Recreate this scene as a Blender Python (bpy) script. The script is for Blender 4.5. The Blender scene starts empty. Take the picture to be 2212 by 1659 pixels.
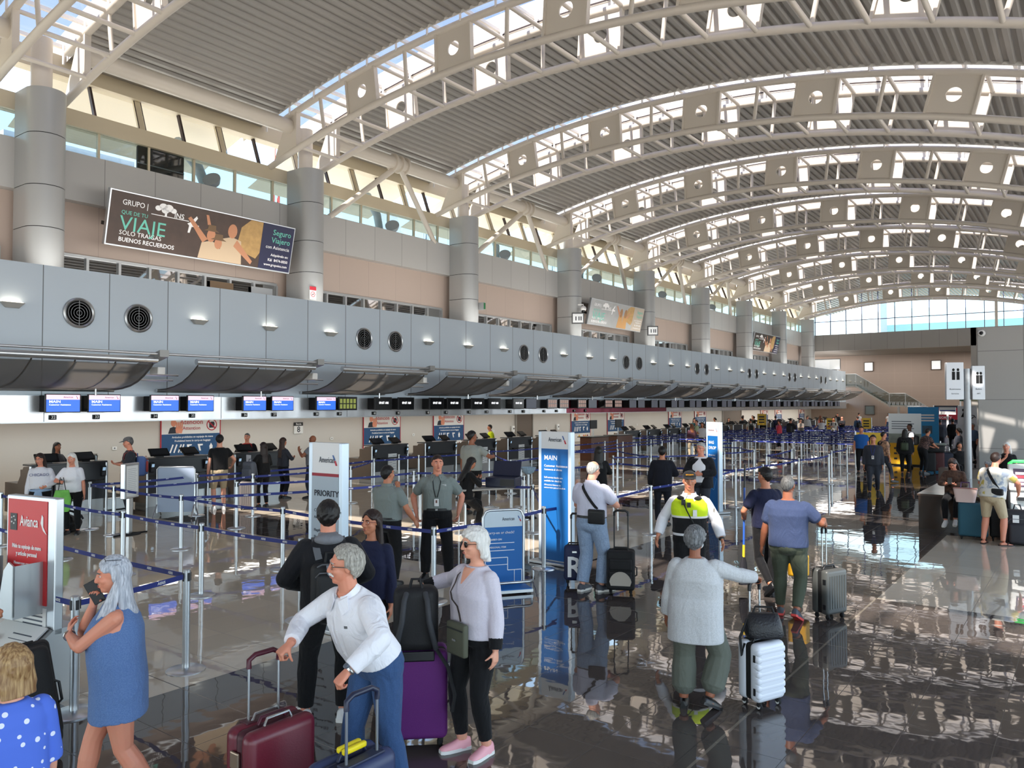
import bpy, bmesh, math, random
import numpy as np
from mathutils import Vector, Matrix, Euler, Quaternion
SC = bpy.context.scene
COL = SC.collection
PI = math.pi
random.seed(7)
def V(*a): return Vector(a)
# ------------------------------------------------------------------ tagging
def tag(o, label=None, cat=None, group=None, kind=None):
    if label: o['label'] = label
    if cat: o['category'] = cat
    if group: o['group'] = group
    if kind: o['kind'] = kind
    return o
def empty(name, loc=(0, 0, 0), rz=0.0, label=None, cat=None, group=None):
    o = bpy.data.objects.new(name, None)
    o.empty_display_size = 0.1
    o.location = loc
    o.rotation_euler = (0, 0, rz)
    COL.objects.link(o)
    return tag(o, label, cat, group)
def copy_tree(o, parent=None):
    c = o.copy()
    COL.objects.link(c)
    if parent is not None: c.parent = parent
    for ch in list(o.children): copy_tree(ch, c)
    return c
ORD = ['', 'first', 'second', 'third', 'fourth', 'fifth', 'sixth', 'seventh', 'eighth', 'ninth', 'tenth', 'eleventh', 'twelfth', 'thirteenth', 'fourteenth', 'fifteenth', 'sixteenth', 'seventeenth', 'eighteenth', 'nineteenth', 'twentieth']
def ordn(i):
    if i <= 20: return ORD[i]
    t = {2: 'twenty', 3: 'thirty', 4: 'forty', 5: 'fifty'}[i // 10]
    return (t + '-' + ORD[i % 10]) if i % 10 else {2: 'twentieth', 3: 'thirtieth', 4: 'fortieth', 5: 'fiftieth'}[i // 10]
# ------------------------------------------------------------------ mesh builder
class MB:
    def __init__(s): s.v = []; s.f = []
    def add(s, vs, fs):
        b = len(s.v); s.v += [tuple(p) for p in vs]; s.f += [tuple(i + b for i in f) for f in fs]; return s
    def box(s, x0, x1, y0, y1, z0, z1, m=None):
        vs = [(x, y, z) for z in (z0, z1) for y in (y0, y1) for x in (x0, x1)]
        if m is not None: vs = [m @ Vector(p) for p in vs]
        return s.add(vs, [(0, 2, 3, 1), (4, 5, 7, 6), (0, 1, 5, 4), (2, 6, 7, 3), (0, 4, 6, 2), (1, 3, 7, 5)])
    def cbox(s, c, d, m=None):
        return s.box(c[0]-d[0]/2, c[0]+d[0]/2, c[1]-d[1]/2, c[1]+d[1]/2, c[2]-d[2]/2, c[2]+d[2]/2, m)
    def rings(s, rs, closed=True, cap=True):
        n = len(rs[0]); vs = [p for r in rs for p in r]; fs = []
        for i in range(len(rs)-1):
            for j in range(n if closed else n-1):
                k = (j+1) % n
                fs.append((i*n+j, i*n+k, (i+1)*n+k, (i+1)*n+j))
        if cap and closed:
            fs.append(tuple(reversed(range(n)))); fs.append(tuple((len(rs)-1)*n+j for j in range(n)))
        return s.add(vs, fs)
    def tube(s, pts, r, n=10, cap=True):
        pts = [Vector(p) for p in pts]; L = len(pts)
        rr = r if isinstance(r, (list, tuple)) else [r]*L
        t0 = (pts[1]-pts[0]).normalized()
        a = t0.orthogonal().normalized(); rs = []
        for i, p in enumerate(pts):
            t = (pts[min(i+1, L-1)]-pts[max(i-1, 0)]).normalized()
            a = (a - t*a.dot(t)).normalized(); b = t.cross(a)
            rs.append([p + (a*math.cos(2*PI*k/n) + b*math.sin(2*PI*k/n))*rr[i] for k in range(n)])
        return s.rings(rs, True, cap)
    def lathe(s, prof, c=(0, 0, 0), n=24, m=None):
        rs = []
        for r, z in prof:
            ring = [Vector((c[0]+r*math.cos(2*PI*k/n), c[1]+r*math.sin(2*PI*k/n), c[2]+z)) for k in range(n)]
            rs.append([m @ p for p in ring] if m is not None else ring)
        return s.rings(rs)
    def prism(s, poly, d0, d1, fn):
        n = len(poly)
        vs = [fn(u, v, d0) for u, v in poly] + [fn(u, v, d1) for u, v in poly]
        fs = [tuple(reversed(range(n))), tuple(range(n, 2*n))] + [(i, (i+1) % n, n+(i+1) % n, n+i) for i in range(n)]
        return s.add(vs, fs)
    def ell(s, c, r, nu=14, nv=9, m=None):
        c = Vector(c); vs = []; fs = []
        if not isinstance(r, (tuple, list)): r = (r, r, r)
        for i in range(nv+1):
            t = PI*i/nv; 
            for j in range(nu):
                p = 2*PI*j/nu
                q = Vector((r[0]*math.sin(t)*math.cos(p), r[1]*math.sin(t)*math.sin(p), r[2]*math.cos(t)))
                if m is not None: q = m @ q
                vs.append(c+q)
        for i in range(nv):
            for j in range(nu):
                k = (j+1) % nu
                fs.append((i*nu+j, (i+1)*nu+j, (i+1)*nu+k, i*nu+k))
        return s.add(vs, fs)
    def xform(s, m): s.v = [tuple(m @ Vector(p)) for p in s.v]; return s
    def mesh(s, name, mats, smooth=None):
        me = bpy.data.meshes.new(name)
        me.from_pydata(s.v, [], s.f)
        for m in (mats if isinstance(mats, (list, tuple)) else [mats]): me.materials.append(m)
        if smooth is not None:
            me.polygons.foreach_set('use_smooth', [True]*len(me.polygons))
            if smooth < 3: me.set_sharp_from_angle(angle=smooth)
        me.update()
        return me
    def build(s, name, mats, parent=None, smooth=None, bevel=None):
        return link(name, s.mesh(name, mats, smooth), parent, bevel)
def link(name, me, parent=None, bevel=None):
    o = bpy.data.objects.new(name, me); COL.objects.link(o)
    if parent is not None: o.parent = parent
    if bevel:
        b = o.modifiers.new('bevel', 'BEVEL'); b.width = bevel; b.segments = 3; b.limit_method = 'ANGLE'; b.angle_limit = 0.6
    return o
def struct(name, mb, m, smooth=None):
    return tag(mb.build(name, m, None, smooth), kind='structure')
def rbox(x0, x1, y0, y1, z0, z1, r, seg=4):
    """box with all its edges rounded, as one closed mesh"""
    bm = bmesh.new(); bmesh.ops.create_cube(bm, size=1)
    for v in bm.verts: v.co = ((v.co.x+.5)*(x1-x0)+x0, (v.co.y+.5)*(y1-y0)+y0, (v.co.z+.5)*(z1-z0)+z0)
    bmesh.ops.bevel(bm, geom=list(bm.edges), offset=r, segments=seg, profile=.5, affect='EDGES')
    mb = MB(); bm.verts.index_update()
    mb.add([v.co[:] for v in bm.verts], [[v.index for v in f.verts] for f in bm.faces]); bm.free()
    return mb
# ------------------------------------------------------------------ materials
def lin(c):
    c = [x/255.0 for x in c]
    return tuple((x/12.92 if x <= .04045 else ((x+.055)/1.055)**2.4) for x in c) + (1.0,)
MATS = {}
class NT:
    def __init__(s, name):
        s.m = bpy.data.materials.new(name); s.m.use_nodes = True
        s.t = s.m.node_tree; s.t.nodes.clear()
        s.out = s.t.nodes.new('ShaderNodeOutputMaterial')
    def n(s, ty, **kw):
        nd = s.t.nodes.new(ty)
        for k, v in kw.items():
            if k.startswith('i_'): nd.inputs[k[2:].replace('_', ' ')].default_value = v
            else: setattr(nd, k, v)
        return nd
    def l(s, a, b): s.t.links.new(a, b)
    def math(s, op, a, b=None, c=None):
        nd = s.t.nodes.new('ShaderNodeMath'); nd.operation = op
        for i, x in enumerate((a, b, c)):
            if x is None: continue
            if hasattr(x, 'links'): s.l(x, nd.inputs[i])
            else: nd.inputs[i].default_value = x
        return nd.outputs[0]
    def mix(s, f, a, b, mode='MIX'):
        nd = s.t.nodes.new('ShaderNodeMix'); nd.data_type = 'RGBA'; nd.blend_type = mode
        for sock, x in ((nd.inputs[0], f), (nd.inputs[6], a), (nd.inputs[7], b)):
            if hasattr(x, 'links'): s.l(x, sock)
            else: sock.default_value = x
        return nd.outputs[2]
    def pos(s, which='Object'):
        tc = s.n('ShaderNodeTexCoord'); sp = s.n('ShaderNodeSeparateXYZ'); s.l(tc.outputs[which], sp.inputs[0])
        return tc.outputs[which], sp.outputs[0], sp.outputs[1], sp.outputs[2]
    def bsdf(s, col=None, rough=.5, metal=0., spec=.5, **kw):
        b = s.n('ShaderNodeBsdfPrincipled')
        if col is not None:
            if hasattr(col, 'links'): s.l(col, b.inputs['Base Color'])
            else: b.inputs['Base Color'].default_value = col
        if hasattr(rough, 'links'): s.l(rough, b.inputs['Roughness'])
        else: b.inputs['Roughness'].default_value = rough
        b.inputs['Metallic'].default_value = metal
        b.inputs['Specular IOR Level'].default_value = spec
        s.l(b.outputs[0], s.out.inputs[0]); s.b = b
        return b
    def bump(s, h, strength=.3, dist=.01):
        bp = s.n('ShaderNodeBump'); bp.inputs['Strength'].default_value = strength; bp.inputs['Distance'].default_value = dist
        s.l(h, bp.inputs['Height']); s.l(bp.outputs[0], s.b.inputs['Normal'])
def mat(key, rgb, rough=.5, metal=0., spec=.5, bump=0., bscale=40., var=0., emit=0.):
    if key in MATS: return MATS[key]
    t = NT(key); c = lin(rgb)
    if var or bump:
        co, x, y, z = t.pos()
        nz = t.n('ShaderNodeTexNoise'); nz.inputs['Scale'].default_value = bscale; nz.inputs['Detail'].default_value = 4
        t.l(co, nz.inputs['Vector'])
    if var:
        k = t.math('MULTIPLY_ADD', nz.outputs[0], 2*var, 1-var)
        cc = t.n('ShaderNodeVectorMath', operation='SCALE'); cc.inputs[0].default_value = c[:3]; t.l(k, cc.inputs['Scale'])
        t.bsdf(cc.outputs[0], rough, metal, spec)
    else: t.bsdf(c, rough, metal, spec)
    if bump: t.bump(nz.outputs[0], bump, .01)
    if emit:
        t.b.inputs['Emission Color'].default_value = c; t.b.inputs['Emission Strength'].default_value = emit
    MATS[key] = t.m
    return t.m
def cloth(key, rgb, rgb2=None, wr=.5, scale=9., fine=0.0):
    """fabric: soft folds as bump, optional heather mix of a second colour"""
    if key in MATS: return MATS[key]
    t = NT(key); co, x, y, z = t.pos()
    nz = t.n('ShaderNodeTexNoise'); nz.inputs['Scale'].default_value = scale; nz.inputs['Detail'].default_value = 3; nz.inputs['Distortion'].default_value = 1.2
    mp = t.n('ShaderNodeMapping'); mp.inputs['Scale'].default_value = (1, 1, .55); t.l(co, mp.inputs[0]); t.l(mp.outputs[0], nz.inputs['Vector'])
    c = lin(rgb)
    if rgb2:
        n2 = t.n('ShaderNodeTexNoise'); n2.inputs['Scale'].default_value = fine or 120; n2.inputs['Detail'].default_value = 5; t.l(co, n2.inputs['Vector'])
        rp = t.n('ShaderNodeValToRGB'); rp.color_ramp.elements[0].position = .4; rp.color_ramp.elements[1].position = .62
        t.l(n2.outputs[0], rp.inputs[0])
        c = t.mix(rp.outputs[0], c, lin(rgb2))
    t.bsdf(c, .85, 0, .25); t.b.inputs['Sheen Weight'].default_value = .08
    t.bump(nz.outputs[0], wr, .035)
    MATS[key] = t.m
    return t.m
def panel_mat(key, rgb, axis, origin, pitch, width=.012, dark=.35, rough=.35, metal=0., axis2=None, origin2=0, pitch2=1, bump=0):
    """flat cladding with thin joint lines at a regular pitch"""
    t = NT(key); co, x, y, z = t.pos(); ax = {'x': x, 'y': y, 'z': z}
    def line(a, o, p): 
        fr = t.math('FRACT', t.math('DIVIDE', t.math('SUBTRACT', ax[a], o - width/2), p))
        return t.math('LESS_THAN', fr, width/p)
    m = line(axis, origin, pitch)
    if axis2: m = t.math('MAXIMUM', m, line(axis2, origin2, pitch2))
    c = lin(rgb)
    cell = t.math('FLOOR', t.math('DIVIDE', t.math('SUBTRACT', ax[axis], origin), pitch))
    wn = t.n('ShaderNodeTexWhiteNoise', noise_dimensions='1D'); t.l(cell, wn.inputs['W'])
    k = t.math('MULTIPLY_ADD', wn.outputs[0], .05, .975)
    cc = t.n('ShaderNodeVectorMath', operation='SCALE'); cc.inputs[0].default_value = c[:3]; t.l(k, cc.inputs['Scale'])
    t.bsdf(t.mix(m, cc.outputs[0], (c[0]*dark, c[1]*dark, c[2]*dark, 1)), rough, metal)
    MATS[key] = t.m
    return t.m
def glass_mat(key, tint=(.9, .95, .95), refl=.12, rough=.02):
    t = NT(key)
    tr = t.n('ShaderNodeBsdfTransparent'); tr.inputs[0].default_value = (*tint, 1)
    gl = t.n('ShaderNodeBsdfGlossy'); gl.inputs['Roughness'].default_value = rough
    mx = t.n('ShaderNodeMixShader'); mx.inputs[0].default_value = refl
    t.l(tr.outputs[0], mx.inputs[1]); t.l(gl.outputs[0], mx.inputs[2]); t.l(mx.outputs[0], t.out.inputs[0])
    MATS[key] = t.m
    return t.m
# lettering: one flat mesh per text, drawn in its local xz plane facing -y
def text(s, size, m, parent, loc, rz=0., rx=0., align='LEFT', bold=0., sx=1., name='lettering', ext=.0015, rot=None):
    cu = bpy.data.curves.new('letters', 'FONT'); cu.body = s; cu.size = size; cu.align_x = align; cu.align_y = 'CENTER'
    cu.offset = bold*size*.5; cu.extrude = ext; cu.resolution_u = 2
    o = bpy.data.objects.new('letters', cu)
    me = bpy.data.meshes.new_from_object(o)
    bpy.data.objects.remove(o); bpy.data.curves.remove(cu)
    me.materials.clear(); me.materials.append(m)
    me.transform(Matrix.Diagonal((sx, 1, 1, 1)))
    me.transform(Matrix.Rotation(PI/2, 4, 'X'))
    q = link(name, me, parent); q.location = loc
    q.rotation_euler = rot if rot is not None else (rx, 0, rz)
    return q
def poly_plate(pts, y0, y1):
    """outline in xz, thickness in y"""
    return MB().prism(pts, y0, y1, lambda u, v, d: (u, d, v))
# =================================================================== building
YK = [8.37 + 8.15*k for k in range(9)]          # truss / column lines along the hall
CX, R0, ZC = -12.4, 37.0, 12.23-37.0            # roof arc (middle of the truss depth)
def arc(x, r): return ZC + math.sqrt(r*r-(x-CX)**2)
W = mat('white_steel', (216, 207, 194), .38, bump=.02)
CREAM = mat('cream_frame', (205, 192, 165), .5)
DARKLINE = mat('dark_gasket', (52, 38, 36), .6)
STEEL = mat('brushed_steel', (190, 192, 193), .32, .85)
DARK = mat('black_plastic', (18, 18, 20), .45)
BLACKM = mat('black_matte', (12, 12, 13), .8)
WHITE = mat('white_paint', (232, 232, 230), .5)
WHITET = mat('white_letter', (245, 245, 245), .6)
GLASS = glass_mat('window_glass', (.58, .65, .66), .06); GLASSC = glass_mat('eave_glass', (.9, .93, .92), .05)
GLASSIN = glass_mat('office_glass', (.10, .12, .12), .5)
SKYGLASS = glass_mat('skylight_glass', (.27, .265, .275), .05)
# ---- floor: cream tiles with a dark tiled walkway and dark cross bands
t = NT('floor_tile'); co, x, y, z = t.pos()
def band(a, lo, hi): return t.math('MULTIPLY', t.math('GREATER_THAN', a, lo), t.math('LESS_THAN', a, hi))
walk = band(x, -6.73, -2.35)
ym = t.math('FRACT', t.math('DIVIDE', t.math('SUBTRACT', y, 9.45), 8.15))
cross = t.math('LESS_THAN', ym, 1.83/8.15)
right = t.math('MULTIPLY', t.math('GREATER_THAN', x, -2.35), t.math('LESS_THAN', y, 11.3))
dk = t.math('MAXIMUM', t.math('MAXIMUM', walk, cross), right)
def grout(a, o, p, w): return t.math('LESS_THAN', t.math('FRACT', t.math('DIVIDE', t.math('SUBTRACT', a, o-w/2), p)), w/p)
g = t.math('MAXIMUM', grout(x, -6.73, .61, .006), grout(y, 9.45, .61, .006))
seam = t.math('MAXIMUM', band(x, -2.362, -2.338), t.math('MULTIPLY', grout(y, 9.45-.61, 4.88, .012), t.math('LESS_THAN', x, 50)))
cell = t.n('ShaderNodeCombineXYZ')
t.l(t.math('FLOOR', t.math('DIVIDE', t.math('ADD', x, 6.73), .61)), cell.inputs[0]); t.l(t.math('FLOOR', t.math('DIVIDE', t.math('SUBTRACT', y, 9.45), .61)), cell.inputs[1])
wn = t.n('ShaderNodeTexWhiteNoise', noise_dimensions='3D'); t.l(cell.outputs[0], wn.inputs['Vector'])
k = t.math('MULTIPLY_ADD', wn.outputs['Value'], .10, .95)
base = t.mix(dk, lin((204, 192, 172)), lin((78, 71, 67)))
gc = t.mix(dk, lin((120, 110, 98)), lin((30, 28, 27)))
base = t.mix(g, base, gc); base = t.mix(seam, base, t.mix(dk, lin((84, 76, 68)), lin((120, 112, 100))))
sc = t.n('ShaderNodeVectorMath', operation='SCALE'); t.l(base, sc.inputs[0]); t.l(k, sc.inputs['Scale'])
rg = t.math('MULTIPLY_ADD', g, .35, .024)
t.bsdf(sc.outputs[0], rg, 0, .5)
t.b.inputs['IOR'].default_value = 1.62
n1 = t.n('ShaderNodeTexNoise'); n1.inputs['Scale'].default_value = 2.6; n1.inputs['Detail'].default_value = 2; t.l(co, n1.inputs['Vector'])
off = t.n('ShaderNodeVectorMath', operation='SUBTRACT'); t.l(wn.outputs['Color'], off.inputs[0]); off.inputs[1].default_value = (.5, .5, .5)
# every tile sits at a hair of its own tilt
fx = t.math('SUBTRACT', t.math('FRACT', t.math('DIVIDE', t.math('ADD', x, 6.73), .61)), .5)
fy = t.math('SUBTRACT', t.math('FRACT', t.math('DIVIDE', t.math('SUBTRACT', y, 9.45), .61)), .5)
so = t.n('ShaderNodeSeparateXYZ'); t.l(off.outputs[0], so.inputs[0])
tilt = t.math('ADD', t.math('MULTIPLY', fx, so.outputs[0]), t.math('MULTIPLY', fy, so.outputs[1]))
h = t.math('ADD', t.math('MULTIPLY', n1.outputs[0], 1.0), t.math('MULTIPLY', tilt, .55))
t.bump(h, .16, .012)
FLOOR = t.m
struct('floor', MB().box(-27, 9, -14, 90, -.2, 0), FLOOR)
# ---- left side: bulkhead over the check-in counters
BULK = panel_mat('bulkhead_panel', (196, 209, 220), 'y', 7.943, 1.5245, .022, .25, .42, .1)
struct('wall_left', MB().box(-19.9, -19.5, -6, 81.6, 2.8, 5.84), BULK)
t = NT('fascia_steel'); co, x, y, z = t.pos()
n1 = t.n('ShaderNodeTexNoise'); n1.inputs['Scale'].default_value = 1.1; mp = t.n('ShaderNodeMapping'); mp.inputs['Scale'].default_value = (1, 1, .25); t.l(co, mp.inputs[0]); t.l(mp.outputs[0], n1.inputs['Vector'])
jl = t.math('LESS_THAN', t.math('FRACT', t.math('DIVIDE', t.math('SUBTRACT', y, 12.55), 4.5735)), .004)
red = t.math('MULTIPLY', t.math('GREATER_THAN', y, 30.35), t.math('LESS_THAN', y, 40.9))
t.bsdf(t.mix(jl, t.mix(red, lin((205, 208, 212)), lin((112, 30, 52))), lin((90, 90, 95))), .26, .75); t.bump(n1.outputs[0], .25, .12)
struct('trim_1', MB().box(-19.86, -19.46, -6, 81.6, 2.19, 2.80), t.m)
struct('trim_2', MB().box(-19.62, -19.43, -6, 81.6, 2.165, 2.19), STEEL)
BACKW = mat('counter_back_wall', (200, 195, 188), .6, var=.03, bscale=.6)
PINK = panel_mat('pink_panel', (190, 172, 160), 'y', 8.76, 1.41, .012, .72, .5)
BROWN = panel_mat('brown_tile_wall', (158, 140, 128), 'x', -8.0, 1.5, .02, 1.18, .5, 0, 'z', .55, 1.28)
GREYP = panel_mat('grey_panel', (190, 189, 186), 'y', 10.176, 1.413, .016, .4, .42, .1)
struct('wall_back', MB().box(-23.9, -23.5, -6, 84, 0, 2.7).box(-23.5, -22.7, 4.8, 7.62, 0, 2.6), BACKW)
struct('ceiling_soffit', MB().box(-23.5, -19.86, -6, 84, 2.62, 2.7), mat('soffit_paint', (196, 188, 176), .6))
struct('trim_3', MB().box(-21.7, -19.9, -6, 81, 4.45, 4.6), mat('mezzanine_slab', (120, 118, 115), .7))
struct('wall_left_upper', MB().box(-21.95, -21.6, -6, 75, 2.7, 7.96), PINK)
struct('trim_4', MB().box(-21.9, -21.3, -6, 75, 7.94, 9.21), GREYP)
# ---- offices of the upper level: strip windows, one per bay
wi = 0
for b in range(-1, 8):
    y0 = YK[b]+.62 if b >= 0 else YK[0]-8.15+.62
    y1 = y0+6.9
    wi += 1
    o = struct('window_%d' % wi, MB().box(-21.6, -21.57, y0, y1, 4.62, 6.54), GLASSIN)
    nmul = 8; fr = MB()
    for i in range(nmul+1):
        yy = y0+(y1-y0)*i/nmul
        fr.box(-21.62, -21.5, yy-.035, yy+.035, 4.6, 6.5)
    fr.box(-21.62, -21.5, y0, y1, 6.5, 6.57)
    fr.build('window_frame', STEEL, o)
# ---- clerestory: upright panes, beam, outward leaning panes under the eave
ZB0, ZB1, ZE = 10.01, 10.45, 11.36
XG, XT = -21.75, -22.1
for b in range(-1, 9):
    y0 = (YK[b] if b >= 0 else YK[0]-8.15); y1 = min(y0+8.15, 75.0)
    if y1-y0 < .5: continue
    wi += 1
    o = struct('window_%d' % wi, MB().box(XG-.01, XG+.01, y0, y1, 9.2, ZB0), GLASS)
    fr = MB(); n = 6
    for i in range(n):
        yy = y0+1.83+1.413*(i-1)
        if yy < y1: fr.box(XG-.05, XG+.05, yy-.03, yy+.03, 9.2, ZB0)
    fr.build('window_frame', CREAM, o)
    wi += 1
    o = struct('window_%d' % wi, MB().add([(XG, y0, ZB1), (XG, y1, ZB1), (XT, y1, ZE), (XT, y0, ZE)], [(0, 1, 2, 3)]), GLASSC)
    fr = MB(); fd = MB()
    for i in range(7):
        yy = y0+.42+1.31*i
        if yy > y1: continue
        w = .085 if i % 2 == 0 else .03
        mbx = fr if i % 2 == 0 else fd
        mbx.add([(XG+.06, yy-w, ZB1), (XG+.06, yy+w, ZB1), (XT+.06, yy+w, ZE), (XT+.06, yy-w, ZE), (XG-.06, yy-w, ZB1), (XG-.06, yy+w, ZB1), (XT-.06, yy+w, ZE), (XT-.06, yy-w, ZE)],
               [(0, 1, 2, 3), (7, 6, 5, 4), (0, 4, 5, 1), (1, 5, 6, 2), (2, 6, 7, 3), (3, 7, 4, 0)])
        if i % 2 == 0:
            for s_ in (-1, 1):
                fd.add([(XG+.065, yy+s_*w, ZB1), (XG+.065, yy+s_*(w+.03), ZB1), (XT+.065, yy+s_*(w+.03), ZE), (XT+.065, yy+s_*w, ZE)], [(0, 1, 2, 3)])
    fr.build('window_frame', CREAM, o); fd.build('window_gasket', DARKLINE, o)
struct('trim_5', MB().box(-21.95, -21.62, -6, 75, ZB0, ZB1), CREAM)
struct('trim_6', MB().add([(XT+.22, -6, ZE), (XT+.22, 75, ZE), (XT-.2, 75, ZE), (XT-.2, -6, ZE), (XT+.2, -6, 11.9), (XT+.2, 75, 11.9), (XT-.3, 75, 11.9), (XT-.3, -6, 11.9)],
       [(0, 1, 2, 3), (4, 7, 6, 5), (0, 4, 5, 1), (2, 6, 7, 3), (1, 5, 6, 2), (0, 3, 7, 4)]), CREAM)
# ---- roof deck: corrugated sheet between the skylight strips
DECK = mat('roof_deck', (168, 164, 158), .36, .1)
EAVE = mat('eave_sheet', (232, 224, 205), .6)
OPN = 1.02
def deck(y0, y1, i):
    m = MB(); e = MB()
    xs = []; a = math.asin((-21.95-CX)/(R0+.9)); da = .30/(R0+.9); amax = math.asin((8.6-CX)/(R0+.9))
    prof = []
    while a < amax:
        for fr_, d in ((0, 0), (.38, 0), (.5, .075), (.88, .075)):
            aa = a+da*fr_; r = R0+.75+d
            prof.append((CX+r*math.sin(aa), ZC+r*math.cos(aa)))
        a += da
    m.rings([[(px, yy, pz) for px, pz in prof] for yy in (y0, y1)], closed=False)
    m.build('roof_sheet', DECK, None)
    ob = COL.objects[-1]
    return tag(ob, kind='structure')
def named_structure(o, name): o.name = name; return o
edges = [(-13.5, YK[0]-8.15-OPN)] + [((YK[k] if k >= 0 else YK[0]-8.15)+OPN, (YK[k+1] if k+1 < 9 else 90)-OPN) for k in range(-1, 8)] + [(YK[8]+OPN, 84.5)]
for i, (a_, b_) in enumerate(edges):
    named_structure(deck(a_, b_, i), 'ceiling_%d' % (i+1))
    # top skin that keeps the sheet light-tight, and the eave that runs on outside
    m = MB(); n = 40
    pr = [(CX+(R0+.93)*math.sin(t_), ZC+(R0+.93)*math.cos(t_)) for t_ in np.linspace(math.asin((-25.6-CX)/(R0+1)), math.asin((8.8-CX)/(R0+1)), n)]
    m.rings([[(px, yy, pz) for px, pz in pr] for yy in (a_-.02, b_+.02)], closed=False)
    struct('ceiling_%d' % (i+21), m, EAVE)
# skylights over every truss
SKW = mat('skylight_frame', (232, 228, 222), .4)
for k in range(-1, 9):
    yc = YK[k] if k >= 0 else YK[0]-8.15
    wi += 1
    rg_ = R0+1.16
    pr = [(CX+rg_*math.sin(t_), ZC+rg_*math.cos(t_)) for t_ in np.linspace(math.asin((-23-CX)/rg_), math.asin((8.6-CX)/rg_), 41)]
    o = struct('window_%d' % wi, MB().rings([[(px, yy, pz) for px, pz in pr] for yy in (yc-OPN, yc+OPN)], closed=False), SKYGLASS)
    fr = MB(); dkl = MB()
    for s_ in (-1, 1):
        lo = [(CX+r_*math.sin(t_), ZC+r_*math.cos(t_)) for r_, t_ in zip([R0+.72]*41, np.linspace(math.asin((-23-CX)/rg_), math.asin((8.6-CX)/rg_), 41))]
        fr.rings([[(px, yc+s_*OPN, pz) for px, pz in lo], [(px, yc+s_*OPN, pz+.46) for px, pz in pr], [(px, yc+s_*(OPN+.12), pz+.46) for px, pz in pr]], closed=False)
        mid = [(CX+(R0+.98)*math.sin(t_), ZC+(R0+.98)*math.cos(t_)) for t_ in np.linspace(math.asin((-23-CX)/rg_), math.asin((8.6-CX)/rg_), 41)]
        dkl.rings([[(px, yc+s_*(OPN-.012), pz-.02) for px, pz in mid], [(px, yc+s_*(OPN-.012), pz+.02) for px, pz in mid]], closed=False)
    for j in range(25):
        xx = -21.9+1.2*j
        z1_ = arc(xx, rg_)
        fr.box(xx-.05, xx+.05, yc-OPN, yc+OPN, z1_-.1, z1_-.01)
        for s_ in (-1, 1): fr.tube([(xx+.15, yc+s_*.9, arc(xx, R0+.6)), (xx+.15, yc+s_*.9, z1_)], .035, 6)
    fr.build('window_frame', SKW, o); dkl.build('window_gasket', DARKLINE, o)
# ---- trusses
def frame_at(x_, r, yy):
    th = math.asin((x_-CX)/R0)
    return Matrix.Translation((CX+r*math.sin(th), yy, ZC+r*math.cos(th))) @ Matrix.Rotation(th, 4, 'Y')
def plate_mesh():
    m = MB(); n = 32; hw, hh, rr, th = .6, .55, .2, .022
    for d in (-th, th):
        pass
    circ = [(rr*math.cos(2*PI*i/n), rr*math.sin(2*PI*i/n)) for i in range(n)]
    sq = []
    for i in range(n):
        c_, s_ = math.cos(2*PI*i/n), math.sin(2*PI*i/n); q = 1/max(abs(c_)/hw, abs(s_)/hh); sq.append((c_*q, s_*q))
    vs = [(u, d, v) for d in (-th, th) for ring in (circ, sq) for u, v in ring]; fs = []
    for i in range(n):
        j = (i+1) % n
        fs += [(i, j, n+j, n+i), (3*n+i, 3*n+j, 2*n+j, 2*n+i), (n+i, n+j, 3*n+j, 3*n+i), (2*n+i, 2*n+j, j, i)]
    m.add(vs, fs)
    rim = []
    for u in (-.6, .6): m.box(u-.035, u+.035, -.075, .075, -hh, hh)
    return m.mesh('web_plate', W)
XE = 7.0; HW = .82
plate_me = plate_mesh()
strut_me = MB().tube([(0, 0, -.6), (0, 0, .6)], .058, 10).mesh('strut', W, 1.)
lace_me = MB().tube([(0, -HW, 0), (0, HW, 0)], .058, 10).mesh('lacing_tube', W, 1.)
root = empty('roof_truss', (0, 0, 0))
for s_ in (-1, 1):
    for nm, r in (('top_chord', R0+.6), ('bottom_chord', R0-.6)):
        x0 = -21.85 if nm == 'bottom_chord' else -21.3
        MB().tube([(x_, s_*HW, arc(x_, r)) for x_ in np.linspace(x0, XE, 60)], .1, 12).build(nm, W, root, 1.)
    for j in range(7):
        o = link('web_plate', plate_me, root); o.matrix_local = frame_at(-17.25+3.6*j, R0, s_*HW)
    for j in range(8):
        o = link('strut', strut_me, root); o.matrix_local = frame_at(-19.05+3.6*j, R0, s_*HW)
    gp = [(-21.45, arc(-21.45, R0-.58)), (-20.25, arc(-20.25, R0-.55)), (-20.25, arc(-20.25, R0+.6)), (-20.75, arc(-20.75, R0+.6))]
    g = MB().prism(gp, s_*HW-.025, s_*HW+.025, lambda u, v, d: (u, d, v)); g.box(-20.29, -20.21, s_*HW-.08, s_*HW+.08, arc(-20.25, R0-.55), arc(-20.25, R0+.55))
    g.build('end_gusset', W, root)
for r in (R0-.6, R0+.6):
    for j in range(23):
        o = link('lacing_tube', lace_me, root); o.matrix_local = frame_at(-20.25+1.2*j, r, 0)
for k in range(9):
    o = root if k == 0 else copy_tree(root)
    o.location = (0, YK[k], 0)
    tag(o, 'white arched box truss under the skylights, %s along the hall' % ordn(k+1), 'roof truss', 'roof trusses')
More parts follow.
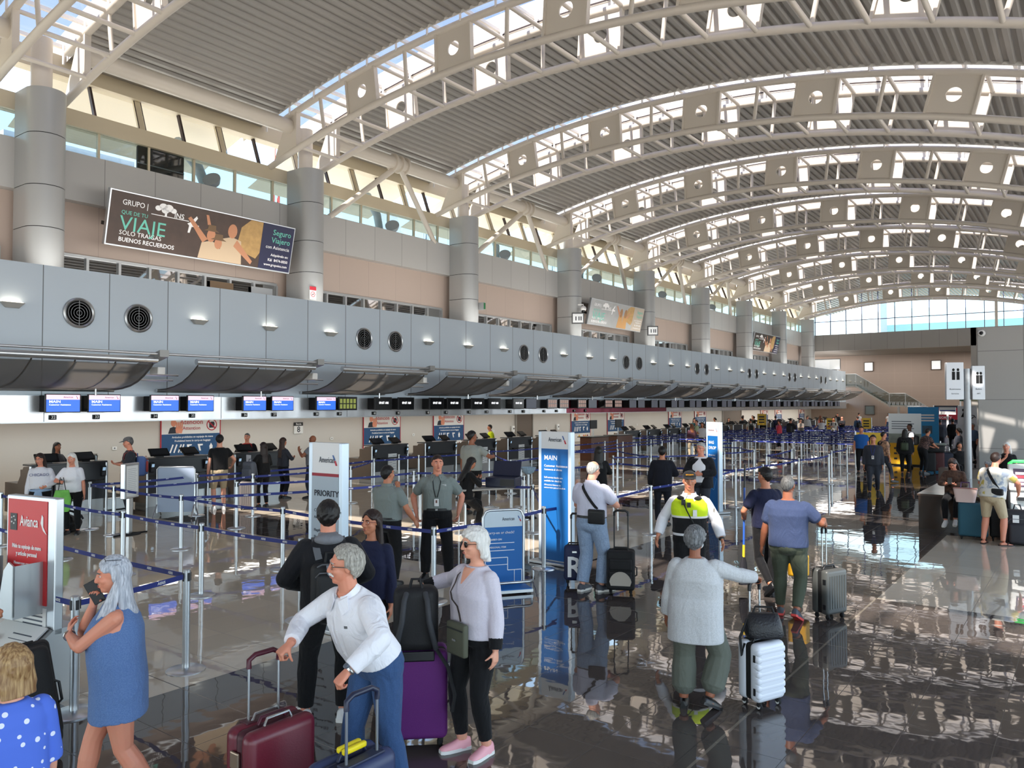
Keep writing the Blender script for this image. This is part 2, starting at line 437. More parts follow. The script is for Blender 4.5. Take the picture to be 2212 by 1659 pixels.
# ---- columns
CLAD = mat('column_cladding', (178, 180, 180), .35, .35)
croot = empty('column', (-20.7, 0, 0))
def ushape(r, back, n=18):
    return [(r*math.sin(a_), -r*math.cos(a_)) for a_ in np.linspace(0, PI, n)] + [(-back, r), (-back, -r)]
us = ushape(.45, .62)
m = MB()
for z0, z1 in ((4.6, 5.7), (5.72, 6.9), (6.92, 7.93), (7.95, 9.2), (9.22, 10.33)):
    m.rings([[(u, v, zz) for u, v in us] for zz in (z0, z1)])
m.build('cladding', CLAD, croot, .5)
MB().rings([[(u*.97, v*.97, zz) for u, v in us] for zz in (4.6, 10.3)]).build('joint_core', DARK, croot)
MB().tube([(-.25, 0, 10.2), (-.25, 0, 11.75)], .24, 20).build('pipe_post', W, croot, 1.)
for k in range(9):
    o = croot if k == 0 else copy_tree(croot)
    o.location = (-20.7, YK[k]+.05, 0)
    tag(o, 'grey clad column with white pipe top, %s column from the near end of the hall' % ordn(k+1), 'column', 'columns of the side wall')
# ---- pipe girders along the eave, with V braces from the third bay on
def girder(vb):
    r_ = empty('pipe_girder')
    MB().tube([(-20.62, HW, 11.55), (-20.62, 8.15-HW, 11.55)], .235, 18).build('pipe', W, r_, 1.)
    if vb:
        c = MB()
        for dy in (-.28, .02, .32): c.tube([(-20.62, 4.07+dy-.03, 11.55), (-20.62, 4.07+dy+.03, 11.55)], .33, 20)
        c.build('collar', W, r_, 1.)
        for y1 in (1.45, 6.9): MB().tube([(-20.62, 4.07+(.12 if y1 > 4 else -.12), 11.4), (-21.38, y1, 9.18)], .105, 12).build('brace', W, r_, 1.)
    return r_
g0 = girder(False); g1 = girder(True)
gi = 0
for k in range(-1, 8):
    vb = 1 <= k < 6
    if k == -1: o = g0
    elif k == 1: o = g1
    else: o = copy_tree(g1 if vb else g0)
    o.location = (0, YK[0]+8.15*k, 0); gi += 1
    tag(o, 'thick white eave pipe%s, %s from the near end' % (' with V braces' if vb else ' without braces', ordn(gi)), 'girder', 'eave pipe girders')
# ---- far end: beam, glazed gable, tiled wall behind, stair
BEAM = panel_mat('beam_panel', (160, 156, 150), 'x', -21.2, 1.36, .02, .5, .45, .1)
struct('wall_far', MB().box(-21.6, -7.6, 75, 75.5, 7.5, 9.0).box(-8.0, 9, 75, 75.6, 0, 9.0), BEAM)
struct('wall_far_tiled', MB().box(-27, 9, 84, 84.4, 0, 8.3), BROWN)
struct('ceiling_far', MB().box(-24, -7.6, 75.5, 84, 7.5, 7.7), mat('far_ceiling', (120, 112, 104), .7))
wi += 1
xs_ = np.linspace(-22.3, 8, 30)
o = struct('window_%d' % wi, MB().add([(x_, 75.2, 9.0) for x_ in xs_]+[(x_, 75.2, arc(x_, R0+.9)) for x_ in xs_], [(i, i+1, 31+i, 30+i) for i in range(29)]), GLASS)
fr = MB()
for i in range(22):
    x_ = -20.6+1.36*i; fr.box(x_-.025, x_+.025, 75.1, 75.3, 9.0, arc(x_, R0+.9))
fr.box(-21.9, 8, 75.1, 75.3, 10.2, 10.25)
fr.build('window_frame', mat('gable_mullion', (104, 112, 150), .4), o)
MB().box(-6.25, -6.05, 75.0, 75.2, 9.0, 12).build('window_post', W, o)
# stair along the tiled wall
st = empty('staircase', (0, 82.6, 0), 0, 'grey staircase with glass balustrade climbing along the tiled far wall', 'staircase')
TREAD = mat('stair_concrete', (150, 148, 142), .6)
BAL = glass_mat('balustrade_glass', (.42, .5, .48), .25)
path = [(-20.2, 4.55), (-18.6, 4.55), (-15.6, 2.6), (-14.2, 2.6), (-10.6, .15)]
m = MB(); gl = MB(); rl = MB()
for (xa, za), (xb, zb) in zip(path, path[1:]):
    if abs(za-zb) < .1: m.box(xa, xb, -.7, .7, za-.25, za)
    else:
        n = 12
        for i in range(n):
            x0, x1 = xa+(xb-xa)*i/n, xa+(xb-xa)*(i+1)/n; zz = za+(zb-za)*(i+.5)/n
            m.box(x0, x1, -.7, .7, zz-.28, zz)
    gl.add([(xa, -.72, za-.1), (xb, -.72, zb-.1), (xb, -.72, zb+1.0), (xa, -.72, za+1.0)], [(0, 1, 2, 3)])
    rl.tube([(xa, -.72, za+1.03), (xb, -.72, zb+1.03)], .03, 8)
    rl.box(xa-.03, xa+.03, -.76, -.70, za-.3, za+1.03)
m.build('flight', TREAD, st); gl.build('balustrade', BAL, st); rl.build('handrail', STEEL, st)
MB().box(-15, -14.8, -.2, 0, 0, 2.4).build('stair_post', STEEL, st)
struct('wall_light_block', MB().box(-26, 9, -13.9, -13.5, 4.6, 13.4), mat('light_block_paint', (150, 148, 144), .7))  # unseen upper end wall, added to keep light off the truss fronts
# right-hand block (grey metal cladding)
BLOCK = panel_mat('block_panel', (166, 165, 162), 'x', -1.95, 1.46, .02, .45, .4, .15, 'z', .95, 1.82)
struct('wall_right', MB().box(-3.42, 9, 34, 46, 0, 5.48), BLOCK)
# ---- openings in the back wall
DOORM = mat('brown_door', (98, 86, 76), .5)
for i, (ya, yb) in enumerate(((31.85, 33.25), (59.5, 63.5))):
    d_ = struct('door_%d' % (i+1), MB().box(-23.52, -23.44, ya, yb, 0, 2.62), DOORM)
    MB().box(-23.5, -23.4, ya-.06, ya, 0, 2.62).box(-23.5, -23.4, yb, yb+.06, 0, 2.62).build('door_frame', mat('door_frame_grey', (150, 146, 140), .5), d_)
# ---- outdoors: what the clerestory and gable show
OUTW = mat('outside_white', (225, 226, 224), .6); OUTG = mat('outside_grey', (150, 160, 166), .5)
for i, k in enumerate((-1, 0, 1, 2, 3, 4, 5)):
    yy = YK[0]+8.15*k+6.6 if k >= 0 else YK[0]-1.2
    tag(MB().tube([(-23.3, yy-1.6, 11.0), (-23.9, yy-.5, 10.55), (-24.2, yy-.1, 10.2), (-24.2, yy, 9.6), (-24.2, yy, 0)], .17, 10).build('rain_pipe', OUTG, None, 1.),
        'grey bent rain pipe outside the clerestory glass, %s from the near end' % ordn(i+1), 'pipe', 'rain pipes outside')
tf = empty('airliner_tail', (-60, 56, 0), 0, 'white airliner tail fin seen outside through the clerestory', 'airliner')
MB().prism([(0, 15), (7, 15), (3.2, 23.5), (1.2, 23.5)], -.25, .25, lambda u, v, d: (d, u, v)).build('tail_fin', OUTW, tf)
MB().ell((0, 5, 14.2), (1.6, 7, 1.6)).build('fuselage', OUTW, tf, 3.2)
RW = mat('mast_red', (200, 70, 60), .6)
for i, yy in enumerate((31, 34.2, 45, 63)):
    m_ = MB()
    for a_ in range(3):
        c_, s_ = .35*math.cos(a_*2.1), .35*math.sin(a_*2.1)
        m_.tube([(-42+c_, yy+s_, 6), (-42+c_*.4, yy+s_*.4, 20)], .05, 5)
    for q in range(14): m_.tube([(-42+.3, yy-.2, 6+q), (-42-.3, yy+.25, 7+q)], .035, 4)
    tag(m_.build('antenna_mast', RW if i < 2 else OUTG), '%s lattice antenna mast outside the clerestory, %s from the near end' % ('red' if i < 2 else 'grey', ordn(i+1)), 'mast', 'antenna masts outside')
ob = empty('neighbour_building', (0, 0, 0), 0, 'building with blue-green glass wall beyond the gable window', 'building')
MB().box(-24, -5.2, 118, 121, 0, 13.6).build('glass_wall', mat('green_glass_wall', (94, 128, 134), .25, .3), ob)
MB().box(-27.5, -21.5, 108, 112, 0, 19).build('tower', mat('outside_panel', (176, 184, 190), .6), ob)
MB().box(-5, 4, 118, 124, 0, 12.6).build('side_wing', mat('outside_tan', (206, 180, 150), .7), ob)
ub = empty('plant_room', (0, 0, 0), 0, 'pale stepped plant room outside the near clerestory panes', 'building')
MB().box(-31, -26.2, 9.5, 13.5, 0, 10.9).build('wall', mat('plant_wall', (198, 206, 214), .6), ub)
vt = MB().box(-21.86, -21.78, YK[0]+2.95, YK[0]+4.36, 9.21, 10.0)
o = tag(vt.build('louvre_panel', BLACKM), 'black louvre panel filling one clerestory bay above the large billboard', 'louvre')
MB().box(-21.78, -21.76, YK[0]+2.95, YK[0]+4.36, 9.5, 9.53).build('rail', STEEL, o)
for i, (kk, off) in enumerate(((0, 5.1), (1, 4.6), (2, 3.6), (3, 3.7), (4, 3.6), (5, 3.4))):
    fl = empty('floodlight', (-21.45, YK[kk]+off, 9.21), 0, 'round grey floodlight on the ledge of the grey panel band, %s from the near end' % ordn(i+1), 'floodlight', 'floodlights on the ledge')
    mm = Matrix.Translation((0, 0, .2)) @ Matrix.Rotation(.9, 4, 'X') @ Matrix.Rotation(.5, 4, 'Y')
    MB().lathe([(.05, -.14), (.2, -.1), (.27, .06), (.27, .1), (.0, .1)], (0, 0, 0), 20, mm).build('housing', OUTG, fl, .7)
    MB().tube([(0, 0, 0), (0, 0, .15)], .03, 8).build('bracket', STEEL, fl)
for i in range(3):  # added fill lights to brighten the far wall, no fixtures there
    al = bpy.data.lights.new('far_wall_fill', 'AREA'); ao = bpy.data.objects.new('far_wall_fill', al); COL.objects.link(ao)
    al.shape = 'RECTANGLE'; al.size = 4; al.size_y = 5; al.energy = 95; al.color = (1, .95, .9); ao.location = (-20+5.4*i, 79.6, 7.4)
# ------------------------------------------------------------------ camera and light
cam = bpy.data.cameras.new('camera'); co_ = bpy.data.objects.new('camera', cam); COL.objects.link(co_)
cam.sensor_width = 36; cam.lens = 1680/2212*36; cam.clip_end = 1000; cam.clip_start = .05
co_.location = (0, 0, 2.6); co_.rotation_euler = (math.radians(90+1.483), 0, math.radians(36.664))
SC.camera = co_
sun = bpy.data.lights.new('sun', 'SUN'); so_ = bpy.data.objects.new('sun', sun); COL.objects.link(so_)
sun.energy = 14; sun.angle = .009; sun.color = (1, .93, .82)
so_.rotation_euler = V(.05, .86, -1.0).to_track_quat('-Z', 'Y').to_euler()
w = bpy.data.worlds.new('sky'); SC.world = w; w.use_nodes = True
nt = w.node_tree; nt.nodes.clear()
tc = nt.nodes.new('ShaderNodeTexCoord'); sp = nt.nodes.new('ShaderNodeSeparateXYZ'); nt.links.new(tc.outputs['Generated'], sp.inputs[0])
rp = nt.nodes.new('ShaderNodeValToRGB'); e = rp.color_ramp.elements
e[0].position = 0; e[0].color = (.82, .79, .74, 1)
e[1].position = 1; e[1].color = (.36, .47, 1.0, 1)
for p_, c_ in ((.49, (.82, .80, .76, 1)), (.505, (.9, .95, .97, 1)), (.57, (.66, .9, 1.0, 1)), (.72, (.44, .62, 1.0, 1))):
    q = rp.color_ramp.elements.new(p_); q.color = c_
ma = nt.nodes.new('ShaderNodeMath'); ma.operation = 'MULTIPLY_ADD'; ma.inputs[1].default_value = .5; ma.inputs[2].default_value = .5
nt.links.new(sp.outputs[2], ma.inputs[0]); nt.links.new(ma.outputs[0], rp.inputs[0])
nz = nt.nodes.new('ShaderNodeTexNoise'); nz.inputs['Scale'].default_value = 3.5; nz.inputs['Detail'].default_value = 6
nt.links.new(tc.outputs['Generated'], nz.inputs['Vector'])
cr = nt.nodes.new('ShaderNodeValToRGB'); cr.color_ramp.elements[0].position = .55; cr.color_ramp.elements[1].position = .75
cr.color_ramp.elements[0].color = (0, 0, 0, 1); cr.color_ramp.elements[1].color = (.6, .6, .6, 1)
nt.links.new(nz.outputs[0], cr.inputs[0])
mx = nt.nodes.new('ShaderNodeMix'); mx.data_type = 'RGBA'; nt.links.new(cr.outputs[0], mx.inputs[0]); nt.links.new(rp.outputs[0], mx.inputs[6]); mx.inputs[7].default_value = (.95, .96, .98, 1)
bg = nt.nodes.new('ShaderNodeBackground'); bg.inputs[1].default_value = 1.75; nt.links.new(mx.outputs[2], bg.inputs[0])
wo = nt.nodes.new('ShaderNodeOutputWorld'); nt.links.new(bg.outputs[0], wo.inputs[0])
SC.view_settings.view_transform = 'Standard'; SC.view_settings.look = 'None'; SC.view_settings.gamma = 1
SC.view_settings.exposure = 1.3; SC.view_settings.use_curve_mapping = False
cy = SC.cycles
cy.max_bounces = 8; cy.diffuse_bounces = 5; cy.glossy_bounces = 4; cy.transparent_max_bounces = 12; cy.sample_clamp_indirect = 6
cy.caustics_reflective = False; cy.caustics_refractive = False
cy.use_denoising = True; cy.use_adaptive_sampling = True; cy.adaptive_threshold = .03
# =================================================================== fittings of the check-in hall
ALU = mat('brushed_aluminium', (200, 203, 206), .28, .9)
NAVY = mat('belt_navy', (28, 44, 122), .55)
PAPER = mat('paper', (228, 228, 226), .7)
GREYT = mat('grey_letter', (84, 90, 100), .6)
DKT = mat('dark_letter', (36, 40, 52), .6)
REDT = mat('red_letter', (176, 36, 52), .6)
BLUE = mat('sign_blue', (18, 104, 178), .5)
TAILB, TAILR = mat('mark_blue', (48, 92, 160), .5), mat('mark_red', (190, 40, 60), .5)
def mark(parent, x, z, h, y=-.004):
    """the small slanted red and blue mark beside the airline's name"""
    f = lambda u, v, d: (x+u*h, d, z+v*h)
    MB().prism([(-.34, .5), (-.2, .5), (.06, .02), (-.12, .0)], y-.001, y+.001, f).build('emblem', TAILB, parent)
    MB().prism([(-.06, -.04), (.1, -.02), (.34, -.5), (.1, -.5)], y-.001, y+.001, f).build('emblem', TAILR, parent)
# ---- round air vents in the bulkhead
vent = empty('air_vent', (-19.5, 0, 4.79), PI/2)
toY = Matrix.Rotation(PI/2, 4, 'X')
MB().lathe([(.30, .0), (.36, .0), (.365, .03), (.33, .05), (.30, .03), (.30, 0)], (0, 0, 0), 36, toY).build('rim', STEEL, vent, .6)
MB().lathe([(.0, .004), (.31, .004), (.31, .012), (0, .012)], (0, 0, 0), 36, toY).build('dark_throat', BLACKM, vent)
for r in (.06, .125, .19, .25): MB().lathe([(r-.006, .012), (r+.006, .012), (r+.006, .03), (r-.006, .03), (r-.006, .012)], (0, 0, 0), 30, toY).build('ring_louvre', mat('louvre_grey', (120, 122, 124), .4, .6), vent)
MB().box(-.008, .008, -.03, -.012, -.3, .3).build('bar', mat('louvre_grey', (0, 0, 0)), vent)
n = 0
for k in range(8):
    for d in (0, 1.46):
        n += 1
        o = vent if n == 1 else copy_tree(vent)
        o.location = (-19.5, 8.745+9.147*k+d, 4.79)
        tag(o, 'round black ring-louvred air vent in the pale bulkhead, %s from the near end' % ordn(n), 'vent', 'air vents in the bulkhead')
# ---- boat shaped wall lights
wl = empty('wall_light', (-19.5, 0, 4.83), PI/2)
MB().rings([[(-.24, 0, .06), (.24, 0, .06), (.24, -.16, .06), (-.24, -.16, .06)], [(-.13, 0, -.06), (.17, 0, -.06), (.13, -.07, -.06), (-.10, -.07, -.06)]]).build('shade', mat('lamp_shade_grey', (178, 178, 174), .5), wl, None, .01)
MB().box(-.2, .2, -.13, -.02, .058, .066).build('lamp', mat('lamp_face', (255, 240, 215), .5, emit=3.0), wl)
n = 0
for k in range(-1, 8):
    for d in (11.86, 14.14, 16.43):
        if k == -1 and d != 16.43: continue
        n += 1
        o = wl if n == 1 else copy_tree(wl)
        o.location = (-19.5, d+9.147*k, 4.83)
        tag(o, 'small grey boat-shaped uplight on the pale bulkhead, %s from the near end' % ordn(n), 'wall light', 'uplights on the bulkhead')
# ---- mesh canopies over the counters
t = NT('canopy_mesh'); tr = t.n('ShaderNodeBsdfTransparent'); df = t.n('ShaderNodeBsdfPrincipled'); df.inputs['Base Color'].default_value = lin((96, 94, 92)); df.inputs['Roughness'].default_value = .6
tl = t.n('ShaderNodeBsdfTranslucent'); tl.inputs[0].default_value = lin((120, 114, 106))
m1 = t.n('ShaderNodeMixShader'); m1.inputs[0].default_value = .35; t.l(df.outputs[0], m1.inputs[1]); t.l(tl.outputs[0], m1.inputs[2])
m2 = t.n('ShaderNodeMixShader'); m2.inputs[0].default_value = .16; t.l(m1.outputs[0], m2.inputs[1]); t.l(tr.outputs[0], m2.inputs[2]); t.l(m2.outputs[0], t.out.inputs[0])
MESHF = t.m; ARMG = mat('arm_grey', (146, 146, 144), .4, .4)
cn = empty('canopy', (0, 0, 0))
y0, y1 = -3.62, -.12
prof = [(-17.55, 3.50), (-17.72, 3.38), (-17.95, 3.24), (-18.25, 3.10), (-18.6, 3.0), (-19.0, 2.94), (-19.38, 2.92)]
MB().rings([[(x_, yy, z_+.02) for x_, z_ in prof] for yy in np.linspace(y0, y1, 3)], closed=False).build('fabric', MESHF, cn, 3.2)
rb = mat('canopy_rib', (60, 58, 56), .5)
for i in range(5): MB().tube([(x_, y0+.02+(y1-y0-.04)*i/4, z_+.045) for x_, z_ in prof], .018, 6).build('rib', rb, cn)
MB().tube([(-17.5, y0-.05, 3.63), (-17.5, y1+.05, 3.63)], .075, 14).build('edge_pipe', ALU, cn, 1.)
MB().tube([(-17.38, -4.6, 3.77), (-17.38, 0, 3.77)], .03, 8).build('tie_rod', ALU, cn, 1.)
MB().tube([(-19.42, y0, 2.95), (-19.42, y1, 2.95)], .05, 10).build('wall_pipe', ALU, cn, 1.)
for dz in (0, -.12): MB().tube([(-18.4+dz*2, y1, 3.32+dz), (-18.4+dz*2, y1+1.1, 3.32+dz)], .025, 8).build('spacer_rod', ALU, cn)
m = MB(); m.rings([[(-17.30, -.11, 3.70), (-17.30, .11, 3.70), (-17.30, .11, 3.86), (-17.30, -.11, 3.86)], [(-17.75, -.1, 3.60), (-17.75, .1, 3.60), (-17.75, .1, 3.76), (-17.75, -.1, 3.76)], [(-19.5, -.07, 3.12), (-19.5, .07, 3.12), (-19.5, .07, 3.22), (-19.5, -.07, 3.22)]]).build('bracket_arm', ARMG, cn)
MB().tube([(-19.0, -.75, 2.8), (-19.0, -.75, 3.0)], .025, 8).build('hanger', ALU, cn)
sp = empty('loudspeaker', (-17.95, .1, 3.42), .15)
rbox(-.16, .16, -.1, .1, -.09, .09, .02).build('cabinet', WHITE, sp, .6)
MB().box(-.14, .14, -.104, -.1, -.07, .07).build('grille', mat('speaker_grille', (205, 205, 200), .7), sp)
for k in range(-1, 16):
    yb = 9.68+4.6*k
    o = cn if k == -1 else copy_tree(cn)
    o.location = (0, yb, 0)
    tag(o, 'sagging dark mesh canopy on a steel pipe above the counters, %s from the near end' % ordn(k+2), 'canopy', 'mesh canopies')
    o = sp if k == -1 else copy_tree(sp)
    o.location = (-18.0, yb+.22, 3.40)
    tag(o, 'small white box loudspeaker in the gap after the %s canopy' % ordn(k+2), 'loudspeaker', 'loudspeakers between the canopies')
# ---- downlights under the soffit
DL = mat('downlight_glow', (255, 226, 180), .5, emit=6.0)
dl = empty('downlight', (-20.4, 0, 2.62))
MB().lathe([(.0, -.03), (.11, -.03), (.13, -.0), (.0, .0)], (0, 0, 0), 18).build('trim_ring', WHITE, dl)
MB().lathe([(.0, -.036), (.09, -.036), (.09, -.03), (.0, -.03)], (0, 0, 0), 16).build('lamp', DL, dl)
n = 0
for k in range(30):
    n += 1
    o = dl if n == 1 else copy_tree(dl)
    o.location = (-20.6, 8.0+2.54*k, 2.618)
    tag(o, 'round warm downlight in the soffit over the counters, %s from the near end' % ordn(n), 'downlight', 'downlights over the counters')
for k in range(8):
    al = bpy.data.lights.new('counter_lamp', 'AREA'); ao = bpy.data.objects.new('counter_lamp', al); COL.objects.link(ao)
    al.shape = 'RECTANGLE'; al.size = .5; al.size_y = 9; al.energy = 42 if k < 6 else 80; al.color = (1, .97, .92)
    ao.location = (-21.4, 8+9.6*k, 2.56); ao.rotation_euler = (0, 0, 0)
for k in range(9):  # added fill strips above the parapet, facing up, apart from the wall fixtures
    al = bpy.data.lights.new('uplight', 'AREA'); ao = bpy.data.objects.new('uplight', al); COL.objects.link(ao)
    al.shape = 'RECTANGLE'; al.size = .4; al.size_y = 8.6; al.energy = 38; al.color = (1, .96, .9)
    ao.location = (-19.75, 5+9.147*k, 5.9); ao.rotation_euler = (PI, math.radians(-10), 0)
# ---- monitors over the counters, and the lane numbers under them
SBLUE = mat('screen_blue', (36, 92, 208), .3, emit=.55); SPINK = mat('screen_pink', (226, 184, 205), .3, emit=.5)
SDARK = mat('screen_dark', (16, 18, 22), .15); SGRN = mat('screen_icons', (120, 128, 60), .3, emit=.35)
SWHT = mat('screen_white', (240, 240, 245), .4, emit=.7); SGRY = mat('screen_grey', (72, 76, 88), .3, emit=.2); SPAT = mat('screen_buff', (150, 120, 110), .3, emit=.25)
def monitor(kind):
    r_ = empty('monitor', (-19.05, 0, 2.62), PI/2)
    rbox(-.385, .385, -.02, .04, -.215, .215, .008, 2).build('housing', DARK, r_)
    MB().box(-.34, .34, .04, .39, -.2, .18).build('mounting_box', BLACKM, r_)
    scr = MB().box(-.365, .365, -.024, -.02, -.195, .195)
    if kind == 'main':
        s_ = MB().box(-.365, .365, -.024, -.02, -.195, .085).build('screen', SBLUE, r_)
        MB().box(-.365, .365, -.024, -.02, .085, .195).build('screen_header', SPINK, r_)
        text('MAIN', .085, SWHT, r_, (-.31, -.026, .035), bold=.004, sx=1.2)
        text('Customer Assistance', .05, SWHT, r_, (-.31, -.026, -.035), sx=1.1)
        text('American', .055, DKT, r_, (.0, -.026, .14))
        mark(r_, .3, .14, .07, -.026)
    elif kind == 'clock':
        scr.build('screen', SDARK, r_)
        text('09:07 AM', .11, SWHT, r_, (0, -.026, .02), align='CENTER', bold=.02)
    elif kind == 'icons':
        scr.build('screen', SDARK, r_)
        for i in range(5):
            for j in range(2): MB().box(-.34+.14*i, -.24+.14*i, -.027, -.024, -.16+.17*j, -.02+.17*j).build('pictogram', SGRN, r_)
    elif kind == 'pattern':
        scr.build('screen', SDARK, r_)
        for i in range(4):
            for j in range(2): MB().box(-.33+.17*i, -.19+.17*i, -.027, -.024, -.15+.17*j, -.01+.17*j).build('pictogram', SPAT, r_)
    else: scr.build('screen', SGRY, r_)
    return r_
plist = [8.22, 9.16, 10.68, 11.68, 13.35, 14.30, 15.92, 16.80, 18.36, 19.44, 21.01, 21.97, 23.37, 24.42, 26.03, 26.94]
for k in range(20): plist += [28.55+2.5*k, 29.5+2.5*k]
plist = [p for p in plist if p < 77.5]
pro = {}
for i, yy in enumerate(plist):
    kind = 'main' if i < 7 else 'icons' if i == 7 else 'clock' if i < 15 else 'pattern' if i in (16, 17, 18, 20, 21) else 'grey'
    if kind not in pro: o = pro[kind] = monitor(kind)
    else: o = copy_tree(pro[kind])
    o.location.y = yy
    what = {'main': 'blue MAIN screen', 'icons': 'dark screen of green pictograms', 'clock': 'black screen reading 09:07 AM', 'pattern': 'dark screen of buff pictograms', 'grey': 'dim grey screen'}[kind]
    tag(o, '%s over the counters, %s monitor from the near end' % (what, ordn(i+1)), 'monitor', 'monitors over the counters')
    if i < 20:
        pl = empty('number_plate', (-19.415, yy+(.0 if i % 2 else -.05), 2.29), PI/2)
        MB().box(-.07, .07, -.004, .03, -.055, .055).build('plate', BLACKM, pl)
        text(str(32+i), .1, WHITET, pl, (0, -.006, 0), align='CENTER', bold=.03)
        tag(pl, 'small black plate numbered %d under the monitors' % (32+i), 'number plate', 'lane number plates')
# ---- check-in counters
CBLK = mat('counter_charcoal', (46, 48, 52), .35); CBRN = mat('counter_brown', (112, 98, 86), .5); CTOP = mat('counter_top', (58, 58, 60), .3)
def counter():
    r_ = empty('check_in_counter', (-19.1, 0, 0), PI/2)
    W2 = .82
    MB().box(-W2, W2, 0, .06, .34, .78).box(-W2, W2, -.02, .06, .8, 1.2).build('front_panel', CBLK, r_)
    MB().box(-W2+.02, W2-.02, .06, .62, .1, 1.1).build('body', CBRN, r_)
    MB().prism([(0.02, .1), (1.3, .1), (1.3, .78), (.62, .78), (.30, 1.18), (.02, 1.2)], -W2-.04, -W2, lambda u, v, d: (d, u, v)).build('side_panel', CBRN, r_)
    MB().prism([(0.02, .1), (1.3, .1), (1.3, .78), (.62, .78), (.30, 1.18), (.02, 1.2)], W2, W2+.04, lambda u, v, d: (d, u, v)).build('side_panel', CBRN, r_)
    rbox(-W2-.03, W2+.03, -.05, .38, 1.2, 1.24, .01, 2).build('counter_top', CTOP, r_)
    rbox(-W2, W2, .36, 1.3, .74, .78, .01, 2).build('work_top', CTOP, r_)
    rbox(-.55, .55, -.10, -.01, .76, .80, .012, 2).build('bag_ledge', DARK, r_)
    MB().box(-W2, W2, .05, .6, 0, .34).build('plinth', STEEL, r_)
    for s_ in (-1, 1): MB().tube([(s_*(W2+.02), -.02, 0), (s_*(W2+.02), -.02, 1.2)], .03, 10).build('corner_post', ALU, r_, 1.)
    return r_
def card_reader():
    r_ = empty('card_reader', (0, 0, 0), PI/2)
    m_ = Matrix.Rotation(.25, 4, 'X')
    b = rbox(-.05, .05, -.03, .03, -.13, .13, .012, 2); b.xform(m_); b.build('body', DARK, r_)
    MB().box(-.035, .035, -.034, -.03, .02, .1, m_).build('display', mat('reader_display', (150, 180, 205), .2, emit=.3), r_)
    MB().box(-.035, .035, -.034, -.03, -.1, .0, m_).build('keypad', mat('keypad_grey', (70, 72, 78), .5), r_)
    return r_
def pos_screen():
    r_ = empty('counter_display', (0, 0, 0), PI/2)
    m_ = Matrix.Translation((0, 0, .12)) @ Matrix.Rotation(-.9, 4, 'X')
    MB().box(-.24, .24, -.02, .02, -.13, .13, m_).build('housing', DARK, r_)
    MB().box(-.2, .2, -.024, -.02, -.1, .1, m_).build('back_cover', mat('display_back', (40, 42, 46), .3), r_)
    MB().box(-.1, .1, -.07, .07, 0, .03).box(-.03, .03, -.03, .03, .03, .1).build('stand', DARK, r_)
    return r_
def scale_belt():
    r_ = empty('baggage_scale', (0, 0, 0), PI/2)
    rbox(-.38, .38, -.0, 1.3, 0, .3, .02, 2).build('casing', STEEL, r_)
    MB().box(-.32, .32, .06, 1.28, .30, .315).build('belt', BLACKM, r_)
    return r_
cys = [8.41, 11.1, 13.6, 18.72, 21.29, 23.71, 26.19, 28.7] + [36.06+2.5*k for k in range(16)]
ct = counter(); cr = card_reader(); ps = pos_screen(); sb = scale_belt()
NP = mat('notice_print', (190, 192, 196), .7)
for i, yy in enumerate(cys):
    o = ct if i == 0 else copy_tree(ct)
    o.location = (-19.1, yy, 0)
    tag(o, 'charcoal check-in counter on a steel plinth, %s from the near end' % ordn(i+1), 'counter', 'check-in counters')
    if i < 14:
        for s_ in (-1, 1):
            if i == 0 and s_ < 0: continue
            q = cr if (i == 0 and s_ > 0) else copy_tree(cr)
            q.location = (-19.03, yy+s_*.74, 1.0)
            tag(q, 'black card reader at the %s end of the %s counter' % ('far' if s_ > 0 else 'near', ordn(i+1)), 'card reader', 'card readers on the counters')
    for s_ in (-1, 1):
        q = ps if (i == 0 and s_ < 0) else copy_tree(ps)
        q.location = (-19.3, yy+s_*.42, 1.24); q.rotation_euler.z = PI/2+.15*s_
        tag(q, 'low black tilted display on the %s half of the %s counter' % ('far' if s_ > 0 else 'near', ordn(i+1)), 'display', 'displays on the counters')
    if i not in (2, 7):
        q = sb if i == 0 else copy_tree(sb)
        q.location = (-19.35, yy+1.27, 0)
        tag(q, 'low steel baggage scale beside the far end of the %s counter' % ordn(i+1), 'scale', 'baggage scales')
    if i in (0, 3, 5, 6, 8, 9, 10):
        nb = empty('notice', (-19.08, yy+(.1 if i else -.05), .62), PI/2)
        if i == 0:
            rbox(-.3, .3, -.035, 0, -.28, .2, .01, 2).build('frame', mat('notice_frame', (30, 30, 32), .5), nb)
            MB().box(-.27, .27, -.04, -.03, -.25, .17).build('sheet', PAPER, nb)
            for j in range(9): MB().box(-.2, .2, -.043, -.04, -.2+.04*j, -.19+.04*j).build('print', NP, nb)
        else:
            MB().box(-.2, .2, -.012, .03, -.32, .3).build('sheet', PAPER, nb)
            for j in range(12): MB().box(-.16+(j % 2)*.17, -.02+(j % 2)*.17, -.015, -.012, -.28+.045*j, -.25+.045*j).build('print', NP, nb)
        tag(nb, 'white printed notice on the front of the %s counter' % ordn(i+1), 'notice', 'notices on the counters')
cb = empty('pen_cup', (-19.2, 9.05, 1.24), 0, 'clear cup of pens on the counter next to the capped traveller', 'cup')
MB().lathe([(.035, 0), (.045, .13), (.042, .13), (.033, .01), (.033, 0)], (0, 0, 0), 14).build('cup', glass_mat('clear_cup', (.7, .72, .72), .2), cb)
for i in range(5): MB().tube([(0, 0, .01), (.03*math.cos(i*1.3), .03*math.sin(i*1.3), .17)], .005, 5).build('pen', DARK, cb)
ld = MB().prism([(7.1, 0), (7.1, 1.05), (5.0, 1.05), (5.0, 0)], -20.6, -19.6, lambda u, v, d: (d, u, v)).box(-20.7, -19.5, 5.0, 7.12, 1.05, 1.09)
tag(ld.build('steel_desk', STEEL), 'brushed steel desk against the pilaster at the near end of the counters', 'desk')
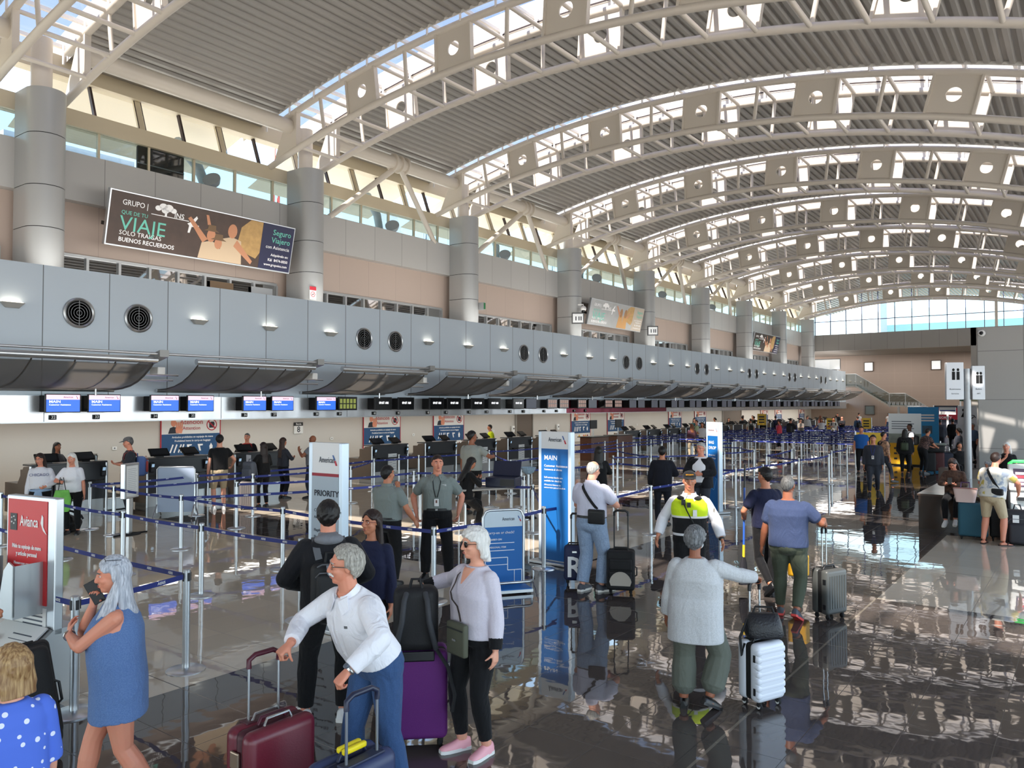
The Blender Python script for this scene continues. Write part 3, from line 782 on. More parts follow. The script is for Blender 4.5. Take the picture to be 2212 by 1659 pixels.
# two service desks with raised screens and a speaker panel near the door
for i, yy in enumerate((31.2, 33.6)):
    dk_ = empty('service_desk', (-18.4, yy+.4, 0), PI/2, ('brown service desk with tall screen, nearer of the two by the brown door', 'brown service desk with tall screen, farther of the two by the brown door')[i], 'desk', 'service desks by the door')
    MB().box(-.8, .8, 0, .6, 0, 1.06).build('body', mat('desk_wood', (110, 70, 52), .35), dk_)
    rbox(-.9, .9, -.1, .7, 1.06, 1.1, .01, 2).build('desk_top', DARK, dk_)
    ms = empty('screen_on_stand', (-18.7, yy+.3, 1.1), PI/2, ('black screen on the nearer service desk', 'black screen on the farther service desk')[i], 'screen', 'screens on the service desks')
    rbox(-.3, .3, -.03, .03, .35, .75, .01, 2).build('housing', DARK, ms); MB().tube([(0, .02, 0), (0, .02, .4)], .03, 8).build('stand', STEEL, ms)
# ---- posters on the back wall
PBLUE = mat('poster_blue', (34, 78, 122), .6); SKINP = mat('poster_skin', (226, 150, 122), .6)
HAZ = [mat('haz_white', (236, 236, 232), .6), mat('haz_yellow', (232, 188, 40), .6), mat('haz_white', (0, 0, 0)), mat('haz_orange', (222, 98, 40), .6), mat('haz_gold', (214, 158, 36), .6), mat('haz_red', (140, 36, 40), .6)]
def poster():
    r_ = empty('poster', (-23.47, 0, 0), PI/2)
    MB().box(-1.02, 1.02, -.02, 0, .55, 2.3).build('sheet', PAPER, r_)
    [MB().box(a_-.015, a_+.015, -.03, 0, .5, 2.4).build('edge_strip', REDT, r_) for a_ in (-1.035, 1.035)]
    MB().box(-1.02, 1.02, -.024, -.02, 1.02, 1.72).build('blue_band', PBLUE, r_)
    text('Atención', .22, mat('poster_red_text', (184, 70, 76), .6), r_, (.0, -.026, 2.1), align='CENTER', bold=.02)
    text('Attention', .16, mat('poster_red_text', (0, 0, 0)), r_, (.0, -.026, 1.9), align='CENTER', bold=.01)
    text('Artículos prohibidos en equipaje de mano', .085, WHITET, r_, (.05, -.027, 1.62), align='CENTER', bold=.02)
    text('Prohibited items in carry-on baggage', .085, WHITET, r_, (.05, -.027, 1.5), align='CENTER', bold=.02)
    f = lambda u, v, d: (u, d, v)
    pz = MB(); c24 = [(math.cos(a_), math.sin(a_)) for a_ in np.linspace(0, 2*PI, 25)[:-1]]
    pz.prism([(-.62+.09*a, 2.08+.12*b) for a, b in c24], -.028, -.024, f).build('figure_head', SKINP, r_)
    MB().prism([(-.8, 1.74), (-.74, 1.92), (-.62, 1.96), (-.5, 1.92), (-.44, 1.74)], -.027, -.023, f).build('figure_suit', DKT, r_)
    hd = MB().prism([(-.54, 1.76), (-.56, 1.9), (-.42, 1.98), (-.3, 1.88), (-.34, 1.74)], -.031, -.027, f)
    for i in range(4): hd.prism([(-.54+.06*i, 1.92), (-.53+.06*i, 2.1), (-.49+.06*i, 2.1), (-.49+.06*i, 1.92)], -.031, -.027, f)
    hd.build('raised_hand', SKINP, r_)
    sg = MB(); ro, ri = .19, .16
    for i in range(24):
        a, b = c24[i], c24[(i+1) % 24]
        sg.prism([(.72+ro*a[0], 2.0+ro*a[1]), (.72+ro*b[0], 2.0+ro*b[1]), (.72+ri*b[0], 2.0+ri*b[1]), (.72+ri*a[0], 2.0+ri*a[1])], -.028, -.023, f)
    sg.prism([(.58, 2.1), (.61, 2.13), (.86, 1.9), (.83, 1.87)], -.029, -.025, f); sg.build('ban_sign', REDT, r_)
    MB().prism([(.63, 1.9), (.63, 2.06), (.70, 2.1), (.8, 2.1), (.83, 2.03), (.8, 1.9)], -.025, -.022, f).build('ban_icon', DKT, r_)
    ic = MB()
    for x_ in (-.75, -.62, -.47, -.38): ic.prism([(x_, 1.14), (x_+.04, 1.12), (x_+.14, 1.38), (x_+.10, 1.4)], -.027, -.023, f)
    ic.prism([(-.16, 1.38), (.02, 1.38), (0, 1.34), (-.08, 1.33), (-.06, 1.14), (-.12, 1.14)], -.027, -.023, f)
    ic.prism([(.22, 1.38), (.4, 1.38), (.4, 1.33), (.3, 1.32), (.34, 1.16), (.28, 1.16), (.24, 1.3)], -.027, -.023, f)
    ic.prism([(.66, 1.16), (.74, 1.16), (.76, 1.3), (.7, 1.4), (.64, 1.3)], -.027, -.023, f); ic.build('item_icons', WHITET, r_)
    for i in range(6):
        x_ = -.38+.2*i+(.1 if i > 2 else 0)
        MB().prism([(x_-.085, .86), (x_, .77), (x_+.085, .86), (x_, .95)], -.027, -.022, f).build('hazard_diamond', HAZ[i], r_)
    return r_
ps_ = poster()
for i, (yy, s_) in enumerate(((14.07, 1.0), (22.55, 1.0), (26.7, 1.0), (38.1, 1.0), (42.2, 1.0), (50.7, 1.0), (55.1, 1.0), (69.3, .9), (73.2, .9), (80.5, .85))):
    o = ps_ if i == 0 else copy_tree(ps_)
    o.location = (-23.47, yy, -.08); o.scale = (s_, 1, 1)
    tag(o, 'white and blue Atención poster behind the counters, %s from the near end' % ordn(i+1), 'poster', 'prohibited items posters')
b8 = empty('lane_sign', (-23.47, 18.32, 0), PI/2, 'small white sign reading Banda 8 on the wall behind the counters', 'sign')
MB().box(-.2, .2, -.03, 0, 1.52, 1.8).build('plate', PAPER, b8); MB().box(-.2, .2, -.03, 0, 1.8, 1.93).build('header', DARK, b8)
text('Banda', .1, WHITET, b8, (0, -.032, 1.865), align='CENTER'); text('8', .3, DKT, b8, (0, -.032, 1.66), align='CENTER', bold=.02)
for i, yy in enumerate((11.6, 19.9, 24.4, 30.0, 34.6, 45.0)):
    so2 = empty('wall_socket', (-23.47, yy, 1.28), PI/2)
    rbox(-.07, .07, -.015, 0, -.05, .05, .005, 2).build('plate', WHITE, so2); MB().box(-.02, .02, -.017, -.015, -.02, .02).build('outlet', GREYT, so2)
    tag(so2, 'small white socket on the wall behind the counters, %s from the near end' % ordn(i+1), 'socket', 'wall sockets')
for i, yy in enumerate((31.5, 35.6)):
    d_ = empty('hand_dispenser', (-23.45, yy, 1.35), PI/2, ('white wall dispenser on the near side of the brown door', 'white wall dispenser on the far side of the brown door')[i], 'dispenser', 'wall dispensers')
    rbox(-.1, .1, -.12, 0, -.16, .16, .03, 3).build('body', WHITE, d_, .7); MB().box(-.04, .04, -.125, -.12, -.02, .06).build('window', DARK, d_)
# ---- billboards on the panel band
def bill(y0, y1, zb, zt, style, label):
    L = y1-y0; H = math.hypot(zt-zb, .32)
    r_ = empty('billboard', (-20.62, (y0+y1)/2, zb), 0, label, 'billboard', 'billboards on the upper wall')
    r_.rotation_euler = (0, 0, 0)
    tilt = math.atan2(.32, zt-zb)
    b_ = empty('panel_mount', (0, 0, 0)); bpy.data.objects.remove(b_)
    r_.rotation_euler = (Matrix.Rotation(PI/2, 3, 'Z') @ Matrix.Rotation(tilt, 3, 'X')).to_euler()
    rbox(-L/2, L/2, 0, .14, 0, H, .012, 2).build('frame', ALU, r_)
    h = L/2-.04
    if style == 0: bgc, dkp = mat('bill_brown', (74, 58, 50), .4, var=.4, bscale=2.5), mat('bill_navy', (38, 40, 72), .4)
    elif style == 1: bgc, dkp = mat('bill_grey', (170, 172, 172), .4, var=.2, bscale=2), mat('bill_tan', (188, 176, 160), .4)
    else: bgc, dkp = mat('bill_dark', (60, 52, 46), .4, var=.4, bscale=2.5), mat('bill_navy', (0, 0, 0))
    MB().box(-h, h, -.006, 0, .04, H-.04).build('poster_face', bgc, r_)
    f = lambda u, v, d: (u, d, v)
    MB().box(h-1.15, h, -.009, -.006, .04, H-.04).build('side_panel', dkp, r_)
    TE = mat('bill_teal', (112, 196, 178), .5); FT = '.'
    x0 = -h+.3
    text('GRUPO |', .2, WHITET, r_, (x0, -.011, H-.3), bold=.015, sx=.9); text('INS', .2, WHITET, r_, (x0+1.45, -.011, H-.38), bold=.02)
    tr_ = MB()
    for dx, dz, rr in ((0, 0, .1), (.14, .06, .13), (.3, .05, .14), (.44, 0, .1), (.2, -.03, .12)): tr_.prism([(x0+.98+dx+rr*math.cos(a_)*.9, H-.27+dz+rr*math.sin(a_)*.7) for a_ in np.linspace(0, 2*PI, 17)[:-1]], -.0105, -.0085, f)
    tr_.box(x0+.8, x0+1.9, -.0105, -.0085, H-.47, H-.45).box(x0+1.18, x0+1.24, -.0105, -.0085, H-.45, H-.33).build('tree_emblem', WHITET, r_)
    text('QUE DE TU', .14, TE, r_, (x0, -.011, H-.56), bold=.01)
    text('VIAJE', .54, TE, r_, (x0-.02, -.011, H-.86), sx=1.05)
    text('SOLO TRAIGÁS', .17, WHITET, r_, (x0, -.011, .38)); text('BUENOS RECUERDOS', .16, WHITET, r_, (x0, -.011, .2), bold=.025)
    MB().prism([(x0+1.86, .95), (x0+1.95, 1.0), (x0+2.12, 1.2), (x0+2.16, 1.14), (x0+2.06, .98), (x0+2.22, .94), (x0+2.2, .88), (x0+2.0, .88), (x0+1.96, .7), (x0+1.9, .7), (x0+1.92, .9)], -.011, -.008, f).build('plane_emblem', WHITET, r_)
    SK = mat('bill_skin', (196, 138, 104), .5); SH = mat('bill_shirt', (206, 182, 152), .5); GD = mat('bill_gold', (186, 150, 96), .5, var=.35, bscale=6)
    MB().prism([(.9, .5), (1.0, 1.15), (1.3, H-.05), (h-1.16, H-.05), (h-1.16, .5), (1.6, .3)], -.0075, -.006, f).build('scenery', GD, r_)
    def disc(x_, z_, r1, r2): return [(x_+r1*math.cos(a_), z_+r2*math.sin(a_)) for a_ in np.linspace(0, 2*PI, 19)[:-1]]
    if style != 1:
        for x_, z_, s_ in ((.05, .74, .17), (.3, .55, .15), (.72, .98, .19)):
            MB().prism([(x_-2.0*s_, .05), (x_-1.6*s_, z_-1.4*s_), (x_, z_-.9*s_), (x_+1.7*s_, z_-1.3*s_), (x_+2.2*s_, .05)], -.009-.0012*s_, -.007, f).build('figure_shirt', SH, r_)
            MB().prism(disc(x_, z_, s_*.8, s_*1.1), -.011, -.008, f).build('figure_head', SK, r_)
        for x_, z_, s_ in ((.05, .9, .19), (.3, .68, .2)): MB().prism([(x_-1.3*s_, z_-.04), (x_-.7*s_, z_+.02), (x_-.6*s_, z_+.14), (x_+.6*s_, z_+.14), (x_+.7*s_, z_+.02), (x_+1.3*s_, z_-.04)], -.0125, -.009, f).build('figure_hat', mat('bill_hat', (118, 94, 70), .6), r_)
        MB().prism([(-.2, .5), (-.72, 1.1), (-.64, 1.16), (-.05, .62)], -.0115, -.008, f).prism([(-.1, 1.02), (-.18, 1.3), (-.1, 1.3), (.0, 1.04)], -.0115, -.008, f).prism([(.9, .75), (1.5, .2), (1.45, .1), (.8, .55)], -.0115, -.008, f).build('figure_arm', SK, r_)
    else:
        for x_ in (.35, .85):
            MB().prism([(x_-.28, .05), (x_-.2, .7), (x_, .95), (x_+.2, .7), (x_+.28, .05)], -.0095, -.007, f).build('figure_shirt', mat('bill_ochre', (200, 152, 92), .5), r_)
            MB().prism(disc(x_, .86, .15, .24), -.011, -.008, f).build('figure_head', mat('bill_hair', (160, 118, 78), .5), r_)
        MB().prism([(.15, .7), (-.25, 1.2), (-.17, 1.22), (.28, .8)], -.0115, -.008, f).prism([(1.0, .7), (1.35, 1.0), (1.4, .94), (1.05, .6)], -.0115, -.008, f).build('figure_arm', SK, r_)
    xr = h-.1
    for s_, sz, z_, mm_, b_ in (('Seguro', .24, H-.28, TE, .01), ('Viajero', .24, H-.52, TE, .01), ('con Asistencia', .15, H-.74, WHITET, 0), ('Adquiéralo en:', .11, .5, WHITET, .02), ('Kàl  8474-0050', .12, .34, WHITET, .02), ('www.grupoins.com', .11, .19, WHITET, .015)):
        text(s_, sz, mm_, r_, (xr, -.013, z_), align='RIGHT', bold=b_)
    for s_ in (-1, 1): MB().box(s_*(L/2-.25)-.04, s_*(L/2-.25)+.04, .14, .75, .5, .6).build('wall_bracket', DARK, r_)
bill(9.85, 15.7, 6.78, 8.22, 0, 'long dark billboard reading VIAJE with a cheering family, nearest on the upper wall')
bill(34.1, 39.95, 6.70, 8.02, 1, 'pale billboard reading VIAJE with two figures from behind, midway along the upper wall')
bill(58.1, 64.1, 6.70, 8.08, 2, 'dark brown billboard reading VIAJE, farthest along the upper wall')
# ---- small signs on columns and offices
ns = empty('no_smoking_sign', (-20.24, 16.35, 6.0), PI/2, 'white and red no smoking sign on the second column', 'sign')
MB().box(-.13, .13, 0, .012, 0, .42).build('plate', PAPER, ns); MB().box(-.13, .13, -.003, 0, .3, .42).build('red_header', REDT, ns)
ring = MB()
for i in range(20):
    a, b = 2*PI*i/20, 2*PI*(i+1)/20
    ring.prism([(.09*math.cos(a), .17+.09*math.sin(a)), (.09*math.cos(b), .17+.09*math.sin(b)), (.07*math.cos(b), .17+.07*math.sin(b)), (.07*math.cos(a), .17+.07*math.sin(a))], -.003, 0, lambda u, v, d: (u, d, v))
ring.prism([(-.06, .11), (.05, .23), (.06, .22), (-.05, .1)], -.003, 0, lambda u, v, d: (u, d, v)).build('ban_ring', REDT, ns)
MB().box(-.05, .05, -.003, 0, .16, .18).build('cigarette', DKT, ns)
ex = empty('exit_sign', (-20.28, 25.0, 6.5), 0, 'small green running-man exit sign on the third column', 'sign')
MB().box(-.02, .26, -.06, .06, 0, .3).build('box', STEEL, ex); MB().box(.26, .27, -.05, .05, .02, .28).build('green_face', mat('exit_green', (20, 90, 50), .4, emit=.15), ex)
for i, (kk, dx) in enumerate(((3, .0), (4, .0))):
    rs_ = empty('restroom_box_sign', (-20.2, YK[kk]-.25, 6.55), .6, ('grey boxed restroom sign on the fourth column beside the pale billboard', 'grey boxed restroom sign on the fifth column')[i], 'sign', 'boxed restroom signs')
    rbox(-.3, .3, -.06, .06, 0, .55, .01, 2).build('box', mat('sign_box', (80, 82, 84), .5), rs_)
    MB().box(-.25, .25, -.066, -.06, .06, .49).build('face', mat('sign_face_grey', (196, 198, 198), .4, emit=.2), rs_)
    for dx in (-.1, .05, .15): MB().box(dx-.025, dx+.025, -.07, -.066, .16, .36).build('pictogram', DKT, rs_)
cc = empty('dome_camera', (-19.98, YK[3]-.1, 7.35), .6, 'white dome camera on a wall arm above the restroom sign', 'camera')
MB().tube([(-.27, 0, .15), (0, 0, .15), (0, 0, .05)], .035, 8).build('arm', WHITE, cc); MB().ell((0, 0, -.05), (.15, .15, .14)).build('dome', WHITE, cc, 3.2); MB().ell((0, -.02, -.12), (.1, .1, .09)).build('lens_bubble', DARK, cc, 3.2)
for nm, yy, rgb, ttl, c2 in (('K-9', 13.85, (120, 96, 70), 'K-9', (30, 36, 76)), ('ACSI', 15.3, (176, 180, 184), 'ACSI', (96, 104, 130))):
    kp = empty('window_poster', (-21.48, yy, 5.75), PI/2, '%s sheet reading %s in an upper office window' % ('brown' if nm == 'K-9' else 'grey', nm), 'poster')
    MB().box(-.4, .4, 0, .015, -.2, .62).build('sheet', mat('sheet_'+nm, rgb, .5), kp)
    text(ttl, .24 if nm == 'K-9' else .3, mat('ink_'+nm, c2, .5), kp, (0, -.003, .22), align='CENTER', bold=.03)
    if nm == 'K-9': text('INTERNACIONAL', .1, mat('ink_orange', (210, 110, 60), .5), kp, (0, -.003, .02), align='CENTER', bold=.02)
for i, (x_, z_, w_) in enumerate(((-17.85, 6.35, .75), (-11.85, 6.35, .75), (-17.8, 2.0, .8))):
    wi += 1
    o = struct('window_%d' % wi, MB().box(x_-w_/2, x_+w_/2, 83.93, 84, z_-.4, z_+.4), mat('inner_window', (214, 216, 214), .4, emit=.35) if i < 2 else mat('inner_window_dim', (120, 130, 128), .4))
    m = MB(); a, b, c, d = x_-w_/2-.06, x_+w_/2+.06, z_-.46, z_+.46
    m.box(a, b, 83.88, 83.96, c, c+.06).box(a, b, 83.88, 83.96, d-.06, d).box(a, a+.06, 83.88, 83.96, c, d).box(b-.06, b, 83.88, 83.96, c, d).build('window_frame', mat('window_frame_brown', (96, 84, 76), .5), o)
ib = empty('flight_board', (-20.9, 80, 5.95), .2, 'large grey information board above the far end of the bulkhead', 'board')
rbox(-1.3, 1.3, 0, .15, 0, 1.1, .02, 2).build('case', DARK, ib); MB().box(1.0, 1.08, .03, .1, -.11, .05).build('support', STEEL, ib); MB().box(-1.24, 1.24, -.01, 0, .06, 1.04).build('face', mat('board_face', (150, 152, 152), .4), ib)
for j in range(6): MB().box(-1.0, .3, -.014, -.01, .15+.14*j, .19+.14*j).build('text_line', NP, ib)
bc = empty('wall_camera', (-3.26, 33.9, 5.26), 0, 'round white camera at the top corner of the grey block', 'camera')
MB().lathe([(.13, 0), (.13, .06), (.1, .1), (0, .12)], (0, 0, 0), 20, Matrix.Rotation(PI/2, 4, 'X')).build('body', WHITE, bc, .7); MB().ell((0, -.1, 0), (.07, .06, .07)).build('lens', DARK, bc, 3.2)
# ---- free standing signs
def totem(nm, loc, rz, w_, h_, lab, cat='sign'):
    r_ = empty(nm, (loc[0], loc[1], 0), rz, lab, cat)
    rbox(-w_/2-.12, w_/2+.12, -.2, .2, 0, .05, .012, 2).build('base_plate', STEEL, r_)
    MB().box(-w_/2, w_/2, -.05, .05, .05, h_).build('case', mat('totem_white', (226, 228, 230), .45), r_)
    for s_ in (-1, 1): rbox(s_*w_/2-.03, s_*w_/2+.03, -.055, .055, .05, h_, .01, 2).build('edge_post', mat('totem_edge', (206, 222, 236), .35, .3), r_)
    return r_
t1 = totem('totem_sign', (-7.16, 6.03), .05, .50, 2.15, 'tall grey totem sign reading PRIORITY with a red line')
MB().box(-.22, .22, -.054, -.05, .06, 1.76).build('grey_face', mat('face_bluegrey', (168, 182, 194), .5), t1)
MB().box(-.22, .22, -.056, -.05, 1.76, 1.795).build('red_line', mat('line_red', (150, 24, 46), .5), t1)
text('American', .098, GREYT, t1, (-.1, -.057, 1.95), sx=.68); mark(t1, .16, 1.95, .12, -.056)
text('PRIORITY', .096, DKT, t1, (-.18, -.057, 1.56), bold=.03)
for i, (s_, sz, z_) in enumerate((('Customer Assistance', .052, 1.36), ('Asistencia al cliente', .043, 1.28), ('Flagship® First', .045, 1.13), ('Flagship® Business', .045, 1.05), ('First', .045, .97), ('Business', .045, .89), ('Premium Economy', .045, .81), ('AAdvantage', .045, .68), ('oneworld', .045, .58), ('Emerald', .045, .50))): text(s_, sz, GREYT, t1, (-.18, -.057, z_))
t2 = totem('totem_sign', (-7.03, 10.66), -.06, .60, 2.15, 'tall blue totem sign reading MAIN beside the queue')
MB().box(-.27, .27, -.054, -.05, .06, 1.87).build('blue_face', BLUE, t2)
text('American', .1, GREYT, t2, (-.12, -.057, 2.02), sx=.68); mark(t2, .2, 2.02, .13, -.056)
text('MAIN', .11, WHITET, t2, (-.21, -.057, 1.72), bold=.006)
for s_, sz, z_ in (('Customer Assistance', .055, 1.59), ('Asistencia al cliente', .046, 1.53), ('Self-service kiosks are', .042, 1.40), ('available for check-in', .042, 1.345), ('Ofrecemos kioscos de', .037, 1.28), ('autoservicio para el check-in', .037, 1.235)): text(s_, sz, WHITET, t2, (-.21, -.057, z_))
t3 = totem('totem_sign', (-7.27, 17.9), -.5, .42, 2.17, 'tall blue totem sign reading BAG DROP')
MB().box(-.18, .18, -.054, -.05, .06, 1.84).build('blue_face', BLUE, t3)
text('American', .068, mat('faint_letter', (176, 150, 158), .6), t3, (-.15, -.057, 1.98), sx=.8); mark(t3, .15, 1.98, .08, -.056)
for s_, sz, z_, b_ in (('BAG', .1, 1.68, .03), ('DROP', .1, 1.55, .03), ('Drop your', .055, 1.38, 0), ('tagged bags', .055, 1.31, 0), ('here', .055, 1.24, 0), ('Entregue aquí', .04, 1.12, 0), ('su equipaje', .04, 1.07, 0), ('etiquetado', .04, 1.02, 0)): text(s_, sz, WHITET, t3, (-.14, -.057, z_), bold=b_)
bo = MB(); LB = mat('line_pale_blue', (80, 150, 205), .5)
def outline(mb, pts, wd, y):
    for (a, b), (c, d) in zip(pts, pts[1:]): mb.tube([(a, y, b), (c, y, d)], wd, 4)
outline(bo, [(-.12, .62), (.04, .55), (.14, .82), (-.02, .9), (-.12, .62)], .008, -.056); outline(bo, [(-.08, .9), (-.02, 1.0), (.08, .95), (.06, .86)], .008, -.056); outline(bo, [(-.06, .6), (.03, .87)], .006, -.056)
bo.build('suitcase_drawing', LB, t3)
sz_ = empty('carry_on_sizer', (-6.72, 8.82, 0), .95, 'blue carry-on sizer board with steel tray reading Carry-on or check', 'sizer')
fr = MB(); c = [(-.3, .06), (-.3, 1.0), (-.26, 1.08), (-.2, 1.1), (.2, 1.1), (.26, 1.08), (.3, 1.0), (.3, .06)]
fr.tube([(x_, .0, z_) for x_, z_ in c], .022, 8).build('frame_tube', ALU, sz_, 1.)
MB().box(-.285, .285, -.01, .01, .05, .86).build('blue_board', BLUE, sz_); MB().box(-.285, .285, -.01, .01, .86, 1.085).build('white_header', mat('header_white', (206, 220, 230), .5), sz_)
text('American', .07, GREYT, sz_, (-.02, -.014, .97), sx=.68); mark(sz_, .24, .97, .08, -.013)
text('Carry-on or check?', .052, WHITET, sz_, (-.25, -.014, .78))
text('CARRY-ON', .036, WHITET, sz_, (-.21, -.014, .685), bold=.03); text('PERSONAL ITEM', .034, WHITET, sz_, (-.21, -.014, .575), bold=.02)
ln = MB()
outline(ln, [(-.23, .71), (-.23, .635), (.16, .635)], .006, -.013); outline(ln, [(-.23, .6), (-.23, .53), (.16, .53)], .006, -.013)
outline(ln, [(-.27, .1), (-.27, .43), (.06, .43), (.06, .25), (.27, .25), (.27, .08), (-.2, .08)], .007, -.013); outline(ln, [(-.27, .33), (.06, .33)], .005, -.013); outline(ln, [(.16, .25), (.16, .08)], .005, -.013)
ln.build('printed_outline', WHITET, sz_)
rbox(-.29, .29, -.42, .0, .04, .07, .008, 2).build('tray', BLUE, sz_)
MB().tube([(-.3, 0, .24), (-.3, -.36, .16), (-.3, -.42, .06)], .02, 8).tube([(-.3, -.36, .165), (-.24, -.43, .165), (.24, -.43, .165), (.3, -.37, .165), (.3, -.36, .06)], .02, 8).build('guard_rail', ALU, sz_, 1.)
MB().box(-.3, .3, -.43, -.41, .02, .06).build('tray_edge', STEEL, sz_)
MB().box(-.28, -.22, -.4, .02, 0, .04).box(.22, .28, -.4, .02, 0, .04).build('foot', DARK, sz_)
# red airline baggage sizer at the left
AR = mat('sizer_red', (206, 34, 40), .4)
av = empty('baggage_sizer', (-7.60, 3.06, 0), .16, 'red Avianca baggage sizer on a steel stand at the queue corner', 'sizer')
rbox(-.36, .36, -.04, .04, .55, 1.66, .01, 2).build('steel_board', ALU, av)
MB().box(-.33, .25, -.046, -.04, .78, 1.63).build('red_face', AR, av)
MB().box(-.33, .25, -.046, -.04, .58, .76).build('white_notice', PAPER, av)
MB().prism([(-.04, .6), (-.42, .34), (-.42, .0), (.2, .0), (.2, .6)], -.36, .36, lambda u, v, d: (d, u, v)).build('pedestal', STEEL, av)
MB().prism([(-.05, .605), (-.4, .365), (-.41, .375), (-.06, .615)], -.33, .3, lambda u, v, d: (d, u, v)).build('sloping_notice', PAPER, av)
for j in range(5): MB().prism([(-.14-.045*j, .553-.031*j), (-.15-.045*j, .546-.031*j), (-.152-.045*j, .552-.031*j), (-.142-.045*j, .559-.031*j)], -.05, .22, lambda u, v, d: (d, u, v)).build('notice_line', GREYT, av)
MB().lathe([(.06, 0), (.075, 0), (.075, .004), (.06, .004), (.06, 0)], (0, 0, 0), 20, Matrix.Translation((-.2, -.22, .505)) @ Matrix.Rotation(-.6, 4, 'X')).build('round_stamp', AR, av)
text('Avianca', .125, WHITET, av, (-.14, -.05, 1.45), bold=.02, sx=.68); 
MB().prism([(.18, 1.52), (.2, 1.5), (.2, 1.42), (.25, 1.36), (.2, 1.39), (.165, 1.45)], -.052, -.048, lambda u, v, d: (u, d, v)).build('bird_emblem', WHITET, av)
MB().box(-.29, -.19, -.05, -.046, 1.37, 1.51).build('alliance_badge', DARK, av)
for a in range(5): MB().ell((-.24+.03*math.cos(a*1.257), -.051, 1.455+.03*math.sin(a*1.257)), .008, 6, 4).build('badge_star', PAPER, av)
for s_, sz, z_, b_ in (('Mide tu equipaje de mano', .05, 1.24, .03), ('y artículo personal', .05, 1.18, .03), ('Measure your carry-on luggage', .036, 1.10, 0), ('and personal item', .036, 1.06, 0), ('Evita cargos adicionales', .04, .98, .03), ('Avoid additional charges', .033, .935, 0)): text(s_, sz, WHITET, av, (-.04, -.05, z_), align='CENTER', bold=b_, sx=.82)
for j in range(4): MB().box(-.08, .2, -.05, -.046, .61+.035*j, .622+.035*j).build('notice_line', GREYT, av)
av.scale = (1, 1, 1.07)
# steel measuring bin on its front: two tall cheeks with a notch
bn = MB(); f = lambda u, v, d: (u, d, v)
bn.prism([(-.42, .74), (.2, .74), (.2, .80), (.2, 1.14), (.13, 1.17), (.06, 1.1), (.0, .86), (-.14, .86), (-.18, 1.06), (-.24, 1.15), (-.36, 1.14), (-.42, 1.1)], -.30, -.285, f)
bn.box(-.42, .2, -.3, -.04, .72, .74).box(.19, .2, -.3, -.04, .74, 1.14).box(-.42, -.41, -.3, -.04, .74, 1.14).build('measuring_bin', STEEL, av)
MB().box(-.8, -.44, -.31, -.29, .62, 1.1).build('side_notice', PAPER, av)
# framed document stand and the grey board in the queue
ds = empty('document_stand', (-15.45, 7.95, 0), PI/2+.55, 'silver framed notice stand on a flat black foot', 'sign stand')
MB().box(-.06, .06, -.03, .03, .02, .75).build('post', ALU, ds); rbox(-.25, .25, -.05, .05, .72, 1.42, .015, 2).build('frame', ALU, ds)
MB().box(-.2, .2, -.055, -.05, .77, 1.37).build('sheet', PAPER, ds)
for j in range(14): MB().box(-.15, .15-.02*(j % 3), -.057, -.055, .82+.037*j, .83+.037*j).build('print', NP, ds)
MB().tube([(-.35, .1, .012), (0, 0, .012), (.3, -.2, .012)], .02, 6).lathe([(0, 0), (.22, 0), (.2, .02), (0, .02)], (0, 0, 0), 20).build('foot', BLACKM, ds)
gb = empty('display_board', (-16.95, 9.8, 0), PI/2-.85, 'blank pale blue-grey board on tube legs in front of a counter', 'board')
MB().tube([(-.42, 0, .1), (-.42, 0, 1.1), (-.38, 0, 1.15), (.38, 0, 1.15), (.42, 0, 1.1), (.42, 0, .1)], .02, 8).build('frame_tube', ALU, gb, 1.)
MB().box(-.41, .41, -.01, .01, .12, 1.14).build('board', mat('board_blue_grey', (170, 184, 206), .4), gb)
for s_ in (-1, 1): MB().tube([(s_*.42, -.25, .02), (s_*.42, 0, .3), (s_*.42, .25, .02)], .018, 6).build('leg', ALU, gb)
# restroom pylon by the seats
rp_ = empty('restroom_pylon', (-2.66, 24.0, 0), .35, 'grey pole carrying two white restroom panels beside the seating', 'sign')
MB().tube([(0, 0, 0), (0, 0, 3.55)], .09, 16).build('pole', mat('pole_grey', (150, 153, 156), .35, .4), rp_, 1.)
for s_, w_, zt in ((-1, .42, 3.72), (1, .30, 3.62)):
    x0 = -.52 if s_ < 0 else .1
    rbox(x0, x0+w_, -.1, .06, 2.72, zt, .012, 2).build('panel', mat('panel_white', (222, 226, 232), .35), rp_)
    for i in range(2):
        xx = x0+w_*(.42 if i == 0 else .68)
        MB().ell((xx, -.105, zt-.2), (.03, .006, .04), 8, 6).box(xx-.035, xx+.035, -.108, -.1, zt-.47, zt-.25).build('pictogram', BLACKM, rp_)
    text('Restrooms' if s_ < 0 else 'Baños', .06, GREYT, rp_, (x0+w_/2, -.105, 3.0), align='CENTER')
    text('Servicios' if s_ < 0 else 'WC', .05, GREYT, rp_, (x0+w_/2, -.105, 2.88), align='CENTER')
rr_ = empty('restroom_sign', (-5.0, 45, 0), 0, 'white sign with woman and wheelchair pictograms past the grey block', 'sign')
MB().box(-.42, .42, -.05, .05, 1.55, 2.5).box(-.5, .5, 0, .3, 0, 1.55).build('panel', mat('panel_white', (0, 0, 0)), rr_)
MB().ell((-.15, -.06, 2.3), (.06, .01, .07), 8, 6).prism([(-.15, 2.22), (-.27, 1.95), (-.03, 1.95)], -.07, -.05, lambda u, v, d: (u, d, v)).build('woman_pictogram', BLACKM, rr_)
MB().tube([(.15, -.06, 2.25), (.17, -.06, 2.05), (.3, -.06, 2.03), (.36, -.06, 1.92)], .02, 6).tube([(.17+.1*math.cos(a_), -.06, 1.98+.1*math.sin(a_)) for a_ in np.linspace(1.8, 6.3, 12)], .018, 6).build('wheelchair_pictogram', BLACKM, rr_)
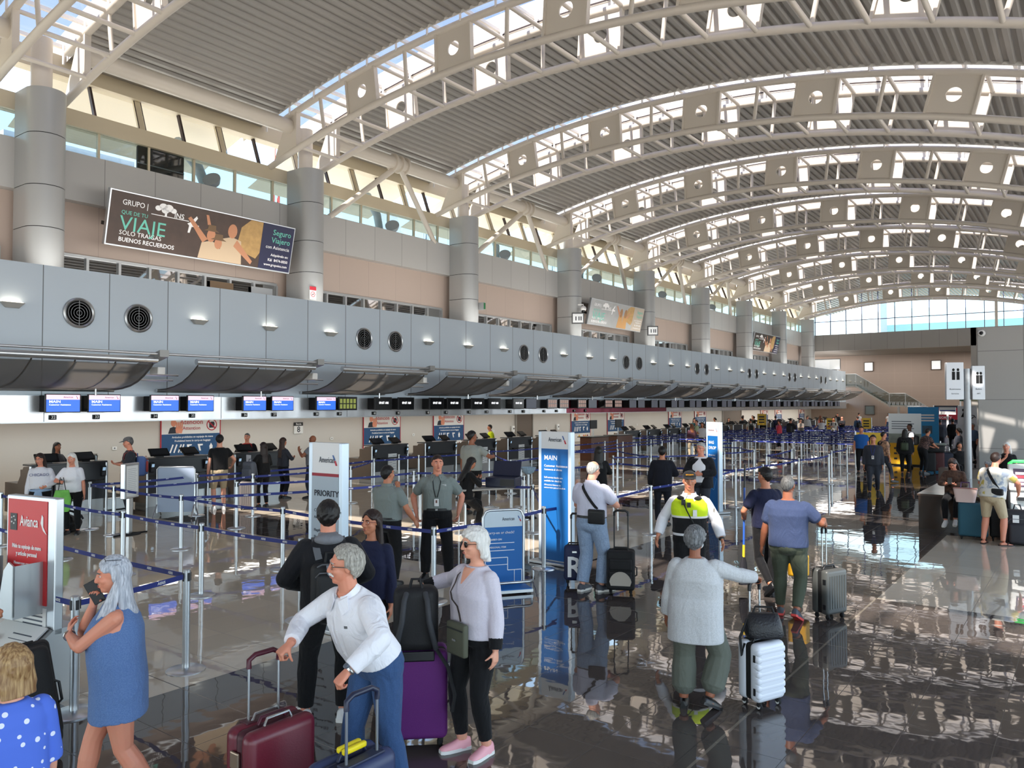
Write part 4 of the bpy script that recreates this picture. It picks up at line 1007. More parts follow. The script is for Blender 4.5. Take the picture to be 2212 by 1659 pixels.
ye = empty('exit_map', (-4.85, 45.2, 2.75), 0, 'pale yellow panel with a green corner past the grey block', 'sign')
MB().box(-.5, -.44, .03, .09, -2.75, 1.2).build('post', STEEL, ye); MB().box(-.5, .3, -.03, .03, 0, 1.2).build('panel', mat('panel_cream', (226, 222, 176), .5), ye); MB().prism([(-.5, 0), (-.1, 0), (-.25, .28), (-.5, .28)], -.04, -.03, lambda u, v, d: (u, d, v)).build('green_corner', mat('green_corner', (28, 92, 58), .5), ye)
# banners of the far airlines
b1 = empty('roll_up_banner', (-6.35, 36.4, 0), .1, 'white and yellow roll-up banner with people photograph beside the walkway', 'banner')
MB().box(-.62, .62, -.02, .02, .05, 2.2).build('sheet', mat('banner_white', (216, 222, 224), .5), b1); MB().box(-.62, .62, -.026, -.02, .05, .95).build('yellow_part', mat('banner_yellow', (232, 176, 30), .5), b1)
MB().box(-.62, .62, -.025, -.02, .95, 1.35).build('photo_strip', mat('banner_photo', (140, 150, 140), .5, var=.5, bscale=5), b1); rbox(-.65, .65, -.12, .12, 0, .06, .01, 2).build('foot', DARK, b1)
for j in range(4): MB().box(-.5, .35-.1*(j % 2), -.027, -.02, 1.55+.1*j, 1.58+.1*j).build('text_line', GREYT, b1)
for j in range(3): MB().box(-.42, -.3, -.03, -.02, .25+.22*j, .33+.22*j).build('icon', DARK, b1)
b2 = empty('roll_up_banner', (-6.9, 44.5, 0), .05, 'bright blue roll-up banner behind the yellow one', 'banner')
MB().box(-.7, .7, -.02, .02, .05, 2.45).build('sheet', mat('banner_cyan', (30, 150, 214), .5), b2); rbox(-.75, .75, -.12, .12, 0, .06, .01, 2).build('foot', DARK, b2)
for j in range(3): MB().box(-.1, .5, -.027, -.02, 2.0-.14*j, 2.08-.14*j).build('text_line', WHITET, b2)
MB().box(-.05, .4, -.027, -.02, 1.1, 1.5).build('photo', mat('banner_photo_blue', (60, 96, 120), .5, var=.4, bscale=6), b2)
b3 = empty('priority_portal', (-7.9, 60, 0), 0, 'red and black portal sign reading SKY PRIORITY far down the hall', 'sign')
MB().box(-.75, .75, -.06, .06, 0, 2.5).build('dark_panel', mat('portal_dark', (52, 54, 66), .5), b3); MB().box(-.7, .7, -.066, -.06, 1.55, 2.35).build('red_panel', mat('portal_red', (196, 44, 60), .5), b3)
text('SKY', .22, WHITET, b3, (-.6, -.07, 1.92), bold=.03); text('PRIORITY', .22, WHITET, b3, (-.6, -.07, 1.68), bold=.03)
for s_ in (-1, 1): MB().box(s_*.75-.03, s_*.75+.03, -.07, .07, 0, 2.52).build('edge_post', ALU, b3)
b4 = empty('lane_header', (-6.65, 51.0, 0), 0, 'white post with a small striped header board before the red portal', 'sign')
MB().box(-.05, .05, -.03, .03, 0, 2.1).build('post', WHITE, b4); MB().box(-.42, .42, -.04, .04, 2.0, 2.42).build('board', PAPER, b4); MB().box(-.4, .4, -.045, -.04, 2.2, 2.26).build('stripe', NAVY, b4)
b5 = empty('yellow_sign', (-7.2, 33.9, 0), .1, 'yellow stand-up sign with black letters beside the walkway', 'sign')
MB().box(-.5, .5, -.02, .02, .55, 1.45).build('panel', mat('sign_yellow', (226, 186, 60), .5), b5); text('OI', .4, BLACKM, b5, (-.4, -.025, 1.1), bold=.04); MB().box(-.55, -.5, -.03, .03, 0, 1.47).box(.5, .55, -.03, .03, 0, 1.47).build('post', ALU, b5)
for i, (x_, y_) in enumerate(((-17.6, 51.5), (-14.1, 55.0), (-12.3, 57))):
    q = empty('lane_flag', (x_, y_, 0), .2, ('tall yellow lane sign among the far crowd', 'yellow lane sign behind the far belts, nearer of two', 'black-framed yellow lane sign behind the far belts, farther of two')[i], 'sign')
    z0 = 1.2 if i == 0 else .9
    MB().box(-.28, .28, -.02, .02, z0, z0+.75).build('panel', mat('sign_yellow', (0, 0, 0)), q); MB().tube([(.3, 0, 0), (.3, 0, z0+.78)], .035, 8).build('post', ALU, q)
    for j in range(3): MB().box(-.2, .16, -.026, -.02, z0+.15+.18*j, z0+.24+.18*j).build('text_line', DARK, q)
# ---- bench, kiosk, pen table
BT = panel_mat('bench_tile', (86, 70, 60), 'x', -2.9, .45, .01, .6, .12, 0, 'y', 18.3, .45)
bench = tag(MB().box(-2.95, -1.25, 18.3, 22.6, 0, .68).build('tiled_bench', BT), 'low dark brown tiled bench beside the walkway', 'bench')
MB().box(-2.97, -1.23, 18.28, 22.62, .68, .72).build('seat_slab', BT, bench)
bench2 = tag(MB().box(-2.6, .6, 24.6, 26.0, 0, .46).build('tiled_bench', BT), 'dark tiled bench behind the restroom pylon', 'bench')
MB().box(-2.62, .62, 24.58, 26.02, .46, .5).build('seat_slab', BT, bench2)
ki = empty('check_in_kiosk', (-1.0, 17.75, 0), .25, 'white self-service kiosk with a green lit arch at the frame edge', 'kiosk')
KW = mat('kiosk_white', (222, 224, 222), .35)
rbox(-.3, .3, -.1, .3, .02, .92, .03, 3).build('cabinet', KW, ki, .6)
m_ = Matrix.Translation((0, -.08, .95)) @ Matrix.Rotation(-.22, 4, 'X')
b = rbox(-.31, .31, -.04, .06, 0, .52, .03, 3); b.xform(m_); b.build('head', KW, ki, .6)
MB().box(-.23, .23, -.046, -.038, .07, .42, m_).build('screen', mat('kiosk_screen', (72, 62, 78), .2, emit=.3), ki)
for j, (c_, z_) in enumerate((((225, 200, 205), .33), ((214, 60, 70), .265), ((205, 190, 190), .2), ((210, 160, 170), .13))):
    MB().box(-.2, -.01, -.05, -.044, z_-.025, z_+.025, m_).build('screen_button', mat('kiosk_btn%d' % j, c_, .3, emit=.5), ki)
    MB().box(.02, .2, -.05, -.044, z_-.025, z_+.025, m_).build('screen_button', mat('kiosk_btn_b', (186, 160, 150), .3, emit=.4), ki)
MB().tube([m_ @ V(-.28, .0, .45), m_ @ V(-.28, 0, .52), m_ @ V(-.22, 0, .57), m_ @ V(.22, 0, .57), m_ @ V(.28, 0, .52), m_ @ V(.28, 0, .45)], .03, 8).build('green_arch', mat('kiosk_green', (60, 200, 90), .4, emit=.8), ki, 1.)
MB().box(-.2, .2, -.2, -.1, .78, .84).build('printer_slot', DARK, ki); MB().box(-.33, -.3, -.12, .3, 0, .95).build('edge_trim', DARK, ki)
tb = empty('folding_table', (-10.0, 12.55, 0), 1.05, 'small grey folding table carrying a printer in the queue', 'table')
rbox(-.75, .75, -.32, .32, .86, .90, .01, 2).build('table_top', mat('table_grey', (150, 148, 144), .5), tb)
for sx_ in (-1, 1):
    for sy_ in (-1, 1): MB().tube([(sx_*.7, sy_*.28, 0), (sx_*.7, sy_*.28, .86)], .018, 8).build('leg', ALU, tb)
pr_ = empty('portable_printer', (-9.78, 12.85, .9), .35, 'dark blue printer case with raised lid on the folding table', 'printer')
rbox(-.32, .32, -.25, .25, 0, .2, .015, 2).build('case', mat('printer_navy', (26, 32, 58), .4), pr_)
b = rbox(-.3, .3, -.015, .015, 0, .32, .01, 2); b.xform(Matrix.Translation((0, .2, .2)) @ Matrix.Rotation(-.35, 4, 'X')); b.build('lid', mat('printer_navy', (0, 0, 0)), pr_)
MB().box(.0, .3, -.256, -.25, .03, .17).build('front_panel', DARK, pr_)
pp = tag(MB().prism([(-.17, 0), (.17, 0), (.1, .24), (-.12, .26)], -.006, .006, lambda u, v, d: (u, d+v*.5, v)).build('paper_stack', PAPER), 'sheaf of white paper propped on the folding table', 'paper')
pp.location = (-10.22, 12.22, .905); pp.rotation_euler.z = .5
sl = empty('bar_stool', (-10.12, 12.02, 0), 0, 'tall steel stool under the seated clerk in black', 'stool')
MB().lathe([(0, .66), (.19, .66), (.2, .7), (.17, .74), (0, .74)], (0, 0, 0), 20).build('seat', DARK, sl); MB().tube([(0, 0, 0), (0, 0, .66)], .025, 8).build('stem', ALU, sl); MB().lathe([(0, 0), (.22, 0), (.2, .02), (0, .03)], (0, 0, 0), 22).build('base', ALU, sl)
wb = empty('waste_bin', (-10.3, 13.1, 0), 0, 'white plastic bin under the folding table', 'bin')
MB().lathe([(.13, 0), (.17, .4), (.16, .4), (.12, .02), (0, .02)], (0, 0, 0), 20).build('pail', WHITE, wb, .7); MB().tube([(-.17, 0, .39), (0, -.02, .46), (.17, 0, .39)], .006, 5).build('handle', STEEL, wb)
bw = empty('bowl_stand', (-10.33, 14.5, 0), 0, 'patterned bowl on a silver stand post in the queue', 'stand')
MB().lathe([(0, 0), (.2, 0), (.18, .03), (.04, .05), (0, .05)], (0, 0, 0), 22).build('base', BLACKM, bw, .7); MB().tube([(0, 0, .04), (0, 0, 1.0)], .036, 12).build('post', ALU, bw, 1.)
MB().lathe([(.05, 1.0), (.13, 1.05), (.18, 1.16), (.17, 1.16), (.12, 1.06), (0, 1.03)], (0, 0, 0), 24).build('bowl', mat('bowl_pattern', (150, 178, 200), .4, var=.6, bscale=28), bw, .8)
# ---- queue posts and their belts
t = NT('belt_printed'); co, x, y, z = t.pos()
fr_ = t.math('FRACT', t.math('DIVIDE', x, .42)); ins = t.math('MULTIPLY', t.math('LESS_THAN', fr_, .16), t.math('LESS_THAN', t.math('ABSOLUTE', z), .012))
wv = t.n('ShaderNodeTexNoise'); wv.inputs['Scale'].default_value = 90; t.l(co, wv.inputs['Vector'])
ins = t.math('MULTIPLY', ins, t.math('GREATER_THAN', wv.outputs[0], .46))
t.bsdf(t.mix(ins, lin((28, 44, 122)), lin((200, 208, 235))), .55); BELTP = t.m
qp = empty('queue_post', (0, 0, 0))
MB().lathe([(0, 0), (.185, 0), (.185, .008), (.17, .018), (.05, .03), (0, .03)], (0, 0, 0), 32).build('base', ALU, qp, .6)
MB().tube([(0, 0, .02), (0, 0, .96)], .035, 18).build('post', ALU, qp, 1.)
MB().lathe([(0, .96), (.036, .96), (.036, .975), (.03, .982), (0, .982)], (0, 0, 0), 18).build('cap', STEEL, qp, .6)
MB().box(-.012, .012, -.042, .042, .87, .95).box(-.042, .042, -.012, .012, .87, .95).build('belt_slot', DARK, qp)
posts = []
def post(x_, y_, lab):
    o = qp if not posts else copy_tree(qp)
    o.location = (x_, y_, 0); tag(o, lab, 'queue post', 'queue posts'); posts.append(o)
    return o
def belt(o, tx, ty, letters=False):
    dx, dy = tx-o.location.x, ty-o.location.y; L = math.hypot(dx, dy)
    n = 9; sag = min(.035, L*.008); m = MB()
    rs = []
    for i in range(n):
        u = i/(n-1); zz = -sag*4*u*(1-u); xx = .04+(L-.089)*u
        rs.append([(xx, -.0015, zz-.024), (xx, .0015, zz-.024), (xx, .0015, zz+.024), (xx, -.0015, zz+.024)])
    m.rings(rs)
    b_ = m.build('belt', NAVY if letters else BELTP, o); b_.location = (0, 0, .915); b_.rotation_euler = (0, 0, math.atan2(dy, dx))
    if letters:
        side = math.cos(math.atan2(dy, dx)) * o.location.y - math.sin(math.atan2(dy, dx)) * o.location.x
        flip = side < 0
        u = .3
        while u < L-.2:
            zz = -sag*4*(u/L)*(1-u/L)
            text('AERIS', .036, WHITET, b_, (u, .004 if flip else -.004, zz), rz=PI if flip else 0, bold=.02, align='CENTER', ext=.0008)
            u += .42
PR = {}
def prow(key, desc, pts):
    PR[key] = [post(x_, y_, 'silver queue post, %s %s' % (ordn(i+1), desc)) for i, (x_, y_) in enumerate(pts)]
prow('A', 'back along the edge of the dark walkway', [(-6.90, 3.1), (-7.14, 4.25), (-7.68, 6.05), (-6.99, 7.66), (-6.98, 10.22), (-7.09, 14.17), (-7.26, 19.25), (-7.17, 21.03), (-7.07, 23.91), (-6.88, 26.5), (-7.32, 28.56), (-7.40, 31.05)])
prow('B', 'from the walkway in the front lane', [(-9.74, 6.01), (-11.84, 6.0), (-13.85, 5.98), (-16.1, 5.9), (-12.82, 5.34)])
prow('C', 'from the walkway in the second lane', [(-10.25, 7.72), (-13.12, 7.69), (-15.61, 7.72), (-16.76, 7.79)])
prow('D', 'from the walkway in the lane before the shorts-clad man', [(-14.39, 9.67), (-15.66, 10.95), (-16.82, 10.24)])
prow('E', 'from the walkway in the lanes behind the grey totem', [(-11.58, 12.26), (-13.28, 13.83), (-15.66, 13.93), (-17.16, 16.17), (-17.19, 18.12), (-17.95, 18.0)])
prow('F', 'from the walkway in the lanes round the folding table', [(-9.09, 12.91), (-10.38, 14.4), (-11.62, 16.0), (-13.6, 18.2), (-17.1, 21.62)])
prow('G', 'from the walkway in the lanes behind the blue MAIN totem', [(-10.78, 19.47), (-12.12, 21.62), (-11.37, 22.74), (-13.6, 24.6), (-14.8, 23.0), (-10.12, 25.8), (-8.55, 25.42), (-9.72, 27.57), (-8.79, 28.88), (-10.86, 29.28)])
prow('H', 'from the walkway in the lanes by the service desks', [(-15.05, 28.79), (-15.09, 31.26), (-15.49, 33.2), (-16.26, 29.87), (-16.29, 32.6), (-17.16, 29.88), (-17.54, 31.67), (-17.3, 26.4), (-13.2, 30.2), (-12.4, 32.5)])
pi = lambda k, i: (PR[k][i].location.x, PR[k][i].location.y)
for a, b, let in ((('A', 1), ('A', 0), 1), (('A', 1), None, 1), (('A', 0), None, 1), (('A', 2), ('B', 0), 1), (('B', 0), ('B', 1), 1), (('B', 1), ('B', 2), 1), (('B', 2), ('B', 3), 1), (('C', 0), ('C', 1), 1), (('C', 1), ('C', 2), 1), (('C', 2), ('C', 3), 0), (('C', 1), ('E', 0), 1), (('C', 0), ('A', 3), 1),
                  (('A', 3), ('A', 4), 1), (('C', 3), ('D', 2), 0), (('C', 2), ('D', 1), 0), (('D', 0), ('E', 1), 0), (('D', 1), ('E', 2), 0), (('D', 2), ('E', 3), 0), (('E', 0), ('F', 1), 1), (('E', 1), ('F', 2), 0), (('E', 2), ('E', 3), 0), (('E', 3), ('E', 4), 0), (('E', 4), ('E', 5), 0), (('E', 0), ('F', 0), 1), (('F', 0), ('A', 4), 0),
                  (('A', 4), ('A', 5), 0), (('F', 2), ('F', 3), 0), (('F', 3), ('F', 4), 0), (('E', 4), ('F', 4), 0), (('F', 2), ('G', 0), 0), (('A', 5), ('A', 6), 0), (('A', 6), ('A', 7), 0), (('A', 7), ('A', 8), 0), (('A', 8), ('A', 9), 0), (('A', 9), ('A', 10), 0), (('A', 10), ('A', 11), 0), (('G', 0), ('G', 1), 0), (('G', 1), ('G', 2), 0), (('G', 2), ('G', 3), 0),
                  (('G', 3), ('G', 4), 0), (('A', 6), ('G', 0), 0), (('A', 8), ('G', 6), 0), (('G', 6), ('G', 8), 0), (('G', 5), ('G', 7), 0), (('G', 7), ('G', 9), 0), (('G', 5), ('G', 2), 0), (('F', 4), ('H', 7), 0), (('H', 7), ('H', 5), 0), (('H', 0), ('H', 1), 0), (('H', 1), ('H', 2), 0), (('H', 3), ('H', 4), 0), (('H', 5), ('H', 6), 0), (('H', 0), ('G', 4), 0), (('H', 8), ('H', 9), 0), (('H', 8), ('G', 9), 0), (('G', 4), ('H', 3), 0), (('H', 2), ('H', 4), 0), (('H', 9), ('H', 2), 0), (('F', 3), ('G', 4), 0)):
    o = PR[a[0]][a[1]]
    if b is None: belt(o, *((-12.4, 4.35) if a[1] == 1 else (-10.2, 3.02)), letters=bool(let))
    else: belt(o, *pi(*b), letters=bool(let))
gx = [-16.6, -15.0, -13.4, -11.8, -10.2, -8.6, -7.25]
grid = {}
for r in range(13):
    for c in range(7):
        y_ = 35.2+2.35*r+(.25 if c % 2 else 0)
        grid[r, c] = post(gx[c]+.12*math.sin(r*2.1+c), y_, 'silver far queue post, %s from the walkway in far row %s' % (ordn(7-c), ordn(r+1).replace('first', 'one').replace('second', 'two') if r < 2 else ordn(r+1)))
for (r, c), o in grid.items():
    if r < 12 and (r+c*3) % 11: belt(o, grid[r+1, c].location.x, grid[r+1, c].location.y)
    if c < 6 and (r in (0, 12) and c % 2 == 0 or (r % 4 == c % 4 and r > 1)): belt(o, grid[r, c+1].location.x, grid[r, c+1].location.y)
# =================================================================== people
QUEUE = []
def remesh(o, vox, sm=2):
    r = o.modifiers.new('remesh', 'REMESH'); r.mode = 'VOXEL'; r.voxel_size = vox; r.use_smooth_shade = True
    if sm:
        s = o.modifiers.new('smooth', 'SMOOTH'); s.iterations = sm; s.factor = .5
    QUEUE.append(o)
    return o
def flush():
    bpy.context.view_layer.update()
    dg = bpy.context.evaluated_depsgraph_get()
    for o in QUEUE:
        me = bpy.data.meshes.new_from_object(o.evaluated_get(dg))
        old = o.data; o.modifiers.clear(); o.data = me
        bpy.data.meshes.remove(old)
    QUEUE.clear()
def skin(key, rgb):
    if key in MATS: return MATS[key]
    t = NT(key); co, x, y, z = t.pos()
    nz = t.n('ShaderNodeTexNoise'); nz.inputs['Scale'].default_value = 14; t.l(co, nz.inputs['Vector'])
    c = lin(rgb); c2 = (min(1, c[0]*1.08), c[1]*.86, c[2]*.82, 1)
    t.bsdf(t.mix(nz.outputs[0], c, c2), .48, 0, .4)
    t.b.inputs['Subsurface Weight'].default_value = .06; t.b.inputs['Subsurface Radius'].default_value = (.02, .008, .004)
    MATS[key] = t.m; return t.m
def hairm(key, rgb, rgb2=None, rough=.45):
    if key in MATS: return MATS[key]
    t = NT(key); co, x, y, z = t.pos()
    mp = t.n('ShaderNodeMapping'); mp.inputs['Scale'].default_value = (90, 90, 7); t.l(co, mp.inputs[0])
    nz = t.n('ShaderNodeTexNoise'); nz.inputs['Scale'].default_value = 1; nz.inputs['Detail'].default_value = 3; t.l(mp.outputs[0], nz.inputs['Vector'])
    rp = t.n('ShaderNodeValToRGB'); rp.color_ramp.elements[0].position = .35; rp.color_ramp.elements[1].position = .7; t.l(nz.outputs[0], rp.inputs[0])
    c = lin(rgb); c2 = lin(rgb2) if rgb2 else tuple(min(1, v*1.7+.004) for v in c[:3])+(1,)
    t.bsdf(t.mix(rp.outputs[0], c, c2), rough, 0, .35); t.bump(nz.outputs[0], .5, .012)
    MATS[key] = t.m; return t.m
S_FAIR = lambda: skin('skin_fair', (222, 168, 142)); S_TAN = lambda: skin('skin_tan', (190, 132, 102)); S_BRN = lambda: skin('skin_brown', (150, 98, 72)); S_PINK = lambda: skin('skin_pink', (212, 148, 122)); S_DRK = lambda: skin('skin_dark', (96, 62, 46))
EYEW = mat('eye_white', (232, 228, 222), .3); EYED = mat('eye_dark', (40, 28, 22), .2); LIP = mat('lip', (168, 92, 84), .45); GLS = mat('glasses_black', (20, 20, 22), .25); SILV = mat('silver', (198, 198, 196), .25, .9)
def ring(c, ax, ay, w, d, n=24, p=2.5):
    out = []
    for i in range(n):
        a = 2*PI*i/n; ca, sa = math.cos(a), math.sin(a)
        out.append(c + ax*(w*math.copysign(abs(ca)**(2/p), ca)) + ay*(d*math.copysign(abs(sa)**(2/p), sa)))
    return out
def ik(a, b, l1, l2, pole):
    """two-bone joint between a and b bending towards pole; returns joint and reachable end"""
    v = b-a; L = v.length
    if L > (l1+l2)*.995: v = v*((l1+l2)*.995/L); L = v.length; b = a+v
    L = max(L, .06); u = v.normalized()
    q = (l1*l1-l2*l2+L*L)/(2*L); h = math.sqrt(max(0, l1*l1-q*q))
    pp = pole-u*pole.dot(u)
    pp = pp.normalized() if pp.length > 1e-4 else u.orthogonal().normalized()
    return a+u*q+pp*h, b
def lerp(a, b, t): return a+(b-a)*t
def limb(mb, pts, n=12):
    """tapered tube through the joints, with balls at the bends"""
    P = []; R = []
    for i in range(len(pts)-1):
        m_ = 5
        for j in range(m_):
            P.append(lerp(pts[i][0], pts[i+1][0], j/m_)); R.append(None if j else pts[i][1])
    P.append(pts[-1][0]); R.append(pts[-1][1])
    k = 0
    for i in range(len(R)):
        if R[i] is None:
            lo = i - (i % 5); hi = lo+5; R[i] = R[lo]+(R[hi]-R[lo])*((i-lo)/5) if R[hi] is not None else R[lo]
    mb.tube(P, R, n)
    for p, r in pts[1:-1]: mb.ell(p, r*1.0, 12, 8)
    return mb
def hand(mb, wr, d, nrm, side, s, curl, spread=.0, thumb=1.0):
    """palm with four bent fingers of different length and a thumb off its side"""
    d = d.normalized(); nrm = (nrm-d*nrm.dot(d)).normalized(); tq = d.cross(nrm)*side
    rs = []
    for u, w, h in ((-.02, .026, .021), (.0, .027, .02), (.03, .036, .019), (.06, .041, .017), (.088, .040, .014), (.096, .034, .010)):
        rs.append(ring(wr+d*u*s, tq, nrm, w*s, h*s, 16, 2.6))
    mb.rings(rs)
    for i, (off, ln) in enumerate(((.030, .92), (.0105, 1.0), (-.0095, .95), (-.029, .76))):
        p = wr+d*(.085-.006*abs(i-1))*s+tq*off*s; dd = (d+tq*off*spread*8).normalized(); pts = [p-d*.02*s, p]; nn = nrm
        for seg, c_ in ((.043, .9), (.028, 1.15), (.022, .8)):
            q = Quaternion(dd.cross(nn).normalized(), curl*c_); dd = q @ dd; nn = q @ nn
            p = p+dd*seg*ln*s; pts.append(p)
        mb.tube(pts, [.0092*s, .0095*s, .0088*s, .0078*s, .0058*s], 8); mb.ell(pts[-1], .0062*s, 8, 6)
    p = wr+d*.022*s+tq*.026*s; dd = (d*.72+tq*.62*thumb+nrm*.35).normalized(); pts = [p-tq*.012*s, p]
    for seg, c_ in ((.036, .15), (.030, .55), (.024, .4)):
        q = Quaternion(dd.cross(nrm+d*.001).normalized(), min(curl, 1.)*c_); dd = q @ dd; p = p+dd*seg*s; pts.append(p)
    mb.tube(pts, [.013*s, .0125*s, .0108*s, .0095*s, .007*s], 8); mb.ell(pts[-1], .0075*s, 8, 6)
class Person:
    def __init__(p, loc, a, H, label, sk, sex='m', fat=1., lean=0., side=0., twist=0., hyaw=0., hpitch=0., hip=(0, 0, 0), feet=None, R=None, L=None, vox=None, z0=0., belly=0., group=None):
        dist = math.hypot(loc[0], loc[1])
        p.vox = vox or (.0055 if dist < 8 else .008 if dist < 13 else .012 if dist < 24 else .02 if dist < 40 else .028)
        p.near = dist < 13.5; p.mid = dist < 26
        p.rz = math.atan2(-loc[0], loc[1])+math.radians(a)
        p.s = s = H/1.75; p.sex = sex; p.fat = fat; p.sk = sk; p.dist = dist; p.belly = belly
        p.root = empty('person', (loc[0], loc[1], z0), p.rz, label, 'person', group)
        p.hipc = V(hip[0], hip[1], .93*s+hip[2])
        T = Matrix.Translation(p.hipc) @ Matrix.Rotation(-math.radians(lean), 4, 'X') @ Matrix.Rotation(math.radians(side), 4, 'Y') @ Matrix.Rotation(math.radians(twist), 4, 'Z') @ Matrix.Translation((0, 0, -.93*s))
        p.T = T
        nb = V(0, -.005, 1.47)*s
        p.Hm = T @ Matrix.Translation(nb) @ Matrix.Rotation(math.radians(twist*-.0), 4, 'Z') @ Matrix.Rotation(math.radians(lean*.75), 4, 'X') @ Matrix.Rotation(math.radians(hyaw), 4, 'Z') @ Matrix.Rotation(-math.radians(hpitch), 4, 'X') @ Matrix.Translation(-nb)
        sw = (.168 if sex == 'm' else .155)*(1+.42*(fat-1))
        p.sh = {1: T @ (V(sw, -.008, 1.388)*s), -1: T @ (V(-sw, -.008, 1.388)*s)}
        hw = .092 if sex == 'm' else .098
        tp = Matrix.Rotation(math.radians(twist*.3), 3, 'Z')
        p.hj = {1: p.hipc+tp @ V(hw*s*(1+.3*(fat-1)), 0, -.03*s), -1: p.hipc+tp @ V(-hw*s*(1+.3*(fat-1)), 0, -.03*s)}
        feet = feet or ((.11, .0, 0, -8), (-.11, .02, 0, 8))
        p.foot = {}; p.knee = {}; p.ank = {}
        for sd, f in ((1, feet[0]), (-1, feet[1])):
            x_, y_, lift, yaw = f[:4]; pitch = f[4] if len(f) > 4 else 0
            an = V(x_*s, y_*s, (.085+lift)*s)
            M = Matrix.Rotation(math.radians(yaw), 3, 'Z') @ Matrix.Rotation(math.radians(-pitch), 3, 'X')
            kp = Matrix.Rotation(math.radians(yaw), 3, 'Z') @ V(0, 1, .15)
            p.knee[sd], p.ank[sd] = ik(p.hj[sd], an, .415*s, .415*s, kp)
            p.foot[sd] = (p.ank[sd], M)
        p.elb = {}; p.wr = {}; p.hd = {}
        for sd, A in ((1, R), (-1, L)):
            A = A or {}
            w = V(*A.get('w', (sd*.245*(1+.35*(fat-1)), .06, .82)))*s
            if 'G' in A:      # world point the palm closes on
                w = Matrix.Rotation(-p.rz, 3, 'Z') @ (V(*A['G'])-V(loc[0], loc[1], z0)) - V(*A['d']).normalized()*.07*s - V(*A['n']).normalized()*.024*s
            pole = V(*A.get('pole', (sd*.6, -.8, -.1)))
            p.elb[sd], p.wr[sd] = ik(p.sh[sd], w, .285*s, .255*s, pole)
            fd = (p.wr[sd]-p.elb[sd]).normalized()
            p.hd[sd] = (V(*A['d']) if 'd' in A else fd, V(*A['n']) if 'n' in A else V(-sd, .25, 0), A.get('curl', .35))
        p.body(); p.face()
    def prof(p):
        f = p.fat; b = p.belly
        if p.sex == 'm':
            P = [(.83, .10, .085, 0), (.89, .165, .115, 0), (.96, .172, .122, .004), (1.04, .158, .115, .008+.4*b), (1.12, .158, .115, .012+b), (1.20, .166, .118, .01+.7*b), (1.29, .180, .122, .004+.2*b), (1.37, .186, .108, -.004), (1.42, .165, .09, -.008), (1.455, .105, .074, -.01), (1.49, .062, .06, -.008)]
        else:
            P = [(.83, .10, .09, 0), (.89, .172, .12, -.004), (.95, .178, .125, -.006), (1.03, .150, .108, .002+.4*b), (1.10, .134, .100, .008+b), (1.18, .142, .104, .01+.6*b), (1.27, .158, .116, .014), (1.35, .163, .102, .002), (1.41, .145, .084, -.006), (1.45, .088, .066, -.01), (1.485, .054, .054, -.008)]
        out = []
        for z, w, d, y in P:
            k = 1+(f-1)*(1.0 if z < 1.3 else .6 if z < 1.4 else .2)
            kd = 1+(f-1)*(1.5 if 1.0 < z < 1.3 else 1.0 if z < 1.4 else .3)
            out.append((z, w*k, d*kd, y))
        return out
    def torso(p, mb, z0, z1, inf, flare=0., straight=0.):
        P = p.prof(); zs = [q[0] for q in P]
        lev = sorted(set([z0, z1]+[z for z in list(zs)+[.925, 1.0, 1.08, 1.16, 1.245, 1.33] if z0 < z < z1])); rs = []
        X, Y = V(1, 0, 0), V(0, 1, 0); Rm = p.T.to_3x3()
        for z in lev:
            w, d, y = [float(np.interp(z, zs, [q[k] for q in P])) for k in (1, 2, 3)]
            if z < .96 and flare is not None: 
                w, d, y = [max(float(np.interp(.95, zs, [q[k] for q in P])), 0)*(1+flare*(.95-z)) if k < 3 else 0.0 for k in (1, 2, 3)]
            if straight and .9 < z < 1.26: wh = float(np.interp(.95, zs, [q[1] for q in P])); dh = float(np.interp(.95, zs, [q[2] for q in P])); w = max(w, lerp(w, wh, straight)); d = max(d, lerp(d, dh, straight))
            e = inf*(1 if z < 1.42 else .7)
            rs.append(ring(p.T @ (V(0, y, z)*p.s), Rm @ X, Rm @ Y, (w+e)*p.s, (d+e)*p.s, 28))
        mb.rings(rs)
        if p.sex == 'f' and z0 < 1.2 and z1 > 1.3:
            for sd in (1, -1): mb.ell(p.T @ (V(sd*.075, .085+.05*(p.fat-1), 1.262)*p.s), ((.066+inf*.7)*p.s*(.7+.3*p.fat), (.058+inf*.6)*p.s*(.7+.3*p.fat), (.062+inf*.6)*p.s), 14, 10)
    def arm_pts(p, sd, f0=0., f1=2., inf=0.):
        f = 1+.6*(p.fat-1); k = p.s*f*(1. if p.sex == 'm' else .88)
        S, E, Wr = p.sh[sd], p.elb[sd], p.wr[sd]
        keys = [(0, .050), (.25, .051), (.6, .045), (1, .039), (1.25, .043), (1.6, .036), (2, .0265)]
        pos = lambda t: lerp(S, E, t) if t <= 1 else lerp(E, Wr, t-1)
        ts = [f0]+[t for t, r in keys if f0 < t < f1]+[f1]
        return [(pos(t), float(np.interp(t, [q[0] for q in keys], [q[1] for q in keys]))*k+inf*p.s) for t in ts]
    def leg_pts(p, sd, f0=0., f1=2., inf=0., flare=0.):
        f = 1+.75*(p.fat-1); k = p.s*f
        Hh, K, A = p.hj[sd], p.knee[sd], p.ank[sd]
        keys = [(0, .088), (.35, .082), (.75, .064), (1, .054), (1.3, .057), (1.65, .045), (2, .036)]
        pos = lambda t: lerp(Hh, K, t) if t <= 1 else lerp(K, A, t-1)
        ts = [f0]+[t for t, r in keys if f0 < t < f1]+[f1]
        return [(pos(t), float(np.interp(t, [q[0] for q in keys], [q[1] for q in keys]))*k+(inf+flare*max(0, t-.3))*p.s) for t in ts]
